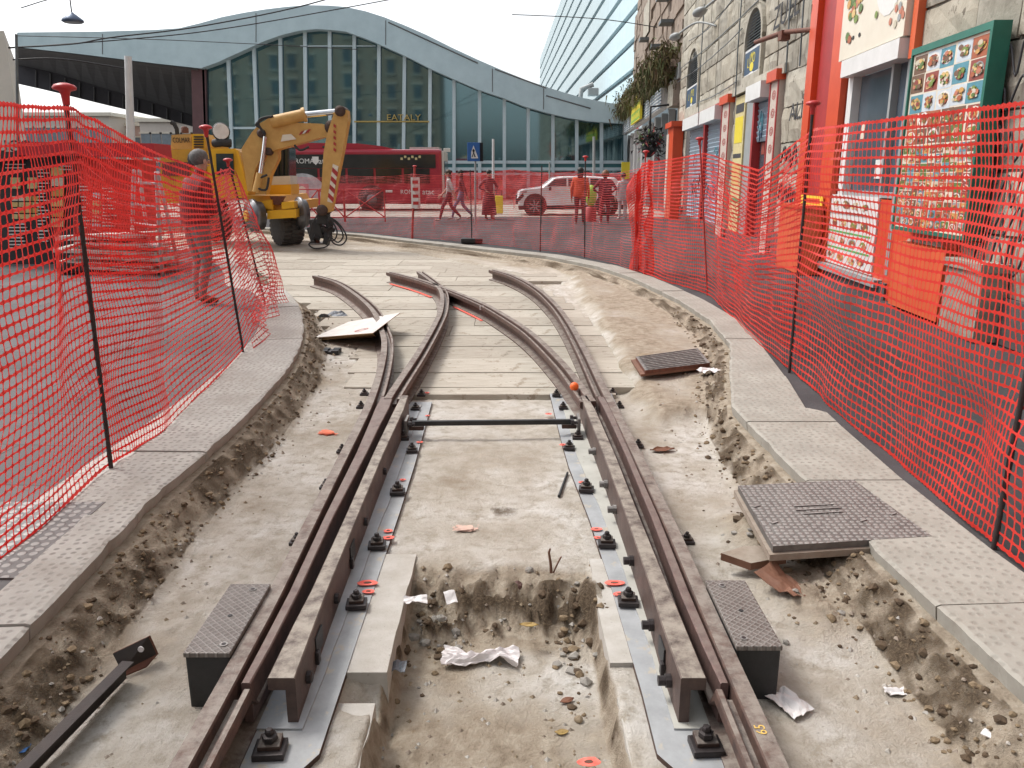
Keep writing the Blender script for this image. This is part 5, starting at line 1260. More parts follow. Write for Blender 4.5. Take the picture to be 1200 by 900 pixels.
# weeds spilling over the ledge: many small blades
GRS = [mat('dry weed', (.15, .125, .05), (.09, .08, .03), 9, .9, 0, 0), mat('green weed', (.085, .10, .03), (.05, .065, .02), 9, .9, 0, 0), mat('brown weed', (.12, .085, .045), (.07, .05, .03), 9, .9, 0, 0)]
mb = MB(); rg = random.Random(2)
for i in range(15000):
    s_ = rg.uniform(31.8, 57.5); k = rg.random(); o_ = rg.gauss(.35, .32); zt = 5.68 + rg.gauss(0, .28) + .25 * n1(s_ * .8, 4)
    d = Vector((rg.gauss(0, .1), rg.gauss(0, .1), rg.gauss(-.12, .2))); p = W(s_, zt, max(-.25, o_)); sd = Vector((rg.uniform(-1, 1), rg.uniform(-1, 1), rg.uniform(-.3, .3))).normalized() * rg.uniform(.02, .055)
    mb.add([p - sd, p + sd, p + d + sd * .3, p + d * 1.3], [(0, 1, 2, 3)], rg.choice(GRS))
mb.wbox(31.8, 57.5, 5.45, 5.7, .0, .35, BRK)
tag(mb.build('ledge_weeds', loc=W(44, 5.6, .2), fix=False), 'dry weeds and grass hanging over the ledge of the brown building', 'weeds', kind='stuff')
# ================================================================== people
SKIN = mat('skin', (.50, .30, .22), (.42, .24, .17), 14, .55, 0, 0)
def cloth(n, c, s=9): return mat(n, c, tuple(x * .62 for x in c), s, .85, 0, .3, 40)
EYE = mat('dark eye', (.03, .025, .02), None, 10, .4, 0, 0)
def seg_dist(p, a, b):
    ab = b - a; t = max(0, min(1, (p - a).dot(ab) / max(ab.length_squared, 1e-9))); return (p - a - ab * t).length
def person(label, foot, face, h, cl, pose='stand', hairstyle='short', extra=None, w=1.0, lean=0.0, skirt=None):
    """one continuous skinned body about h metres tall, standing at foot and looking along the heading face (radians, 0 = +Y)"""
    s = h / 1.75
    st = {'stand': dict(lf=(-.11, .02), rf=(.12, -.03), lk=(-.10, .05), rk=(.11, .03), lh=(-.27, .06, .84), rh=(.27, .08, .84), le=(-.27, -.03, 1.10), re=(.27, -.03, 1.10)),
          'walk': dict(lf=(-.08, .36), rf=(.08, -.36), lk=(-.09, .24), rk=(.09, -.06), lh=(-.27, -.20, .86), rh=(.27, .26, .90), le=(-.26, -.12, 1.10), re=(.26, .06, 1.10)),
          'hold': dict(lf=(-.11, .02), rf=(.12, -.05), lk=(-.10, .06), rk=(.11, .04), lh=(-.14, .30, 1.02), rh=(.16, .30, 1.04), le=(-.27, .02, 1.08), re=(.27, .02, 1.08)),
          'hips': dict(lf=(-.11, .02), rf=(.12, .0), lk=(-.11, .05), rk=(.12, .04), lh=(-.20, .08, 1.0), rh=(.20, .10, 1.02), le=(-.40, -.05, 1.13), re=(.38, -.05, 1.14))}[pose]
    J = {}; E_ = []; Rr = {}
    def j(n, co, r): J[n] = Vector(co); Rr[n] = r
    j('pelvis', (0, 0, .93), .135 * w); j('waist', (0, .0, 1.08), .125 * w); j('chest', (0, .01, 1.28), .155 * w); j('neckb', (0, .005, 1.44), .075); j('neck', (0, .02, 1.50), .055); j('jaw', (0, .045, 1.565), .068); j('head', (0, .03, 1.64), .092); j('crown', (0, .02, 1.70), .07)
    for q, sg in (('l', -1), ('r', 1)):
        j(q + 'hip', (sg * .095, 0, .88), .105 * w); kx, ky = st[q + 'k']; fx, fy = st[q + 'f']; back = fy < -.2
        j(q + 'knee', (kx, ky, .50), .068); j(q + 'calf', (kx * .5 + fx * .5, ky * .5 + fy * .5 - .02, .32), .062); j(q + 'ankle', (fx, fy - .02, .10 + (.06 if back else 0)), .042); j(q + 'heel', (fx, fy - .03, .05 + (.05 if back else 0)), .042); j(q + 'toe', (fx + sg * .03, fy + .17, .035), .034)
        j(q + 'sho', (sg * .175 * w, .0, 1.40), .068); j(q + 'elb', st[q + 'e'], .048); j(q + 'wri', st[q + 'h'], .031)
        hd = (Vector(st[q + 'h']) - Vector(st[q + 'e'])).normalized(); hp = Vector(st[q + 'h']) + hd * .075; j(q + 'palm', hp, .034)
        up = Vector((0, 1, 0)) if abs(hd.y) < .7 else Vector((0, 0, 1)); sd = hd.cross(up).normalized(); fw = sd.cross(hd).normalized()
        for k, (o, L) in enumerate(((-.03, .072), (-.010, .085), (.011, .08), (.031, .062))):
            a = hp + fw * o + hd * .028; j(f'{q}f{k}a', a, .0115); j(f'{q}f{k}b', a + hd * L * .55 - sd * sg * .006, .0105); j(f'{q}f{k}c', a + hd * L + sd * -sg * .022, .009)
        j(q + 'tha', hp + fw * .04 - hd * .03, .013); j(q + 'thb', hp + fw * .068 + hd * .012, .0115); j(q + 'thc', hp + fw * .075 + hd * .04, .010)
    def e(a, b, m): E_.append((a, b, m))
    TOPM, LEG, SHOE = cl['top'], cl['legs'], cl['shoes']
    e('pelvis', 'waist', cl.get('belt', TOPM)); e('waist', 'chest', TOPM); e('chest', 'neckb', TOPM); e('neckb', 'neck', SKIN); e('neck', 'jaw', SKIN); e('jaw', 'head', SKIN); e('head', 'crown', SKIN)
    for q in 'lr':
        e('pelvis', q + 'hip', LEG); e(q + 'hip', q + 'knee', LEG); e(q + 'knee', q + 'calf', LEG); e(q + 'calf', q + 'ankle', LEG); e(q + 'ankle', q + 'heel', SHOE); e(q + 'heel', q + 'toe', SHOE)
        e('chest', q + 'sho', TOPM); e(q + 'sho', q + 'elb', TOPM); e(q + 'elb', q + 'wri', cl.get('sleeve', TOPM)); e(q + 'wri', q + 'palm', SKIN)
        for k in range(4): e(q + 'palm', f'{q}f{k}a', SKIN); e(f'{q}f{k}a', f'{q}f{k}b', SKIN); e(f'{q}f{k}b', f'{q}f{k}c', SKIN)
        e(q + 'palm', q + 'tha', SKIN); e(q + 'tha', q + 'thb', SKIN); e(q + 'thb', q + 'thc', SKIN)
    names = list(J); ix = {n: i for i, n in enumerate(names)}
    if lean:
        for n in names:
            if J[n].z > .95: J[n].y += (J[n].z - .95) * lean
    me = bpy.data.meshes.new('body'); me.from_pydata([J[n] * s for n in names], [(ix[a], ix[b]) for a, b, _ in E_], [])
    ob = bpy.data.objects.new('body', me); COL.objects.link(ob)
    sk = ob.modifiers.new('skin', 'SKIN'); sk.use_smooth_shade = True
    lay_ = me.skin_vertices[0].data
    for n in names: lay_[ix[n]].radius = (Rr[n] * s, Rr[n] * s)
    for n in ('chest', 'waist', 'pelvis'): lay_[ix[n]].radius = (Rr[n] * s * (1.12), Rr[n] * s * .78)
    lay_[ix['pelvis']].use_root = True
    sub = ob.modifiers.new('sub', 'SUBSURF'); sub.levels = 1; sub.render_levels = 1
    dg = bpy.context.evaluated_depsgraph_get(); bm_ = bpy.data.meshes.new_from_object(ob.evaluated_get(dg))
    bpy.data.objects.remove(ob)
    ms = []; 
    for _, _, m in E_:
        if m not in ms: ms.append(m)
    bm_.materials.clear()
    for m in ms: bm_.materials.append(m)
    segs = [(J[a] * s, J[b] * s, ms.index(m), (Rr[a] + Rr[b]) * .5 * s) for a, b, m in E_]
    for p in bm_.polygons:
        c = p.center; best = min(segs, key=lambda q: seg_dist(c, q[0], q[1]) - q[3] * .9); p.material_index = best[2]; p.use_smooth = True
    t = thing('person', label, 'person', foot, None, -face)
    bo = bpy.data.objects.new('body', bm_); COL.objects.link(bo); bo.parent = t; ORG[bo.name] = Vector((0, 0, 0))
    ORG[t.name] = Vector((0, 0, 0))
    # face: nose, eyes, mouth, ears
    hc = J['head'] * s; mb = MB()
    mb.ell(hc + Vector((0, .105, -.02)) * s, (.014 * s, .022 * s, .025 * s), SKIN, 8)
    for q in (-1, 1): mb.ell(hc + Vector((q * .095, -.005, -.02)) * s, (.014 * s, .024 * s, .034 * s), SKIN, 8); mb.ell(hc + Vector((q * .034, .084, .008)) * s, (.014 * s, .010 * s, .007 * s), EYE, 8)
    mb.ell(hc + Vector((0, .094, -.062)) * s, (.025 * s, .010 * s, .006 * s), mat('lips', (.38, .15, .13), None, 10, .5, 0, 0), 8); mb.build('face', t)
    mb = MB(); hm = cl['hair']
    mb.ell(hc + Vector((0, -.018, .030)) * s, (.103 * s, .108 * s, .098 * s), hm, 14)
    if hairstyle == 'long': mb.ell(hc + Vector((0, -.06, -.10)) * s, (.10 * s, .06 * s, .17 * s), hm, 12)
    if hairstyle == 'bushy': mb.ell(hc + Vector((0, -.03, -.02)) * s, (.135 * s, .12 * s, .13 * s), hm, 12)
    if hairstyle == 'bun': mb.ell(hc + Vector((0, -.12, .02)) * s, (.05 * s, .05 * s, .05 * s), hm, 10)
    mb.build('hair', t)
    if skirt:
        mb = MB(); n = 18; rings = []
        for z_, r_ in ((1.02, .155), (.9, .20), (.6, .25), (.16, .29)):
            rings.append([Vector((r_ * math.cos(a) * (1 + .05 * math.sin(a * 5)), r_ * .8 * math.sin(a) * (1 + .05 * math.sin(a * 6)), z_)) * s for a in [2 * math.pi * i / n for i in range(n)]])
        vs = [q for r_ in rings for q in r_]
        mb.add(vs, [(k * n + i, k * n + (i + 1) % n, (k + 1) * n + (i + 1) % n, (k + 1) * n + i) for k in range(3) for i in range(n)], skirt, True); mb.build('skirt', t)
    if extra: extra(t, J, s)
    return t
HAIRG = mat('grey hair', (.16, .15, .145), (.08, .075, .07), 40, .7, 0, .3); HAIRB = mat('brown hair', (.09, .05, .03), (.05, .03, .02), 40, .6, 0, .3); HAIRD = mat('dark hair', (.025, .02, .018), None, 40, .6, 0, .3); HAIRR = mat('auburn hair', (.22, .09, .04), (.12, .05, .025), 40, .6, 0, .3)
def jacket(m, z0, z1, r, flare=1.0):
    def f(t, J, s):
        mb = MB(); n = 18; rings = []
        for z_, k in ((z1, .92), ((z0 + z1) / 2, 1.0), (z0 + .03, 1.04 * flare), (z0, 1.0 * flare)):
            rings.append([Vector((r * k * 1.12 * math.cos(a) * (1 + .03 * math.sin(a * 7)), r * k * .78 * math.sin(a), z_)) * s for a in [2 * math.pi * i / n for i in range(n)]])
        vs = [q for r_ in rings for q in r_]; mb.add(vs, [(k * n + i, k * n + (i + 1) % n, (k + 1) * n + (i + 1) % n, (k + 1) * n + i) for k in range(3) for i in range(n)], m, True); mb.build('jacket', t)
    return f
MARO = cloth('dark maroon sweater', (.20, .028, .03))
person('grey haired man in dark maroon sweater and grey trousers behind the left mesh', P(238, 355, 0), R(38), 1.84, dict(top=MARO, legs=cloth('grey trousers', (.24, .225, .215)), shoes=cloth('brown shoes', (.16, .07, .04)), hair=HAIRG), 'hold', 'short', jacket(MARO, .92, 1.30, .175), 1.12, .16)
person('woman in white shirt and wide dark red trousers walking left past the bus', P(527, 259, 0), R(-95), 1.72, dict(top=cloth('white shirt', (.62, .6, .58)), sleeve=SKIN, legs=cloth('wine trousers', (.15, .025, .04)), shoes=cloth('pale shoes', (.5, .42, .38)), hair=HAIRB), 'walk', 'long')
person('person in dark top and bluish trousers walking left behind the woman in white', P(541, 257, 0), R(-95), 1.72, dict(top=cloth('dark red top', (.17, .04, .05)), legs=cloth('bluish trousers', (.20, .20, .30)), shoes=cloth('pale shoes', (.5, .42, .38)), hair=HAIRD), 'walk', 'long')
person('woman in long dark red skirt and open jacket standing beside the yellow bag', P(573, 257, 0), R(150), 1.72, dict(top=cloth('maroon jacket', (.20, .045, .06)), legs=SKIN, shoes=cloth('black shoes', (.03, .03, .03)), hair=HAIRD), 'hips', 'bun', None, 1.0, 0, cloth('dark red skirt', (.15, .03, .04)))
mb = MB(); q = P(585, 251, 0); mb.box(q + Vector((0, 0, .38)), (.32, .2, .72), YELS, None, .06); mb.tube([q + Vector((-.1, 0, .74)), q + Vector((-.1, 0, .95)), q + Vector((.1, 0, .95)), q + Vector((.1, 0, .74))], .02, DARK, 5); tag(mb.build('suitcase', loc=q), 'upright yellow suitcase standing beside the woman in the long skirt', 'suitcase')
ORJ = cloth('bright orange jacket', (.72, .10, .03))
person('person in bright orange jacket and dark trousers walking away in front of the white car', P(679, 263, 0), R(8), 1.78, dict(top=ORJ, legs=cloth('dark maroon trousers', (.09, .03, .035)), shoes=cloth('pale shoes', (.5, .42, .38)), hair=HAIRD), 'stand', 'long', jacket(ORJ, .86, 1.36, .20), 1.15)
DKR = cloth('burgundy jacket', (.20, .03, .045))
person('woman with reddish hair in burgundy jacket and dark trousers walking away at right', P(708, 262, 0), R(5), 1.70, dict(top=DKR, legs=cloth('wine trousers', (.13, .03, .04)), shoes=cloth('pale shoes', (.5, .42, .38)), hair=HAIRR), 'hips', 'bushy', jacket(DKR, .88, 1.36, .20), 1.1)
mb = MB(); q = P(692, 259, 0); mb.ell(q + Vector((0, 0, .85)), (.20, .16, .38), mat('lime plastic bag', (.36, .62, .08), (.3, .5, .05), 6, .5), 12); mb.tube([q, q + Vector((0, 0, .5))], .05, REDD, 6); mb.lathe([(.22, 0), (.2, .05), (.2, .45), (.16, .48)], REDD, q, 'Z', 14); tag(mb.build('waste_bin', loc=q), 'lime green bag bulging from a red bin between the two walking people', 'bin')
PALEC = cloth('pale coat', (.55, .52, .52))
person('person in a pale coat behind the bunched orange mesh', P(729, 257, 0), R(-10), 1.62, dict(top=PALEC, legs=PALEC, shoes=cloth('pale shoes', (.5, .42, .38)), hair=HAIRD), 'stand', 'short', jacket(PALEC, .70, 1.36, .19))
person('worker in orange shirt and white cap behind the left stacked boards', P(129, 306, 0), R(170), 1.70, dict(top=ORJ, legs=cloth('navy trousers', (.03, .04, .07)), shoes=cloth('black shoes', (.03, .03, .03)), hair=mat('white cap', (.7, .7, .68), None, 9, .7, 0, 0)), 'stand', 'short')

# ================================================================== road-rail excavator
YEL_ = mat('machine yellow', (.66, .34, .035), (.54, .26, .03), 4, .42, 0, .08, 40, spots=((.25, .15, .06), 9, .66)); YELB = mat('bright machine yellow', (.78, .44, .02), (.68, .36, .02), 3, .4, 0, .05); OCH = mat('dusty boom yellow', (.60, .36, .11), (.47, .26, .07), 5, .5, 0, .1, 40, spots=((.22, .13, .06), 10, .66))
BLK = mat('black rubber', (.022, .022, .023), (.035, .033, .032), 8, .7, 0, .2); STEELW = mat('worn wheel steel', (.20, .20, .21), (.12, .12, .13), 8, .38, .7); CHR = mat('chrome rod', (.75, .76, .78), None, 5, .15, 1, 0); TYRE = mat('dusty tyre', (.055, .052, .05), (.09, .085, .08), 9, .85, 0, .3)
CABG = mat('cab glass', (.035, .055, .06), (.02, .03, .035), 2, .08, 0, 0)
ex = thing('road_rail_excavator', 'yellow road-rail excavator with a bent boom working at the end of the track bed', 'excavator', A(325, 283, 20.3) * 1)
def pr(pts, y0, y1, m, ms=None, mb=None):
    """profile measured in the plane at depth y0..y1 and given that thickness"""
    mb = mb or MB(); ps = [A(u, v, y0) for u, v in pts]; ps = [Vector((p.x, y0, p.z)) for p in ps]; mb.prism(ps, (0, y1 - y0, 0), m, ms); return mb
def rotz(mb, start, c, ang):
    m = Matrix.Rotation(ang, 3, 'Z'); c = Vector(c)
    for i in range(start, len(mb.v)): mb.v[i] = tuple(m @ (Vector(mb.v[i]) - c) + c)
mb = pr([(243, 174), (276, 174), (279, 178), (291, 226), (291, 232), (243, 232)], 20.2, 21.6, YELB, YEL_); hs = mb.build('house', ex)
mb = pr([(253, 180), (273, 180), (274, 205), (254, 205)], 20.15, 20.21, CABG); mb.build('side_window', hs)
mb = pr([(276, 175), (279, 176), (291, 226), (288, 226)], 20.1, 20.21, YELB); mb.build('side_panel', hs)
mb = pr([(188, 176), (242, 174), (242, 238), (188, 238)], 20.4, 22.4, YEL_); eb = mb.build('engine_cover', ex)
mb = pr([(190, 190), (222, 190), (222, 206), (190, 206)], 20.35, 20.41, mat('maroon panel', (.22, .05, .05), None, 9, .5, 0, 0)); mb.build('side_stripe', eb)
mb = MB(); mb.ell(A(229, 187, 20.3), (.2, .12, .22), BLK, 12); mb.build('intake_filter', eb)
mb = pr([(201, 158), (224, 157), (225, 175), (200, 175)], 20.6, 22.2, OCH); hd_ = mb.build('rear_hood', ex)
mb = MB(); text_into(mb, 'COLMAR', .17, BLK, lambda x, y, d: A(212.5, 164.5, 20.58) + Vector((x * .62, -d, y)), .006); mb.build('maker_lettering', hd_)
mb = pr([(225, 157), (238, 157), (240, 163), (240, 175), (225, 175)], 20.5, 22.2, YELB)
for k in range(5): pr([(227, 159.5 + k * 3), (238, 159.5 + k * 3), (238, 161 + k * 3), (227, 161 + k * 3)], 20.47, 20.51, BLK, None, mb)
mb.build('grille', ex)
mb = MB(); q = A(208, 160, 21); mb.tube([q, q + Vector((0, 0, .18)), q + Vector((-.05, 0, .3)), q + Vector((-.12, 0, .34))], .055, BLK, 8); mb.build('exhaust', ex)
mb = MB(); q = A(217, 156, 21.2); mb.lathe([(.09, 0), (.09, .12), (.05, .16)], RUSTR, q, 'Z', 12); mb.build('beacon_base', ex)
mb = MB(); c = A(259, 154, 20.2); mb.lathe([(.19, -.02), (.21, .02), (.21, .12), (.15, .22)], BLK, c, 'Y', 20); rotz(mb, 0, c, R(20)); wl_ = mb.build('work_light', ex)
mb = MB(); mb.lathe([(.18, -.035), (.185, -.02)], mat('lamp glass', (.8, .8, .8), None, 5, .2, 0, 0), c, 'Y', 20); rotz(mb, 0, c, R(20)); mb.build('lens', wl_)
mb = MB(); mb.tube([A(251, 168, 20.3), A(260, 167, 20.2), A(271, 168, 20.3)], .10, BLK, 8); mb.tube([c + Vector((0, .1, -.1)), A(257, 172, 20.4)], .03, BLK, 6); mb.build('light_mount', ex)
# boom, knuckle and stick
mb = pr([(295, 224), (290, 224), (283, 174), (295, 155), (305, 144), (316, 138), (330, 143), (377, 145), (399, 151), (397, 161), (376, 161), (350, 168), (325, 175), (308, 181), (299, 199)], 19.5, 19.95, OCH, YEL_); pr([(326, 174), (316, 176), (310, 192), (304, 215), (299, 228), (312, 228), (317, 205), (326, 186)], 19.6, 19.85, OCH, YEL_, mb); bo_ = mb.build('boom', ex)
mb = MB(); st_ = 0
for (u, v, r_) in ((311, 157, .10), (392, 150, .16), (319, 178, .09)):
    q = A(u, v, 19.78); mb = MB(); mb.lathe([(r_ * .5, -.36), (r_, -.34), (r_, .34), (r_ * .5, .36)], RUSTD, q, 'Y', 14); mb.build('pivot_pin', bo_)
mb = pr([(329, 166), (331, 158), (341, 157), (347, 163)], 19.47, 19.5, CREAM); mb.build('boom_sticker', bo_)
mb = MB()
for k in range(3): pr([(350 + k * 4, 158 - k), (353 + k * 4, 157 - k), (356 + k * 4, 153 - k), (353 + k * 4, 154 - k)], 19.47, 19.5, WHITE if k % 2 else REDD, None, mb)
mb.build('warning_stripe', bo_)
mb = MB(); a, b = A(318, 143, 19.45), A(357, 134.5, 19.55); mb.tube([a, b], .135, OCH, 12); mb.tube([b - (b - a) * .06, b + (b - a) * .03], .165, OCH, 12); cy = mb.build('boom_cylinder', ex)
mb = MB(); mb.tube([b, A(394, 131, 19.6)], .07, CHR, 10); mb.build('piston_rod', cy)
mb = MB(); mb.tube([A(305, 205, 19.4), A(309, 178, 19.4), A(311, 160, 19.4)], .05, CHR, 8); mb.tube([A(300, 225, 19.4), A(305, 203, 19.4)], .09, OCH, 10); mb.build('lift_cylinder', ex)
mb = pr([(391, 133), (399, 127), (407, 129), (408, 141), (402, 175), (394, 215), (388, 248), (374, 252), (377, 215), (379, 180), (383, 158)], 19.3, 19.6, OCH, YEL_); sk_ = mb.build('stick', ex)
mb = pr([(390, 192), (396.5, 195), (389.5, 238), (383.5, 236)], 19.275, 19.30, CREAM)
for k in range(4): pr([(389.6 - k * 1.55, 196 + k * 10), (395.8 - k * 1.55, 202 + k * 10), (395 - k * 1.55, 207.5 + k * 10), (388.9 - k * 1.55, 201 + k * 10)], 19.26, 19.275, REDD, None, mb)
mb.build('warning_stripe', sk_)
mb = MB()
for k in range(5): pr([(391, 145 + k * 7), (393.6, 147 + k * 7), (393.2, 150 + k * 7), (390.6, 148 + k * 7)], 19.27, 19.30, REDD, None, mb)
mb.build('warning_stripe', sk_)
mb = MB()
for (u, v, r_) in ((401, 131, .12), (380, 246, .13)): mb = MB(); mb.lathe([(r_ * .5, -.3), (r_, -.28), (r_, .28), (r_ * .5, .3)], RUSTD, A(u, v, 19.5), 'Y', 14); mb.build('pivot_pin', sk_)
mb = MB(); rs = random.Random(8)
mb.box(A(379, 256, 19.5), (.30, .34, .28), BLK, (0, .15, .2), .03); mb.box(A(371, 268, 19.5), (.26, .3, .46), BLK, (0, -.12, .1), .03); mb.box(A(386, 266, 19.45), (.14, .24, .42), IRONB, (0, .2, .4), .02); mb.box(A(378, 270, 19.5), (.36, .2, .10), IRONB, (0, .1, .1), .02); mb.box(A(366, 276, 19.5), (.1, .3, .4), BLK, (0, -.25, 0), .02); mb.box(A(384, 278, 19.5), (.12, .3, .34), BLK, (0, .3, 0), .02)
for k in range(9): mb.box(A(366 + rs.random() * 24, 255 + rs.random() * 24, 19.3 + rs.random() * .3), (rs.uniform(.06, .2), .1, rs.uniform(.06, .2)), rs.choice([BLK, IRONB, BOLT]), (rs.random(), rs.random(), rs.random()), .01)
mb.lathe([(.2, 0), (.2, .03)], IRON, A(372, 286, 19.5), 'Z', 16); mb.lathe([(.06, 0), (.06, .2)], RUSTR, A(372, 286, 19.5), 'Z', 10); gb = mb.build('grab_tool', ex)
for pts in ([(386, 254), (395, 260), (403, 270), (406, 280), (400, 287), (391, 285), (386, 276)], [(388, 256), (398, 266), (402, 277), (396, 284), (388, 278)], [(384, 252), (391, 262), (395, 272), (392, 281), (384, 282)], [(368, 282), (362, 286), (368, 291), (380, 290), (386, 286)], [(372, 252), (366, 262), (363, 274)]):
    mb = MB(); mb.tube(catmull([A(u, v, 19.15) for u, v in pts], 6), .019, BLK, 6); mb.build('hydraulic_hose', ex)
for pts in ([(311, 158), (305, 150), (300, 146), (309, 139), (318, 137)], [(313, 205), (303, 210), (302, 220), (312, 222), (315, 208)], [(392, 150), (398, 157), (392, 172), (378, 172)], [(345, 170), (352, 176), (362, 172)], [(310, 156), (303, 146), (306, 139), (320, 136)]):
    mb = MB(); mb.tube(catmull([A(u, v, 19.35) for u, v in pts], 6), .028, BLK, 6); mb.build('hydraulic_hose', ex)
# cab on the far side
mb = pr([(318, 174), (330, 171), (338, 172), (339, 208), (317, 209)], 21.2, 21.9, CABG); cb = mb.build('cab_window', ex)
mb = MB()
for u in (319, 325, 331, 337): pr([(u, 172), (u + 1.2, 172), (u + 1.2, 208), (u, 208)], 21.12, 21.2, IRONB, None, mb)
mb.build('window_bar', cb)
mb = pr([(314, 207), (340, 206), (340, 218), (314, 219)], 21.0, 21.7, WHITE); mb.build('cab_panel', ex)
mb = pr([(312, 217), (341, 216), (341, 229), (312, 229)], 20.9, 21.7, YELB); mb.build('cab_base', ex)
# undercarriage
mb = pr([(288, 229), (330, 229), (333, 236), (345, 236), (345, 247), (312, 250), (292, 245)], 19.9, 22.4, YEL_); pr([(306, 236), (318, 234), (320, 246), (306, 244)], 19.7, 19.9, YELB, None, mb); pr([(313, 247), (347, 245), (347, 255), (313, 257)], 19.6, 20.2, YELB, None, mb); pr([(330, 237), (345, 236), (345, 244), (330, 245)], 19.6, 19.9, YELB, None, mb); pr([(316, 230), (334, 230), (328, 240), (320, 240)], 19.8, 19.9, RUSTR, None, mb); mb.build('chassis', ex)
def wheel(c, r, w, ang, kind):
    mb = MB(); 
    if kind == 'rail': mb.lathe([(r * .35, -w * .6), (r * .8, -w * .5), (r * .84, -w * .25), (r * .98, -w * .2), (r, -.0), (r * .97, w * .1), (r * .84, w * .15), (r * .82, w * .6), (r * .4, w * .7)], STEELW, c, 'Y', 28)
    else:
        mb.lathe([(r * .55, -w * .5), (r * .9, -w * .48), (r, -w * .36), (r, w * .36), (r * .9, w * .48), (r * .55, w * .5)], TYRE, c, 'Y', 28)
        for k in range(24):
            a = 2 * math.pi * k / 24
            for sgn in (-1, 1): mb.box(Vector(c) + Vector((math.cos(a + .06 * sgn) * r, sgn * w * .24, math.sin(a + .06 * sgn) * r)), (.05, w * .42, .07), TYRE, (0, -a, 0))
    rotz(mb, 0, c, ang); o = mb.build('rail_wheel' if kind == 'rail' else 'tyre', ex)
    mb = MB(); mb.lathe([(r * .30, -w * .75), (r * .33, -w * .7), (r * .33, -w * .45)] if kind == 'rail' else [(r * .5, -w * .45), (r * .54, -w * .3), (r * .54, w * .3)], YEL_, c, 'Y', 18); rotz(mb, 0, c, ang); mb.build('hub', o)
wheel(A(298, 253, 19.6), .40, .30, R(-52), 'rail'); wheel(A(352, 250, 20.2), .40, .22, R(-56), 'rail'); wheel(A(333, 266, 20.4), .42, .42, R(-50), 'tyre'); wheel(A(340, 266, 20.9), .42, .42, R(-50), 'tyre'); wheel(A(255, 258, 21.2), .50, .42, R(-50), 'tyre')
# ================================================================== bus
BUSR = mat('bus red paint', (.36, .015, .035), (.31, .013, .03), 2, .3, 0, 0, coat=.4); BUSB = mat('black bus glass band', (.015, .018, .02), (.025, .028, .03), 2, .1, 0, 0); BUSW = mat('bus white trim', (.62, .6, .56), None, 5, .5, 0, 0)
YB = 37.0; bus = thing('city_bus', 'red city bus with a black band and white lettering parked across the back', 'bus', A(420, 246, YB))
xb0, xb1 = A(300, 200, YB).x, A(518, 200, YB).x; zt = A(450, 175, YB).z; z0 = .28
zs1, zs0 = A(450, 181, YB).z, A(450, 197, YB).z
mb = MB(); mb.box(((xb0 + xb1) / 2, YB + 1.27, (z0 + zt) / 2), (xb1 - xb0, 2.5, zt - z0), BUSR, None, .12); bb = mb.build('body', bus)
mb = pr([(330, 167), (418, 168), (445, 171), (470, 176), (330, 176)], YB + .2, YB + 2.2, BUSR); pr([(480, 172.5), (514, 172.5), (514, 176), (480, 176)], YB + .3, YB + 2.0, BUSW, None, mb); mb.build('roof_fairing', bus)
mb = MB(); mb.box(((xb0 + xb1) / 2 - .1, YB - .005, (zs0 + zs1) / 2), (xb1 - xb0 - .35, .03, zs1 - zs0), BUSB); bd = mb.build('window_band', bus)
mb = MB()
zw1, zw0 = zs0 - .02, A(450, 215, YB).z
x = xb0 + .3
while x < xb1 - 1.2: mb.box((x + .6, YB - .003, (zw0 + zw1) / 2), (1.15, .03, zw1 - zw0), BUSB, None, .01); x += 1.25
mb.build('side_window', bus)
mb = MB(); q = A(357, 189, YB); text_into(mb, 'ROMA', .30, WHITE, lambda x, y, d: q + Vector((x * 1.0, -.03 - d, y)), .006)
q1 = A(370, 188.5, YB); mb.prism([q1 + Vector((a * .14, -.03, b * .18)) for a, b in ((-1, 1), (1, 1), (1, -.2), (0, -1), (-1, -.2))], (0, -.006, 0), WHITE); q2 = A(381, 189, YB); text_into(mb, 'atac', .36, WHITE, lambda x, y, d: q2 + Vector((x, -.03 - d, y)), .006); mb.build('lettering', bd)
mb = MB(); q = A(479, 225, YB); text_into(mb, 'ROMA', .26, WHITE, lambda x, y, d: q + Vector((x, -.03 - d, y)), .006); q3 = A(502, 225, YB); text_into(mb, 'atac', .34, WHITE, lambda x, y, d: q3 + Vector((x, -.03 - d, y)), .006); q4 = A(456, 224, YB); mb.box(q4 + Vector((0, -.02, 0)), (.3, .01, .1), WHITE); mb.build('lettering', bb)
mb = MB(); q = A(480, 186, YB)
for k in range(6): mb.box(q + Vector((-.35 + k * .16, -.025, .08 * (k % 2))), (.1, .01, .1), YPOST)
mb.build('route_display', bd)
mb = MB(); mb.box((xb1 + .02, YB + 1.25, (z0 + zt) / 2 + .1), (.12, 2.3, zt - z0 - .35), BUSW, None, .04); fr = mb.build('front', bus)
mb = MB(); mb.box((xb1 + .09, YB + 1.25, zt - 1.1), (.03, 2.1, 1.2), BUSB, None, .02); mb.build('windscreen', fr)
mb = MB(); q = A(520, 176, YB); mb.box(q + Vector((.15, -.1, 0)), (.3, .1, .16), BUSW, None, .03); mb.build('mirror', fr)
for u in (436, 330):
    c = A(u, 237, YB); c = Vector((c.x, YB + .05, .48)); mb = MB(); mb.lathe([(.28, -.12), (.45, -.10), (.48, .0), (.48, .2), (.28, .22)], BLK, c, 'Y', 24); w_ = mb.build('wheel', bus); mb = MB(); mb.lathe([(.12, -.15), (.27, -.11), (.27, .0)], STEELW, c, 'Y', 16); mb.build('hub', w_)
    mb = MB(); mb.lathe([(.62, -.01), (.62, .06)], BLK, c + Vector((0, -.055, .02)), 'Y', 24); mb.build('wheel_arch', bus)
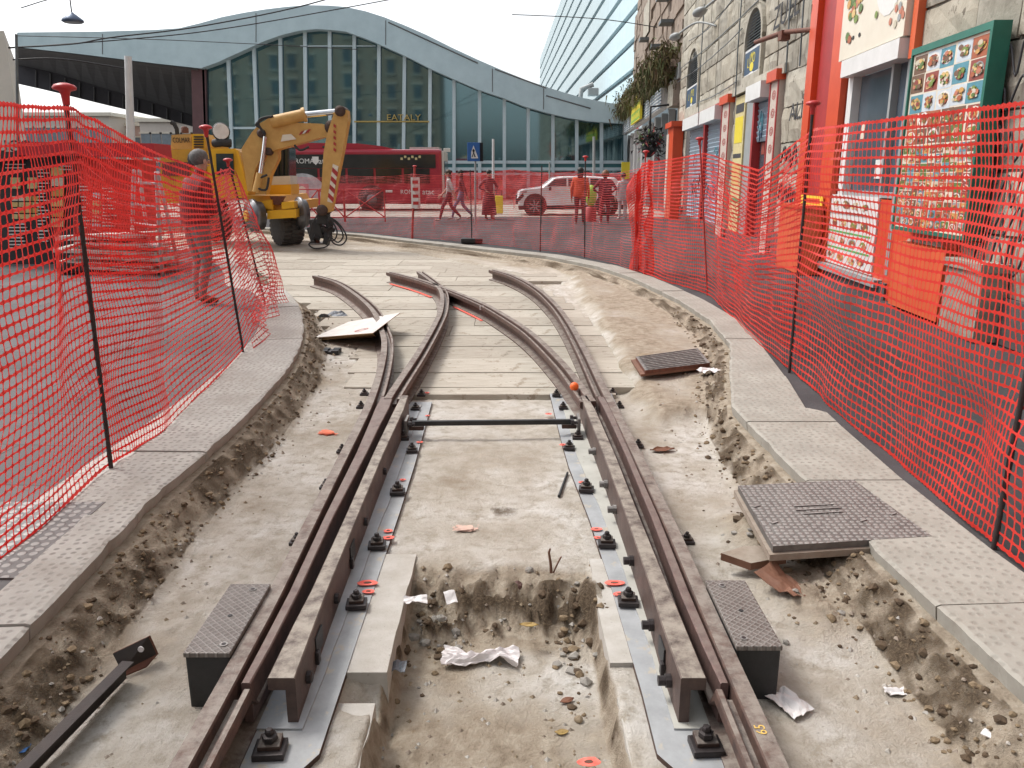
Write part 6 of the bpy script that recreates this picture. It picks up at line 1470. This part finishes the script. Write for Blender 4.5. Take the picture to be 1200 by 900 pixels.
q = A(358, 222, YB); mb = MB(); mb.prism([q + Vector((1.15 * math.cos(a) - .1, -.015, -.55 + 1.25 * math.sin(a))) for a in [math.pi * i / 16 for i in range(17)]], (0, -.01, 0), mat('speckled advert', (.5, .5, .53), (.3, .3, .33), 5, .6, 0, 0)); ad = mb.build('advert', bus)
mb = MB(); mb.box(q + Vector((-.15, -.03, -.05)), (.62, .01, .6), mat('pink advert', (.65, .25, .28), None, 9, .6, 0, 0), None, .004); mb.lathe([(.19, 0), (.19, .006)], CREAM, q + Vector((-.15, -.042, -.05)), 'Y', 16); mb.build('advert_badge', ad)
# ================================================================== white car
CARW = mat('white car paint', (.74, .74, .75), (.68, .68, .69), 2, .25, 0, 0, coat=.6); CARG = mat('car glass', (.05, .05, .06), (.03, .03, .035), 3, .08, 0, 0); CARB = mat('black car trim', (.03, .03, .032), None, 6, .6, 0, 0)
YC = 32.4; car = thing('parked_car', 'white sport utility car facing left behind the far mesh', 'car', A(670, 252, YC))
def cx(u, v): p = A(u, v, YC); return (p.x, p.z)
side = [(607, 240), (605, 232), (607, 224), (612, 222), (634, 219), (648, 208), (658, 206.5), (690, 206), (722, 208), (733, 220), (735, 232), (734, 243), (610, 244)]
mb = MB(); outl = [cx(u, v) for u, v in side]; prof = [(.16, .0), (.05, .06), (0, .35), (0, 1.45), (.05, 1.74), (.16, 1.8)]
zc = .8; n = len(outl); vs = []
for ins, dy in prof:
    for (x, z) in outl:
        k = .0
        xx = x; tum = .16 * max(0, (z - 1.05)) if True else 0
        yy = YC + dy + (tum if dy < .9 else -tum); vs.append(Vector((xx + (ins * .5 if x < cx(660, 0 + 220)[0] else -ins * .5), yy, z - (ins * .25 if z > 1 else 0))))
k = len(prof); mb.add(vs, [(a * n + i, a * n + (i + 1) % n, (a + 1) * n + (i + 1) % n, (a + 1) * n + i) for a in range(k - 1) for i in range(n)] + [tuple(range(n)), tuple(range((k - 1) * n, k * n))[::-1]], CARW); cb_ = mb.build('body', car)
mb = MB()
def cpoly(pts, d, m, mb): 
    ps = [Vector((cx(u, v)[0], YC + .02 + d + .16 * max(0, cx(u, v)[1] - 1.05), cx(u, v)[1])) for u, v in pts]; mb.prism(ps, (0, -.015, 0), m)
cpoly([(641, 218.5), (650, 210), (664, 209), (664, 218.5)], .0, CARG, mb); cpoly([(666, 218.5), (666, 209), (690, 208.8), (690, 218.5)], .0, CARG, mb); cpoly([(692, 218.5), (692, 209), (714, 210.5), (722, 218.5)], .0, CARG, mb); mb.build('side_window', car)
mb = MB(); cpoly([(607, 241), (735, 240), (735, 245), (608, 246)], -.02, CARB, mb); mb.build('sill', car)
mb = MB(); cpoly([(605.5, 233), (613, 226), (614, 230), (607, 237)], -.03, CARB, mb); mb.box((cx(605, 0 + 235)[0] + .02, YC + .9, .62), (.08, 1.5, .35), CARB, None, .02); mb.build('bumper', car)
mb = MB(); cpoly([(611, 223.5), (618, 223), (617, 226), (611, 226)], -.02, CHR, mb); mb.build('headlight', car)
mb = MB(); cpoly([(643, 219.5), (646, 219), (646, 223), (643, 223)], -.12, CARB, mb); cpoly([(672, 223), (677, 223), (677, 224.2), (672, 224.2)], -.02, CARB, mb); mb.build('mirror', car)
for u in (627, 711):
    x, _ = cx(u, 240); c = Vector((x, YC + .08, .36)); mb = MB(); mb.lathe([(.46, .01), (.46, .03)], CARB, c + Vector((0, -.105, .03)), 'Y', 24); mb.lathe([(.22, -.13), (.34, -.12), (.36, -.02), (.36, .15)], BLK, c, 'Y', 24); w_ = mb.build('wheel', car); mb = MB()
    for q in range(7):
        a = 2 * math.pi * q / 7; mb.box(c + Vector((math.cos(a) * .13, -.14, math.sin(a) * .13)), (.22, .02, .05), CHR, (0, -a, 0))
    mb.build('rim', w_)
# ================================================================== left: kiosk, cart, ladder
KR = mat('kiosk red', (.45, .02, .03), (.38, .018, .025), 3, .5, 0, .05); KB = mat('black menu panel', (.02, .02, .024), (.03, .03, .034), 3, .5, 0, 0)
kp = A(60, 300, 14.6); kio = thing('snack_kiosk', 'snack kiosk with a red awning and black menu panels on the left pavement', 'kiosk', Vector((kp.x, 14.6, 0)))
mb = pr([(-60, 176), (90, 180), (90, 318), (-60, 322)], 14.6, 15.4, KB); mb.build('body', kio)
mb = pr([(88, 185), (160, 187), (160, 310), (88, 316)], 14.5, 15.3, mat('bright kiosk red', (.62, .03, .025), (.52, .025, .02), 3, .5, 0, .05)); mb.build('red_side', kio)
mb = pr([(20, 166), (180, 168), (182, 184), (20, 182)], 14.2, 14.9, KR); pr([(-60, 176), (20, 178), (20, 188), (-60, 188)], 14.3, 15.2, KB, None, mb); mb.build('awning', kio)
mb = MB(); kr = random.Random(5)
def kpx(u, v, w, h_, m, d=.0): pr([(u, v), (u + w, v), (u + w, v + h_), (u, v + h_)], 14.56 - d, 14.60 - d, m, None, mb)
def kpart(name, *a, **k):
    global mb
    mb = MB(); kpx(*a, **k); mb.build(name, kio)
for (u, v) in ((12, 208), (32, 208)): kpart('food_photo', u, v, 11, 13, YPOST, .02)
for r_ in range(4):
    for c_ in range(4): kpart('food_photo', 14 + c_ * 8, 230 + r_ * 7, 6.5, 5.5, kr.choice([YPOST, PAL[7], PAL[3], PAL[1]]), .02)
for r_ in range(6): kpart('food_photo', 60, 196 + r_ * 12, 14, 10, kr.choice([YPOST, PAL[1], PAL[3], PAL[7]]), .02)
for r_ in range(5): kpart('food_photo', 108, 226 + r_ * 9, 9, 7, kr.choice([PALEP, PAL[3], YPOST]), .10)
for (u0, v0, w_, n_) in ((44, 198, 13, 22), (92, 214, 14, 14), (120, 220, 16, 16), (10, 262, 26, 8), (6, 192, 30, 2), (70, 194, 36, 2)):
    mb = MB()
    for k in range(n_): kpx(u0, v0 + k * 4.0, w_ * kr.uniform(.5, 1), 1.3, WHITE, .022 if u0 < 90 else .10)
    mb.build('menu_text', kio)
# stacked white boards on a low barrow
for i, (u0, v0, u1, v1, hgt) in enumerate([(70, 312, 186, 318, .05), (64, 307, 180, 312, .05), (78, 301, 190, 305, .05), (60, 293, 176, 298, .06), (84, 287, 182, 289, .06), (62, 281, 168, 276, .08)]):
    a, b = A(u0, v0, 12.9), A(u1, v1, 12.9); d = b - a; mb = MB()
    mb.box((a + b) / 2 + Vector((0, .4, 0)), (d.length, .7, hgt), mat('pale packing board', (.60, .58, .55), (.45, .42, .38), 4, .8, 0, .2), (R(random.uniform(-4, 4)), -math.atan2(d.z, d.x), R(random.uniform(-6, 6))), .012)
    lab = ['lowest', 'second lowest', 'third lowest', 'third highest', 'second highest', 'topmost'][i]
    tag(mb.build('packing_board', loc=(a + b) / 2), f'{lab} pale board in the untidy stack behind the left mesh', 'board', 'pale boards stacked behind the left mesh')
q = P(118, 322, 0); mb = MB(); mb.box((q.x, 13.3, .11), (1.5, .6, .14), IRONB, (0, 0, R(4)), .02)
for dx in (-.6, .6): mb.lathe([(.03, -.04), (.1, -.03), (.1, .03), (.03, .04)], BLK, (q.x + dx, 12.98, .1), 'Y', 14)
tag(mb.build('trolley', loc=(q.x, 13.2, 0)), 'low black flat trolley under the stack of pale boards', 'trolley')
t = thing('step_ladder', 'white red step ladder standing open behind the left mesh', 'ladder', P(175, 320, 0)); LD = mat('ladder paint', (.62, .46, .46), (.5, .34, .34), 6, .5)
for name, us in (('front_frame', ((157, 200), (154, 312), (183, 202), (190, 321))), ('back_frame', ((163, 200), (176, 300), (185, 202), (209, 312)))):
    mb = MB(); (a0, a1, b0, b1) = us; d = 11.6 if name == 'front_frame' else 12.3
    A0, A1, B0, B1 = A(*a0, 11.8), P(*a1, 0), A(*b0, 11.8), P(*b1, 0); mb.tube([A0, A1], .028, LD, 6); mb.tube([B0, B1], .028, LD, 6)
    if name == 'front_frame':
        for k in range(5): f = .1 + k * .2; p, q = A0.lerp(A1, f), B0.lerp(B1, f); mb.box((p + q) / 2, ((q - p).length, .08, .03), LD, (0, -math.atan2((q - p).z, (q - p).x), math.atan2((q - p).y, (q - p).x)))
    mb.build(name, t)
# ================================================================== poles and signs
def pole(mb, u, v0, v1, Y, r, m): mb.tube([A(u, v1, Y), A(u, v0, Y)], r, m, 10)
t = thing('pedestrian_sign', 'blue square crossing sign on a grey pole in front of the glass hall', 'sign', P(557, 262, 0)); Ys = P(557, 262, 0).y
mb = MB(); mb.tube([P(557, 262, 0), A(557, 168, Ys)], .035, GREYP, 10); mb.build('pole', t)
BL = mat('traffic sign blue', (.02, .13, .42), None, 8, .4, 0, 0)
mb = MB(); q = A(555, 178, Ys - .06); mb.box(q, (.40, .03, .58), BL, (0, 0, R(8)), .01); mb.box(q + Vector((.24, .1, 0)), (.12, .03, .58), DARK); sp_ = mb.build('sign_panel', t)
mb = MB(); mb.prism([q + Vector((a * .15, -.02, b * .2)) for a, b in ((-1, -1), (0, 1), (1, -1))], (0, -.006, 0), WHITE); mb.prism([q + Vector((a * .04 + o, -.027, b * .13 - .03)) for o in (0,) for a, b in ((-1.6, -1), (-.3, 0), (-1, .6), (0, 1), (1, .6), (.4, 0), (1.8, -1), (.6, -1), (0, -.2), (-.8, -1))], (0, -.005, 0), DARK); mb.build('symbol', sp_)
def lamp_post(label, u, v0, v1, Y, r, m, head=None):
    t = thing('lamp_post', label, 'lamp post', Vector((A(u, v0, Y).x, Y, 0))); a = Vector((A(u, v0, Y).x, Y, 0)); b = A(u, v1, Y); mb = MB(); mb.tube([a, a.lerp(b, .4), b], [r * 1.25, r, r * .8], m, 12); mb.build('pole', t); return t
WP_ = mat('white painted pole', (.72, .72, .72), (.62, .62, .62), 3, .5)
lamp_post('tall white pole in front of the dark canopy on the left', 150, 205, 66, 26, .13, WP_)
lamp_post('slim pale pole between the crossing sign and the white car', 578, 250, 163, 30, .05, WP_)
lamp_post('grey pole in front of the glass hall behind the orange jacket', 696, 250, 160, 36, .07, GREYP)
lamp_post('short grey pole in front of the low glass at the right end of the hall', 644, 250, 190, 40, .05, GREYP)
mb = MB(); q = P(738, 250, 0); mb.box(A(733, 200, 30), (.3, .05, .6), YELS); mb.tube([Vector((A(733, 200, 30).x, 30.05, 0)), A(733, 193, 30.05)], .03, GREYP, 6); tag(mb.build('street_sign', loc=A(733, 200, 30)), 'small yellow notice on a post left of the bunched mesh', 'sign')
# red crowd barriers before the bus
for k, (u0, u1) in enumerate(((345, 373), (374, 402), (403, 450))):
    t_ = MB(); Y = 27; a, b = A(u0, 222, Y), A(u1, 222, Y); a0, b0_ = Vector((a.x, Y, .05)), Vector((b.x, Y, .05)); m = CAPR
    for p, q in ((a, b), (a0 + Vector((0, 0, .15)), b0_ + Vector((0, 0, .15))), (a, a0), (b, b0_), (a, b0_ + Vector((0, 0, .15))), (b, a0 + Vector((0, 0, .15)))): t_.tube([p, q], .022, m, 6)
    tag(t_.build('crowd_barrier', loc=a0), ['red tube barrier with crossed braces, left one before the bus', 'red tube barrier with crossed braces behind the excavator stick', 'wide red tube barrier with crossed braces before the bus wheel'][k], 'barrier', 'red tube barriers before the bus')
# ================================================================== the glass station hall
YS = 56.0
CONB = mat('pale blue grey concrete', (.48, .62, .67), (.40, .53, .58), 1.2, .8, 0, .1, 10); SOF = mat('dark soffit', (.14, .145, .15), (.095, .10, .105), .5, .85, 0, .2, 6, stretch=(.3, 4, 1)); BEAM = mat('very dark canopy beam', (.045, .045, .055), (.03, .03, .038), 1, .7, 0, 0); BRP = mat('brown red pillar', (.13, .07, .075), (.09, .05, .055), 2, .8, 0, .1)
MUL = mat('pale blue mullion', (.50, .62, .67), (.43, .55, .6), 2, .5, 0, 0)
def hallglass(i):
    m, nt, b = _nodes(f'hall glass {i}'); f = noise(nt, .35, 5, .65); f2 = noise(nt, .9, 3, .6, stretch=(1, 1, .35))
    c = [(.006, .034, .042), (.009, .042, .05), (.005, .028, .036)][i]
    col = ramp(nt, f, [(.3, tuple(x * .6 for x in c)), (.7, tuple(x * 1.5 for x in c))]); col = mixc(nt, ramp(nt, f2, [(.55, (0, 0, 0)), (.62, (.45,) * 3)]), col, (.008, .012, .016))
    nt.links.new(col, b.inputs['Base Color']); b.inputs['Roughness'].default_value = .04; b.inputs['IOR'].default_value = 2.7; b.inputs['Specular Tint'].default_value = (.62, .9, .96, 1); return m
HG = [hallglass(i) for i in range(3)]
hall = thing('station_hall', 'glass fronted hall under a wavy pale blue concrete roof with a long dark canopy', 'building', Vector((-2, YS, 0)))
topl = [(20, 38), (115, 37), (180, 35), (210, 33), (235, 27), (260, 20), (285, 15), (310, 11), (335, 8), (360, 6), (385, 6.5), (405, 8), (428, 13), (450, 20), (475, 30), (500, 41), (530, 56), (560, 70), (590, 83), (620, 95), (650, 105), (680, 114), (710, 120), (737, 124)]
botl = [(20, 55), (100, 64), (180, 74), (235, 80), (255, 73), (270, 66), (290, 57), (310, 48), (330, 41), (350, 36), (370, 34), (388, 35), (405, 37), (425, 44), (440, 50), (460, 59), (480, 68), (505, 81), (530, 92), (560, 105), (590, 115), (615, 125), (640, 132), (665, 138), (690, 142), (715, 144), (737, 145)]
mb = pr(topl + botl[::-1], YS - .6, YS + 26, CONB); rf = mb.build('wavy_roof', hall)
for (u0, v0, u1, v1) in ((580, 81, 640, 103), (640, 112, 692, 127), (455, 26, 560, 74)):
    mb = MB(); mb.tube([A(u0 + (u1 - u0) * k / 12, v0 + (v1 - v0) * k / 12, YS - .62) for k in range(13)], .04, SOF, 4); mb.build('panel_joint', rf)
for u in (577, 637, 452, 300, 120): 
    mb = MB(); p, q = A(u, np.interp(u, [x[0] for x in topl], [x[1] for x in topl]) + 3, YS - .61), A(u, np.interp(u, [x[0] for x in botl], [x[1] for x in botl]) - 3, YS - .61); mb.tube([p, q], .025, SOF, 4); mb.build('panel_joint', rf)
# canopy soffit going back and its rear beam
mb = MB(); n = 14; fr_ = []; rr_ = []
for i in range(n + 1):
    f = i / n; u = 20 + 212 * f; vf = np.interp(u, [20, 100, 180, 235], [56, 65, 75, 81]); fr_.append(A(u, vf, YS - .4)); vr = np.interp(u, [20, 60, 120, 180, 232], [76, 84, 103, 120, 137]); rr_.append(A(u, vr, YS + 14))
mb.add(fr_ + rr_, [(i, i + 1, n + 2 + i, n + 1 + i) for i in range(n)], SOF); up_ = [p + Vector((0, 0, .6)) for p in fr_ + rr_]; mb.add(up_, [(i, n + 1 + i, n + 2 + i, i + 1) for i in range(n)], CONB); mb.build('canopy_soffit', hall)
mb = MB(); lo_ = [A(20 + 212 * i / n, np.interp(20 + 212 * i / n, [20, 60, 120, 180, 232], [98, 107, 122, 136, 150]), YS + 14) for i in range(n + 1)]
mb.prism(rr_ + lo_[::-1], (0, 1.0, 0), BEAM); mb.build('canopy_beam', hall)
for i in range(1, 12):
    mb = MB(); u = 25 + 205 * i / 12; a, b = A(u, np.interp(u, [20, 60, 120, 180, 232], [78, 86, 105, 122, 139]), YS + 13.9), A(u, np.interp(u, [20, 60, 120, 180, 232], [97, 106, 121, 135, 149]), YS + 13.9); mb.tube([a, b], .07, SOF, 4); mb.build('beam_rib', hall)
mb = pr([(224, 80), (241, 81), (243, 240), (228, 240)], YS, YS + 2.5, BRP); mb.build('pillar', hall)
# glass front
mx = [(238, 243), (267, 274), (297, 304), (328, 331), (357, 359), (386, 387), (415, 415), (444, 443), (474, 472), (504, 503), (532, 532), (562, 562), (591, 591), (619, 619), (648, 648), (676, 676), (705, 705), (733, 733)]
def bv(u): return float(np.interp(u, [x[0] for x in botl], [x[1] for x in botl]))
rg = random.Random(12)
for i in range(len(mx) - 1):
    a, b = mx[i], mx[i + 1]; vb = 238
    pts = [A(a[0], bv(a[0]) - 1, YS + .25), A((a[0] + b[0]) / 2, bv((a[0] + b[0]) / 2) - 1.2, YS + .25), A(b[0], bv(b[0]) - 1, YS + .25), A(b[1], vb, YS + .25), A(a[1], vb, YS + .25)]
    c = sum(pts, Vector((0, 0, 0))) / 5; tl, tz = rg.uniform(-.012, .012), rg.uniform(-.01, .01)
    pts = [Vector((p.x, YS + .25 + (p.x - c.x) * tl + (p.z - c.z) * tz, p.z)) for p in pts]
    mb = MB(); mb.prism(pts, (0, .05, 0), rg.choice(HG)); pn = mb.build('glass_pane', hall)
for i, (u0, u1) in enumerate(mx):
    mb = MB(); p, q = A(u0, bv(u0) - 1, YS), A(u1, 238, YS); w = .11 if i not in (0,) else .07
    mb.prism([p + Vector((-w, 0, 0)), p + Vector((w, 0, 0)), q + Vector((w, 0, 0)), q + Vector((-w, 0, 0))], (0, .22, 0), MUL); mb.build('mullion', hall)
for v, w, u0, u1 in ((190, .10, 505, 735), (198, .10, 505, 735), (204, .08, 505, 735), (150, .07, 262, 300), (54, .03, 352, 440)): 
    mb = MB(); p, q = A(u0, v, YS + .12), A(u1, v, YS + .12); mb.box((p + q) / 2, (q.x - p.x, .1, w * 2), MUL); mb.build('transom', hall)
TEALP = mat('teal spandrel', (.03, .16, .18), (.025, .13, .15), 2, .3, 0, 0)
mb = MB(); p, q = A(505, 194, YS + .2), A(735, 194, YS + .2); mb.box((p + q) / 2, (q.x - p.x, .05, .42), TEALP); mb.build('spandrel', hall)
GOLD = mat('gold lettering', (.46, .35, .11), None, 9, .5, .3, 0)
mb = MB(); q = A(473, 138, YS - .1); text_into(mb, 'EATALY', .54, GOLD, lambda x, y, d: q + Vector((x * 1.2, -d, y)), .02); p, q = A(415, 142.5, YS - .02), A(503, 142.5, YS - .02); mb.box((p + q) / 2, (q.x - p.x, .05, .09), GOLD); mb.build('lettering', hall)
# dark hall interior base
mb = pr([(505, 206), (735, 206), (735, 238), (505, 238)], YS + .31, YS + .6, BEAM); mb.build('base', hall)
# ================================================================== long slab building with slot bands
SLB = mat('pale blue travertine', (.50, .60, .63), (.44, .535, .565), 1.0, .8, 0, .15, 5); SLOT = mat('dark slot', (.045, .075, .09), None, 2, .6, 0, 0)
sb = thing('office_block', 'tall pale blue office block with long dark window slots receding behind the hall', 'building', Vector((20, 130, 0)))
def sx(y): return 10.4 - .016 * y
yA, yB = 61.0, 215.0
def slab(z0, z1, off, m, mb): mb.prism([Vector((sx(yA) + off, yA, z0)), Vector((sx(yB) + off, yB, z0)), Vector((sx(yB) + 30, yB, z0)), Vector((sx(yA) + 30, yA, z0))], (0, 0, z1 - z0), m)
mb = MB(); mb2 = MB(); zz = 0.0; b0 = 9.3
slab(0, b0 - .25, 0, SLB, mb)
for k in range(9):
    zc_ = b0 + 2.22 * k; slab(zc_ - .25, zc_ + .25, .35, SLOT, mb2); slab(zc_ + .25, (zc_ + 2.22 - .25) if k < 8 else 29.6, 0, SLB, mb)
mb.build('wall', sb); mb2.build('window_band', sb)
# roof plant on the low roof
mb = MB(); q = A(695, 108, YS + 2); mb.box(q, (.7, .7, .5), GREYP, None, .05); mb.tube([q + Vector((-.9, 0, -1)), q + Vector((-.8, 0, .2)), q + Vector((0, 0, .5))], .16, GREYP, 8); tag(mb.build('roof_vent', loc=q), 'grey duct unit on the low end of the wavy roof', 'roof vent')
# ================================================================== far left houses
FARB = mat('cream facade', (.62, .56, .50), (.55, .49, .43), .6, .9, 0, 0); FARP = mat('salmon facade', (.60, .42, .36), (.54, .37, .31), .6, .9, 0, 0)
def house(label, u0, u1, vt, vb, Y, m, nx, nz):
    a, b = A(u0, vt, Y), A(u1, vt, Y); t = thing('apartment_house', label, 'building', Vector(((a.x + b.x) / 2, Y, 0))); mb = MB(); mb.box(((a.x + b.x) / 2, Y + 5, a.z / 2), (b.x - a.x, 10, a.z), m); mb.build('wall', t)
    mb = MB(); mb.box(((a.x + b.x) / 2, Y + 5, a.z + .2), (b.x - a.x + .8, 10.8, .4), CREAM); mb.build('cornice', t)
    for i in range(nx):
        for k in range(nz):
            x = a.x + (b.x - a.x) * (i + .5) / nx; z = a.z - 2.2 - k * 3.3; mb = MB(); mb.box((x, Y - .02, z), (1.1, .1, 1.7), mat('far window', (.22, .26, .29), None, 2, .2, 0, 0)); w_ = mb.build('window', t); mb = MB(); mb.box((x, Y - .05, z - .95), (1.5, .2, .16), CREAM); mb.box((x, Y - .05, z + .95), (1.5, .2, .14), CREAM); mb.build('frame', w_)
    return t
house('distant cream house with rows of windows under the canopy, at left', 25, 128, 136, 200, 100, FARB, 8, 2)
house('distant salmon house between the cream ones under the canopy', 128, 163, 148, 200, 104, FARP, 3, 2)
house('distant cream house under the canopy behind the excavator', 163, 236, 143, 200, 100, FARB, 6, 2)
# near building at the left edge
t = thing('corner_building', 'pale plain building end at the left edge with scrawled paint', 'building', Vector((-15, 24, 0))); LB = mat('pale beige plaster', (.68, .65, .58), (.60, .57, .5), 1.5, .9, 0, .15, 8)
x1 = A(24, 120, 23).x; zt_ = A(10, 36, 23).z
mb = MB(); c0 = A(17, 120, 23).x; b1 = A(25, 120, 29).x; mb.prism([Vector((c0 - 6, 23, 0)), Vector((c0, 23, 0)), Vector((b1, 29, 0)), Vector((b1 - 7, 29, 0))], (0, 0, zt_), LB); mb.build('wall', t)
mb = MB(); mb.tube([A(19, 40, 22.97), A(20, 90, 22.97), A(21, 165, 22.97)], .035, LOUV, 6); mb.build('downpipe', t)
mb = MB(); text_into(mb, 'DUGO', .45, BLACKP, lambda x, y, d: A(10, 172, 22.96) + Vector((x, -d, y)), .01); mb.build('graffiti', t)
# ================================================================== the street behind the photographer (mirrored in the hall's glass)
STUCCO = mat('ochre stucco', (.44, .36, .27), (.36, .29, .21), .4, .9, 0, 0); STUC2 = mat('grey stucco', (.30, .28, .25), (.24, .22, .2), .4, .9, 0, 0); WINB = mat('far window', (.22, .26, .29), None, 2, .2, 0, 0)
def block(label, x0, x1, y, h, m, nx, nz):
    t = thing('palazzo', label, 'building', Vector(((x0 + x1) / 2, y, 0))); mb = MB(); mb.box(((x0 + x1) / 2, y - 7, h / 2), (x1 - x0, 14, h), m); mb.box(((x0 + x1) / 2, y - 6.6, h + .3), (x1 - x0 + 1, 15, .6), CREAM); mb.build('wall', t)
    for i in range(nx):
        for k in range(nz):
            x = x0 + (x1 - x0) * (i + .5) / nx; z = 3.2 + (h - 3) * k / nz; mb = MB(); mb.box((x, y + .05, z + 1.2), (1.2, .1, 2.2), SHOPG); w_ = mb.build('window', t); mb = MB(); mb.box((x, y + .1, z + 2.5), (1.9, .3, .25), CREAM); mb.box((x, y + .1, z - .05), (1.8, .3, .2), CREAM); mb.build('frame', w_)
block('ochre palazzo with rows of windows behind the photographer, left of the street', -62, -10.5, -32, 27, STUCCO, 13, 6)
block('grey palazzo with rows of windows behind the photographer, right of the street', 4.6, 40, -6.5, 24, STUC2, 8, 5)
# ================================================================== overhead wires and hanging lamps
WIRE = mat('black cable', (.03, .03, .035), None, 9, .6, 0, 0)
def wire(label, pts, r): mb = MB(); mb.tube(catmull([A(u, v, Y) for u, v, Y in pts], 8), r, WIRE, 5); tag(mb.build('overhead_wire', loc=A(*pts[0])), label, 'wire', 'tram wires over the street')
wire('upper black wire sweeping over the wavy roof towards the top of the photo', [(-40, 58, 24), (80, 52, 25), (130, 44, 26), (240, 30, 28), (380, 0, 30), (520, -50, 32)], .022)
wire('lower black wire sweeping over the wavy roof', [(-40, 60, 24.2), (150, 46, 27), (260, 34, 29), (400, 10, 31), (560, -20, 33)], .018)
wire('thin grey wire crossing level in front of the roof', [(20, 42, 40), (200, 47, 42), (420, 58, 46)], .018)
wire('thin wire crossing in front of the slotted office block', [(600, 17, 40), (700, 22, 40), (770, 32, 40)], .02)
wire('short dark wire from the left building towards the white pole', [(15, 70, 24), (70, 69, 24.5), (145, 80, 26)], .022)
def hlamp(label, u, v, Y, w):
    t = thing('hanging_lamp', label, 'lamp', A(u, v, Y)); q = A(u, v, Y); mb = MB(); mb.lathe([(.02, .16), (w * .3, .12), (w * .95, .0), (w, -.04), (w * .8, -.07)], mat('blue grey lamp', (.10, .14, .22), None, 8, .4, .3, 0), q, 'Z', 18); mb.build('shade', t)
    mb = MB(); mb.tube([q + Vector((0, 0, .14)), q + Vector((0, 0, .5))], .015, WIRE, 5); mb.build('hook', t)
    mb = MB(); mb.tube(catmull([A(u - 60, v - 14, Y - 2), q + Vector((0, 0, .5)), A(u + 75, v - 24, Y + 2)], 8), .012, WIRE, 5); mb.build('cable', t)
hlamp('blue grey lamp hanging on a cable in the white sky at top left', 85, 23, 20, .24)
hlamp('tiny dark lamp high in the white sky left of centre', 108, -6, 30, .2)
# ================================================================== light, sky, camera
w = bpy.data.worlds.new('World'); SC.world = w; w.use_nodes = True; nt = w.node_tree; bg = nt.nodes['Background']
sky = nt.nodes.new('ShaderNodeTexSky'); sky.sky_type = 'NISHITA'; sky.sun_disc = False
SUN_EL, SUN_AZ = R(54), R(-60)             # azimuth measured from +Y towards +X
sky.sun_elevation = SUN_EL; sky.sun_rotation = SUN_AZ; sky.air_density = 1.0; sky.dust_density = 3.0; sky.ozone_density = 1.0
hs = nt.nodes.new('ShaderNodeHueSaturation'); hs.inputs['Saturation'].default_value = .2; hs.inputs['Value'].default_value = 1.0
nt.links.new(sky.outputs[0], hs.inputs['Color']); nt.links.new(hs.outputs[0], bg.inputs[0]); bg.inputs[1].default_value = .13
sl = bpy.data.lights.new('sun', 'SUN'); sl.energy = 1.15; sl.angle = R(16); sl.color = (1, .95, .87)
so = bpy.data.objects.new('sun', sl); COL.objects.link(so)
d = Vector((math.sin(SUN_AZ) * math.cos(SUN_EL), math.cos(SUN_AZ) * math.cos(SUN_EL), math.sin(SUN_EL)))
so.rotation_euler = d.to_track_quat('Z', 'Y').to_euler(); so.location = d * 50
cd = bpy.data.cameras.new('camera'); cam = bpy.data.objects.new('camera', cd); COL.objects.link(cam)
cd.sensor_width = 36; cd.lens = 36 * F / 1200; cd.clip_end = 3000; cd.clip_start = .05
cam.location = CAM; cam.rotation_euler = (math.pi / 2 - PITCH, 0, 0); SC.camera = cam
SC.view_settings.view_transform = 'Standard'; SC.view_settings.look = 'None'; SC.view_settings.exposure = 1.0; SC.view_settings.gamma = 1.0
SC.render.resolution_x = 1024; SC.render.resolution_y = 768
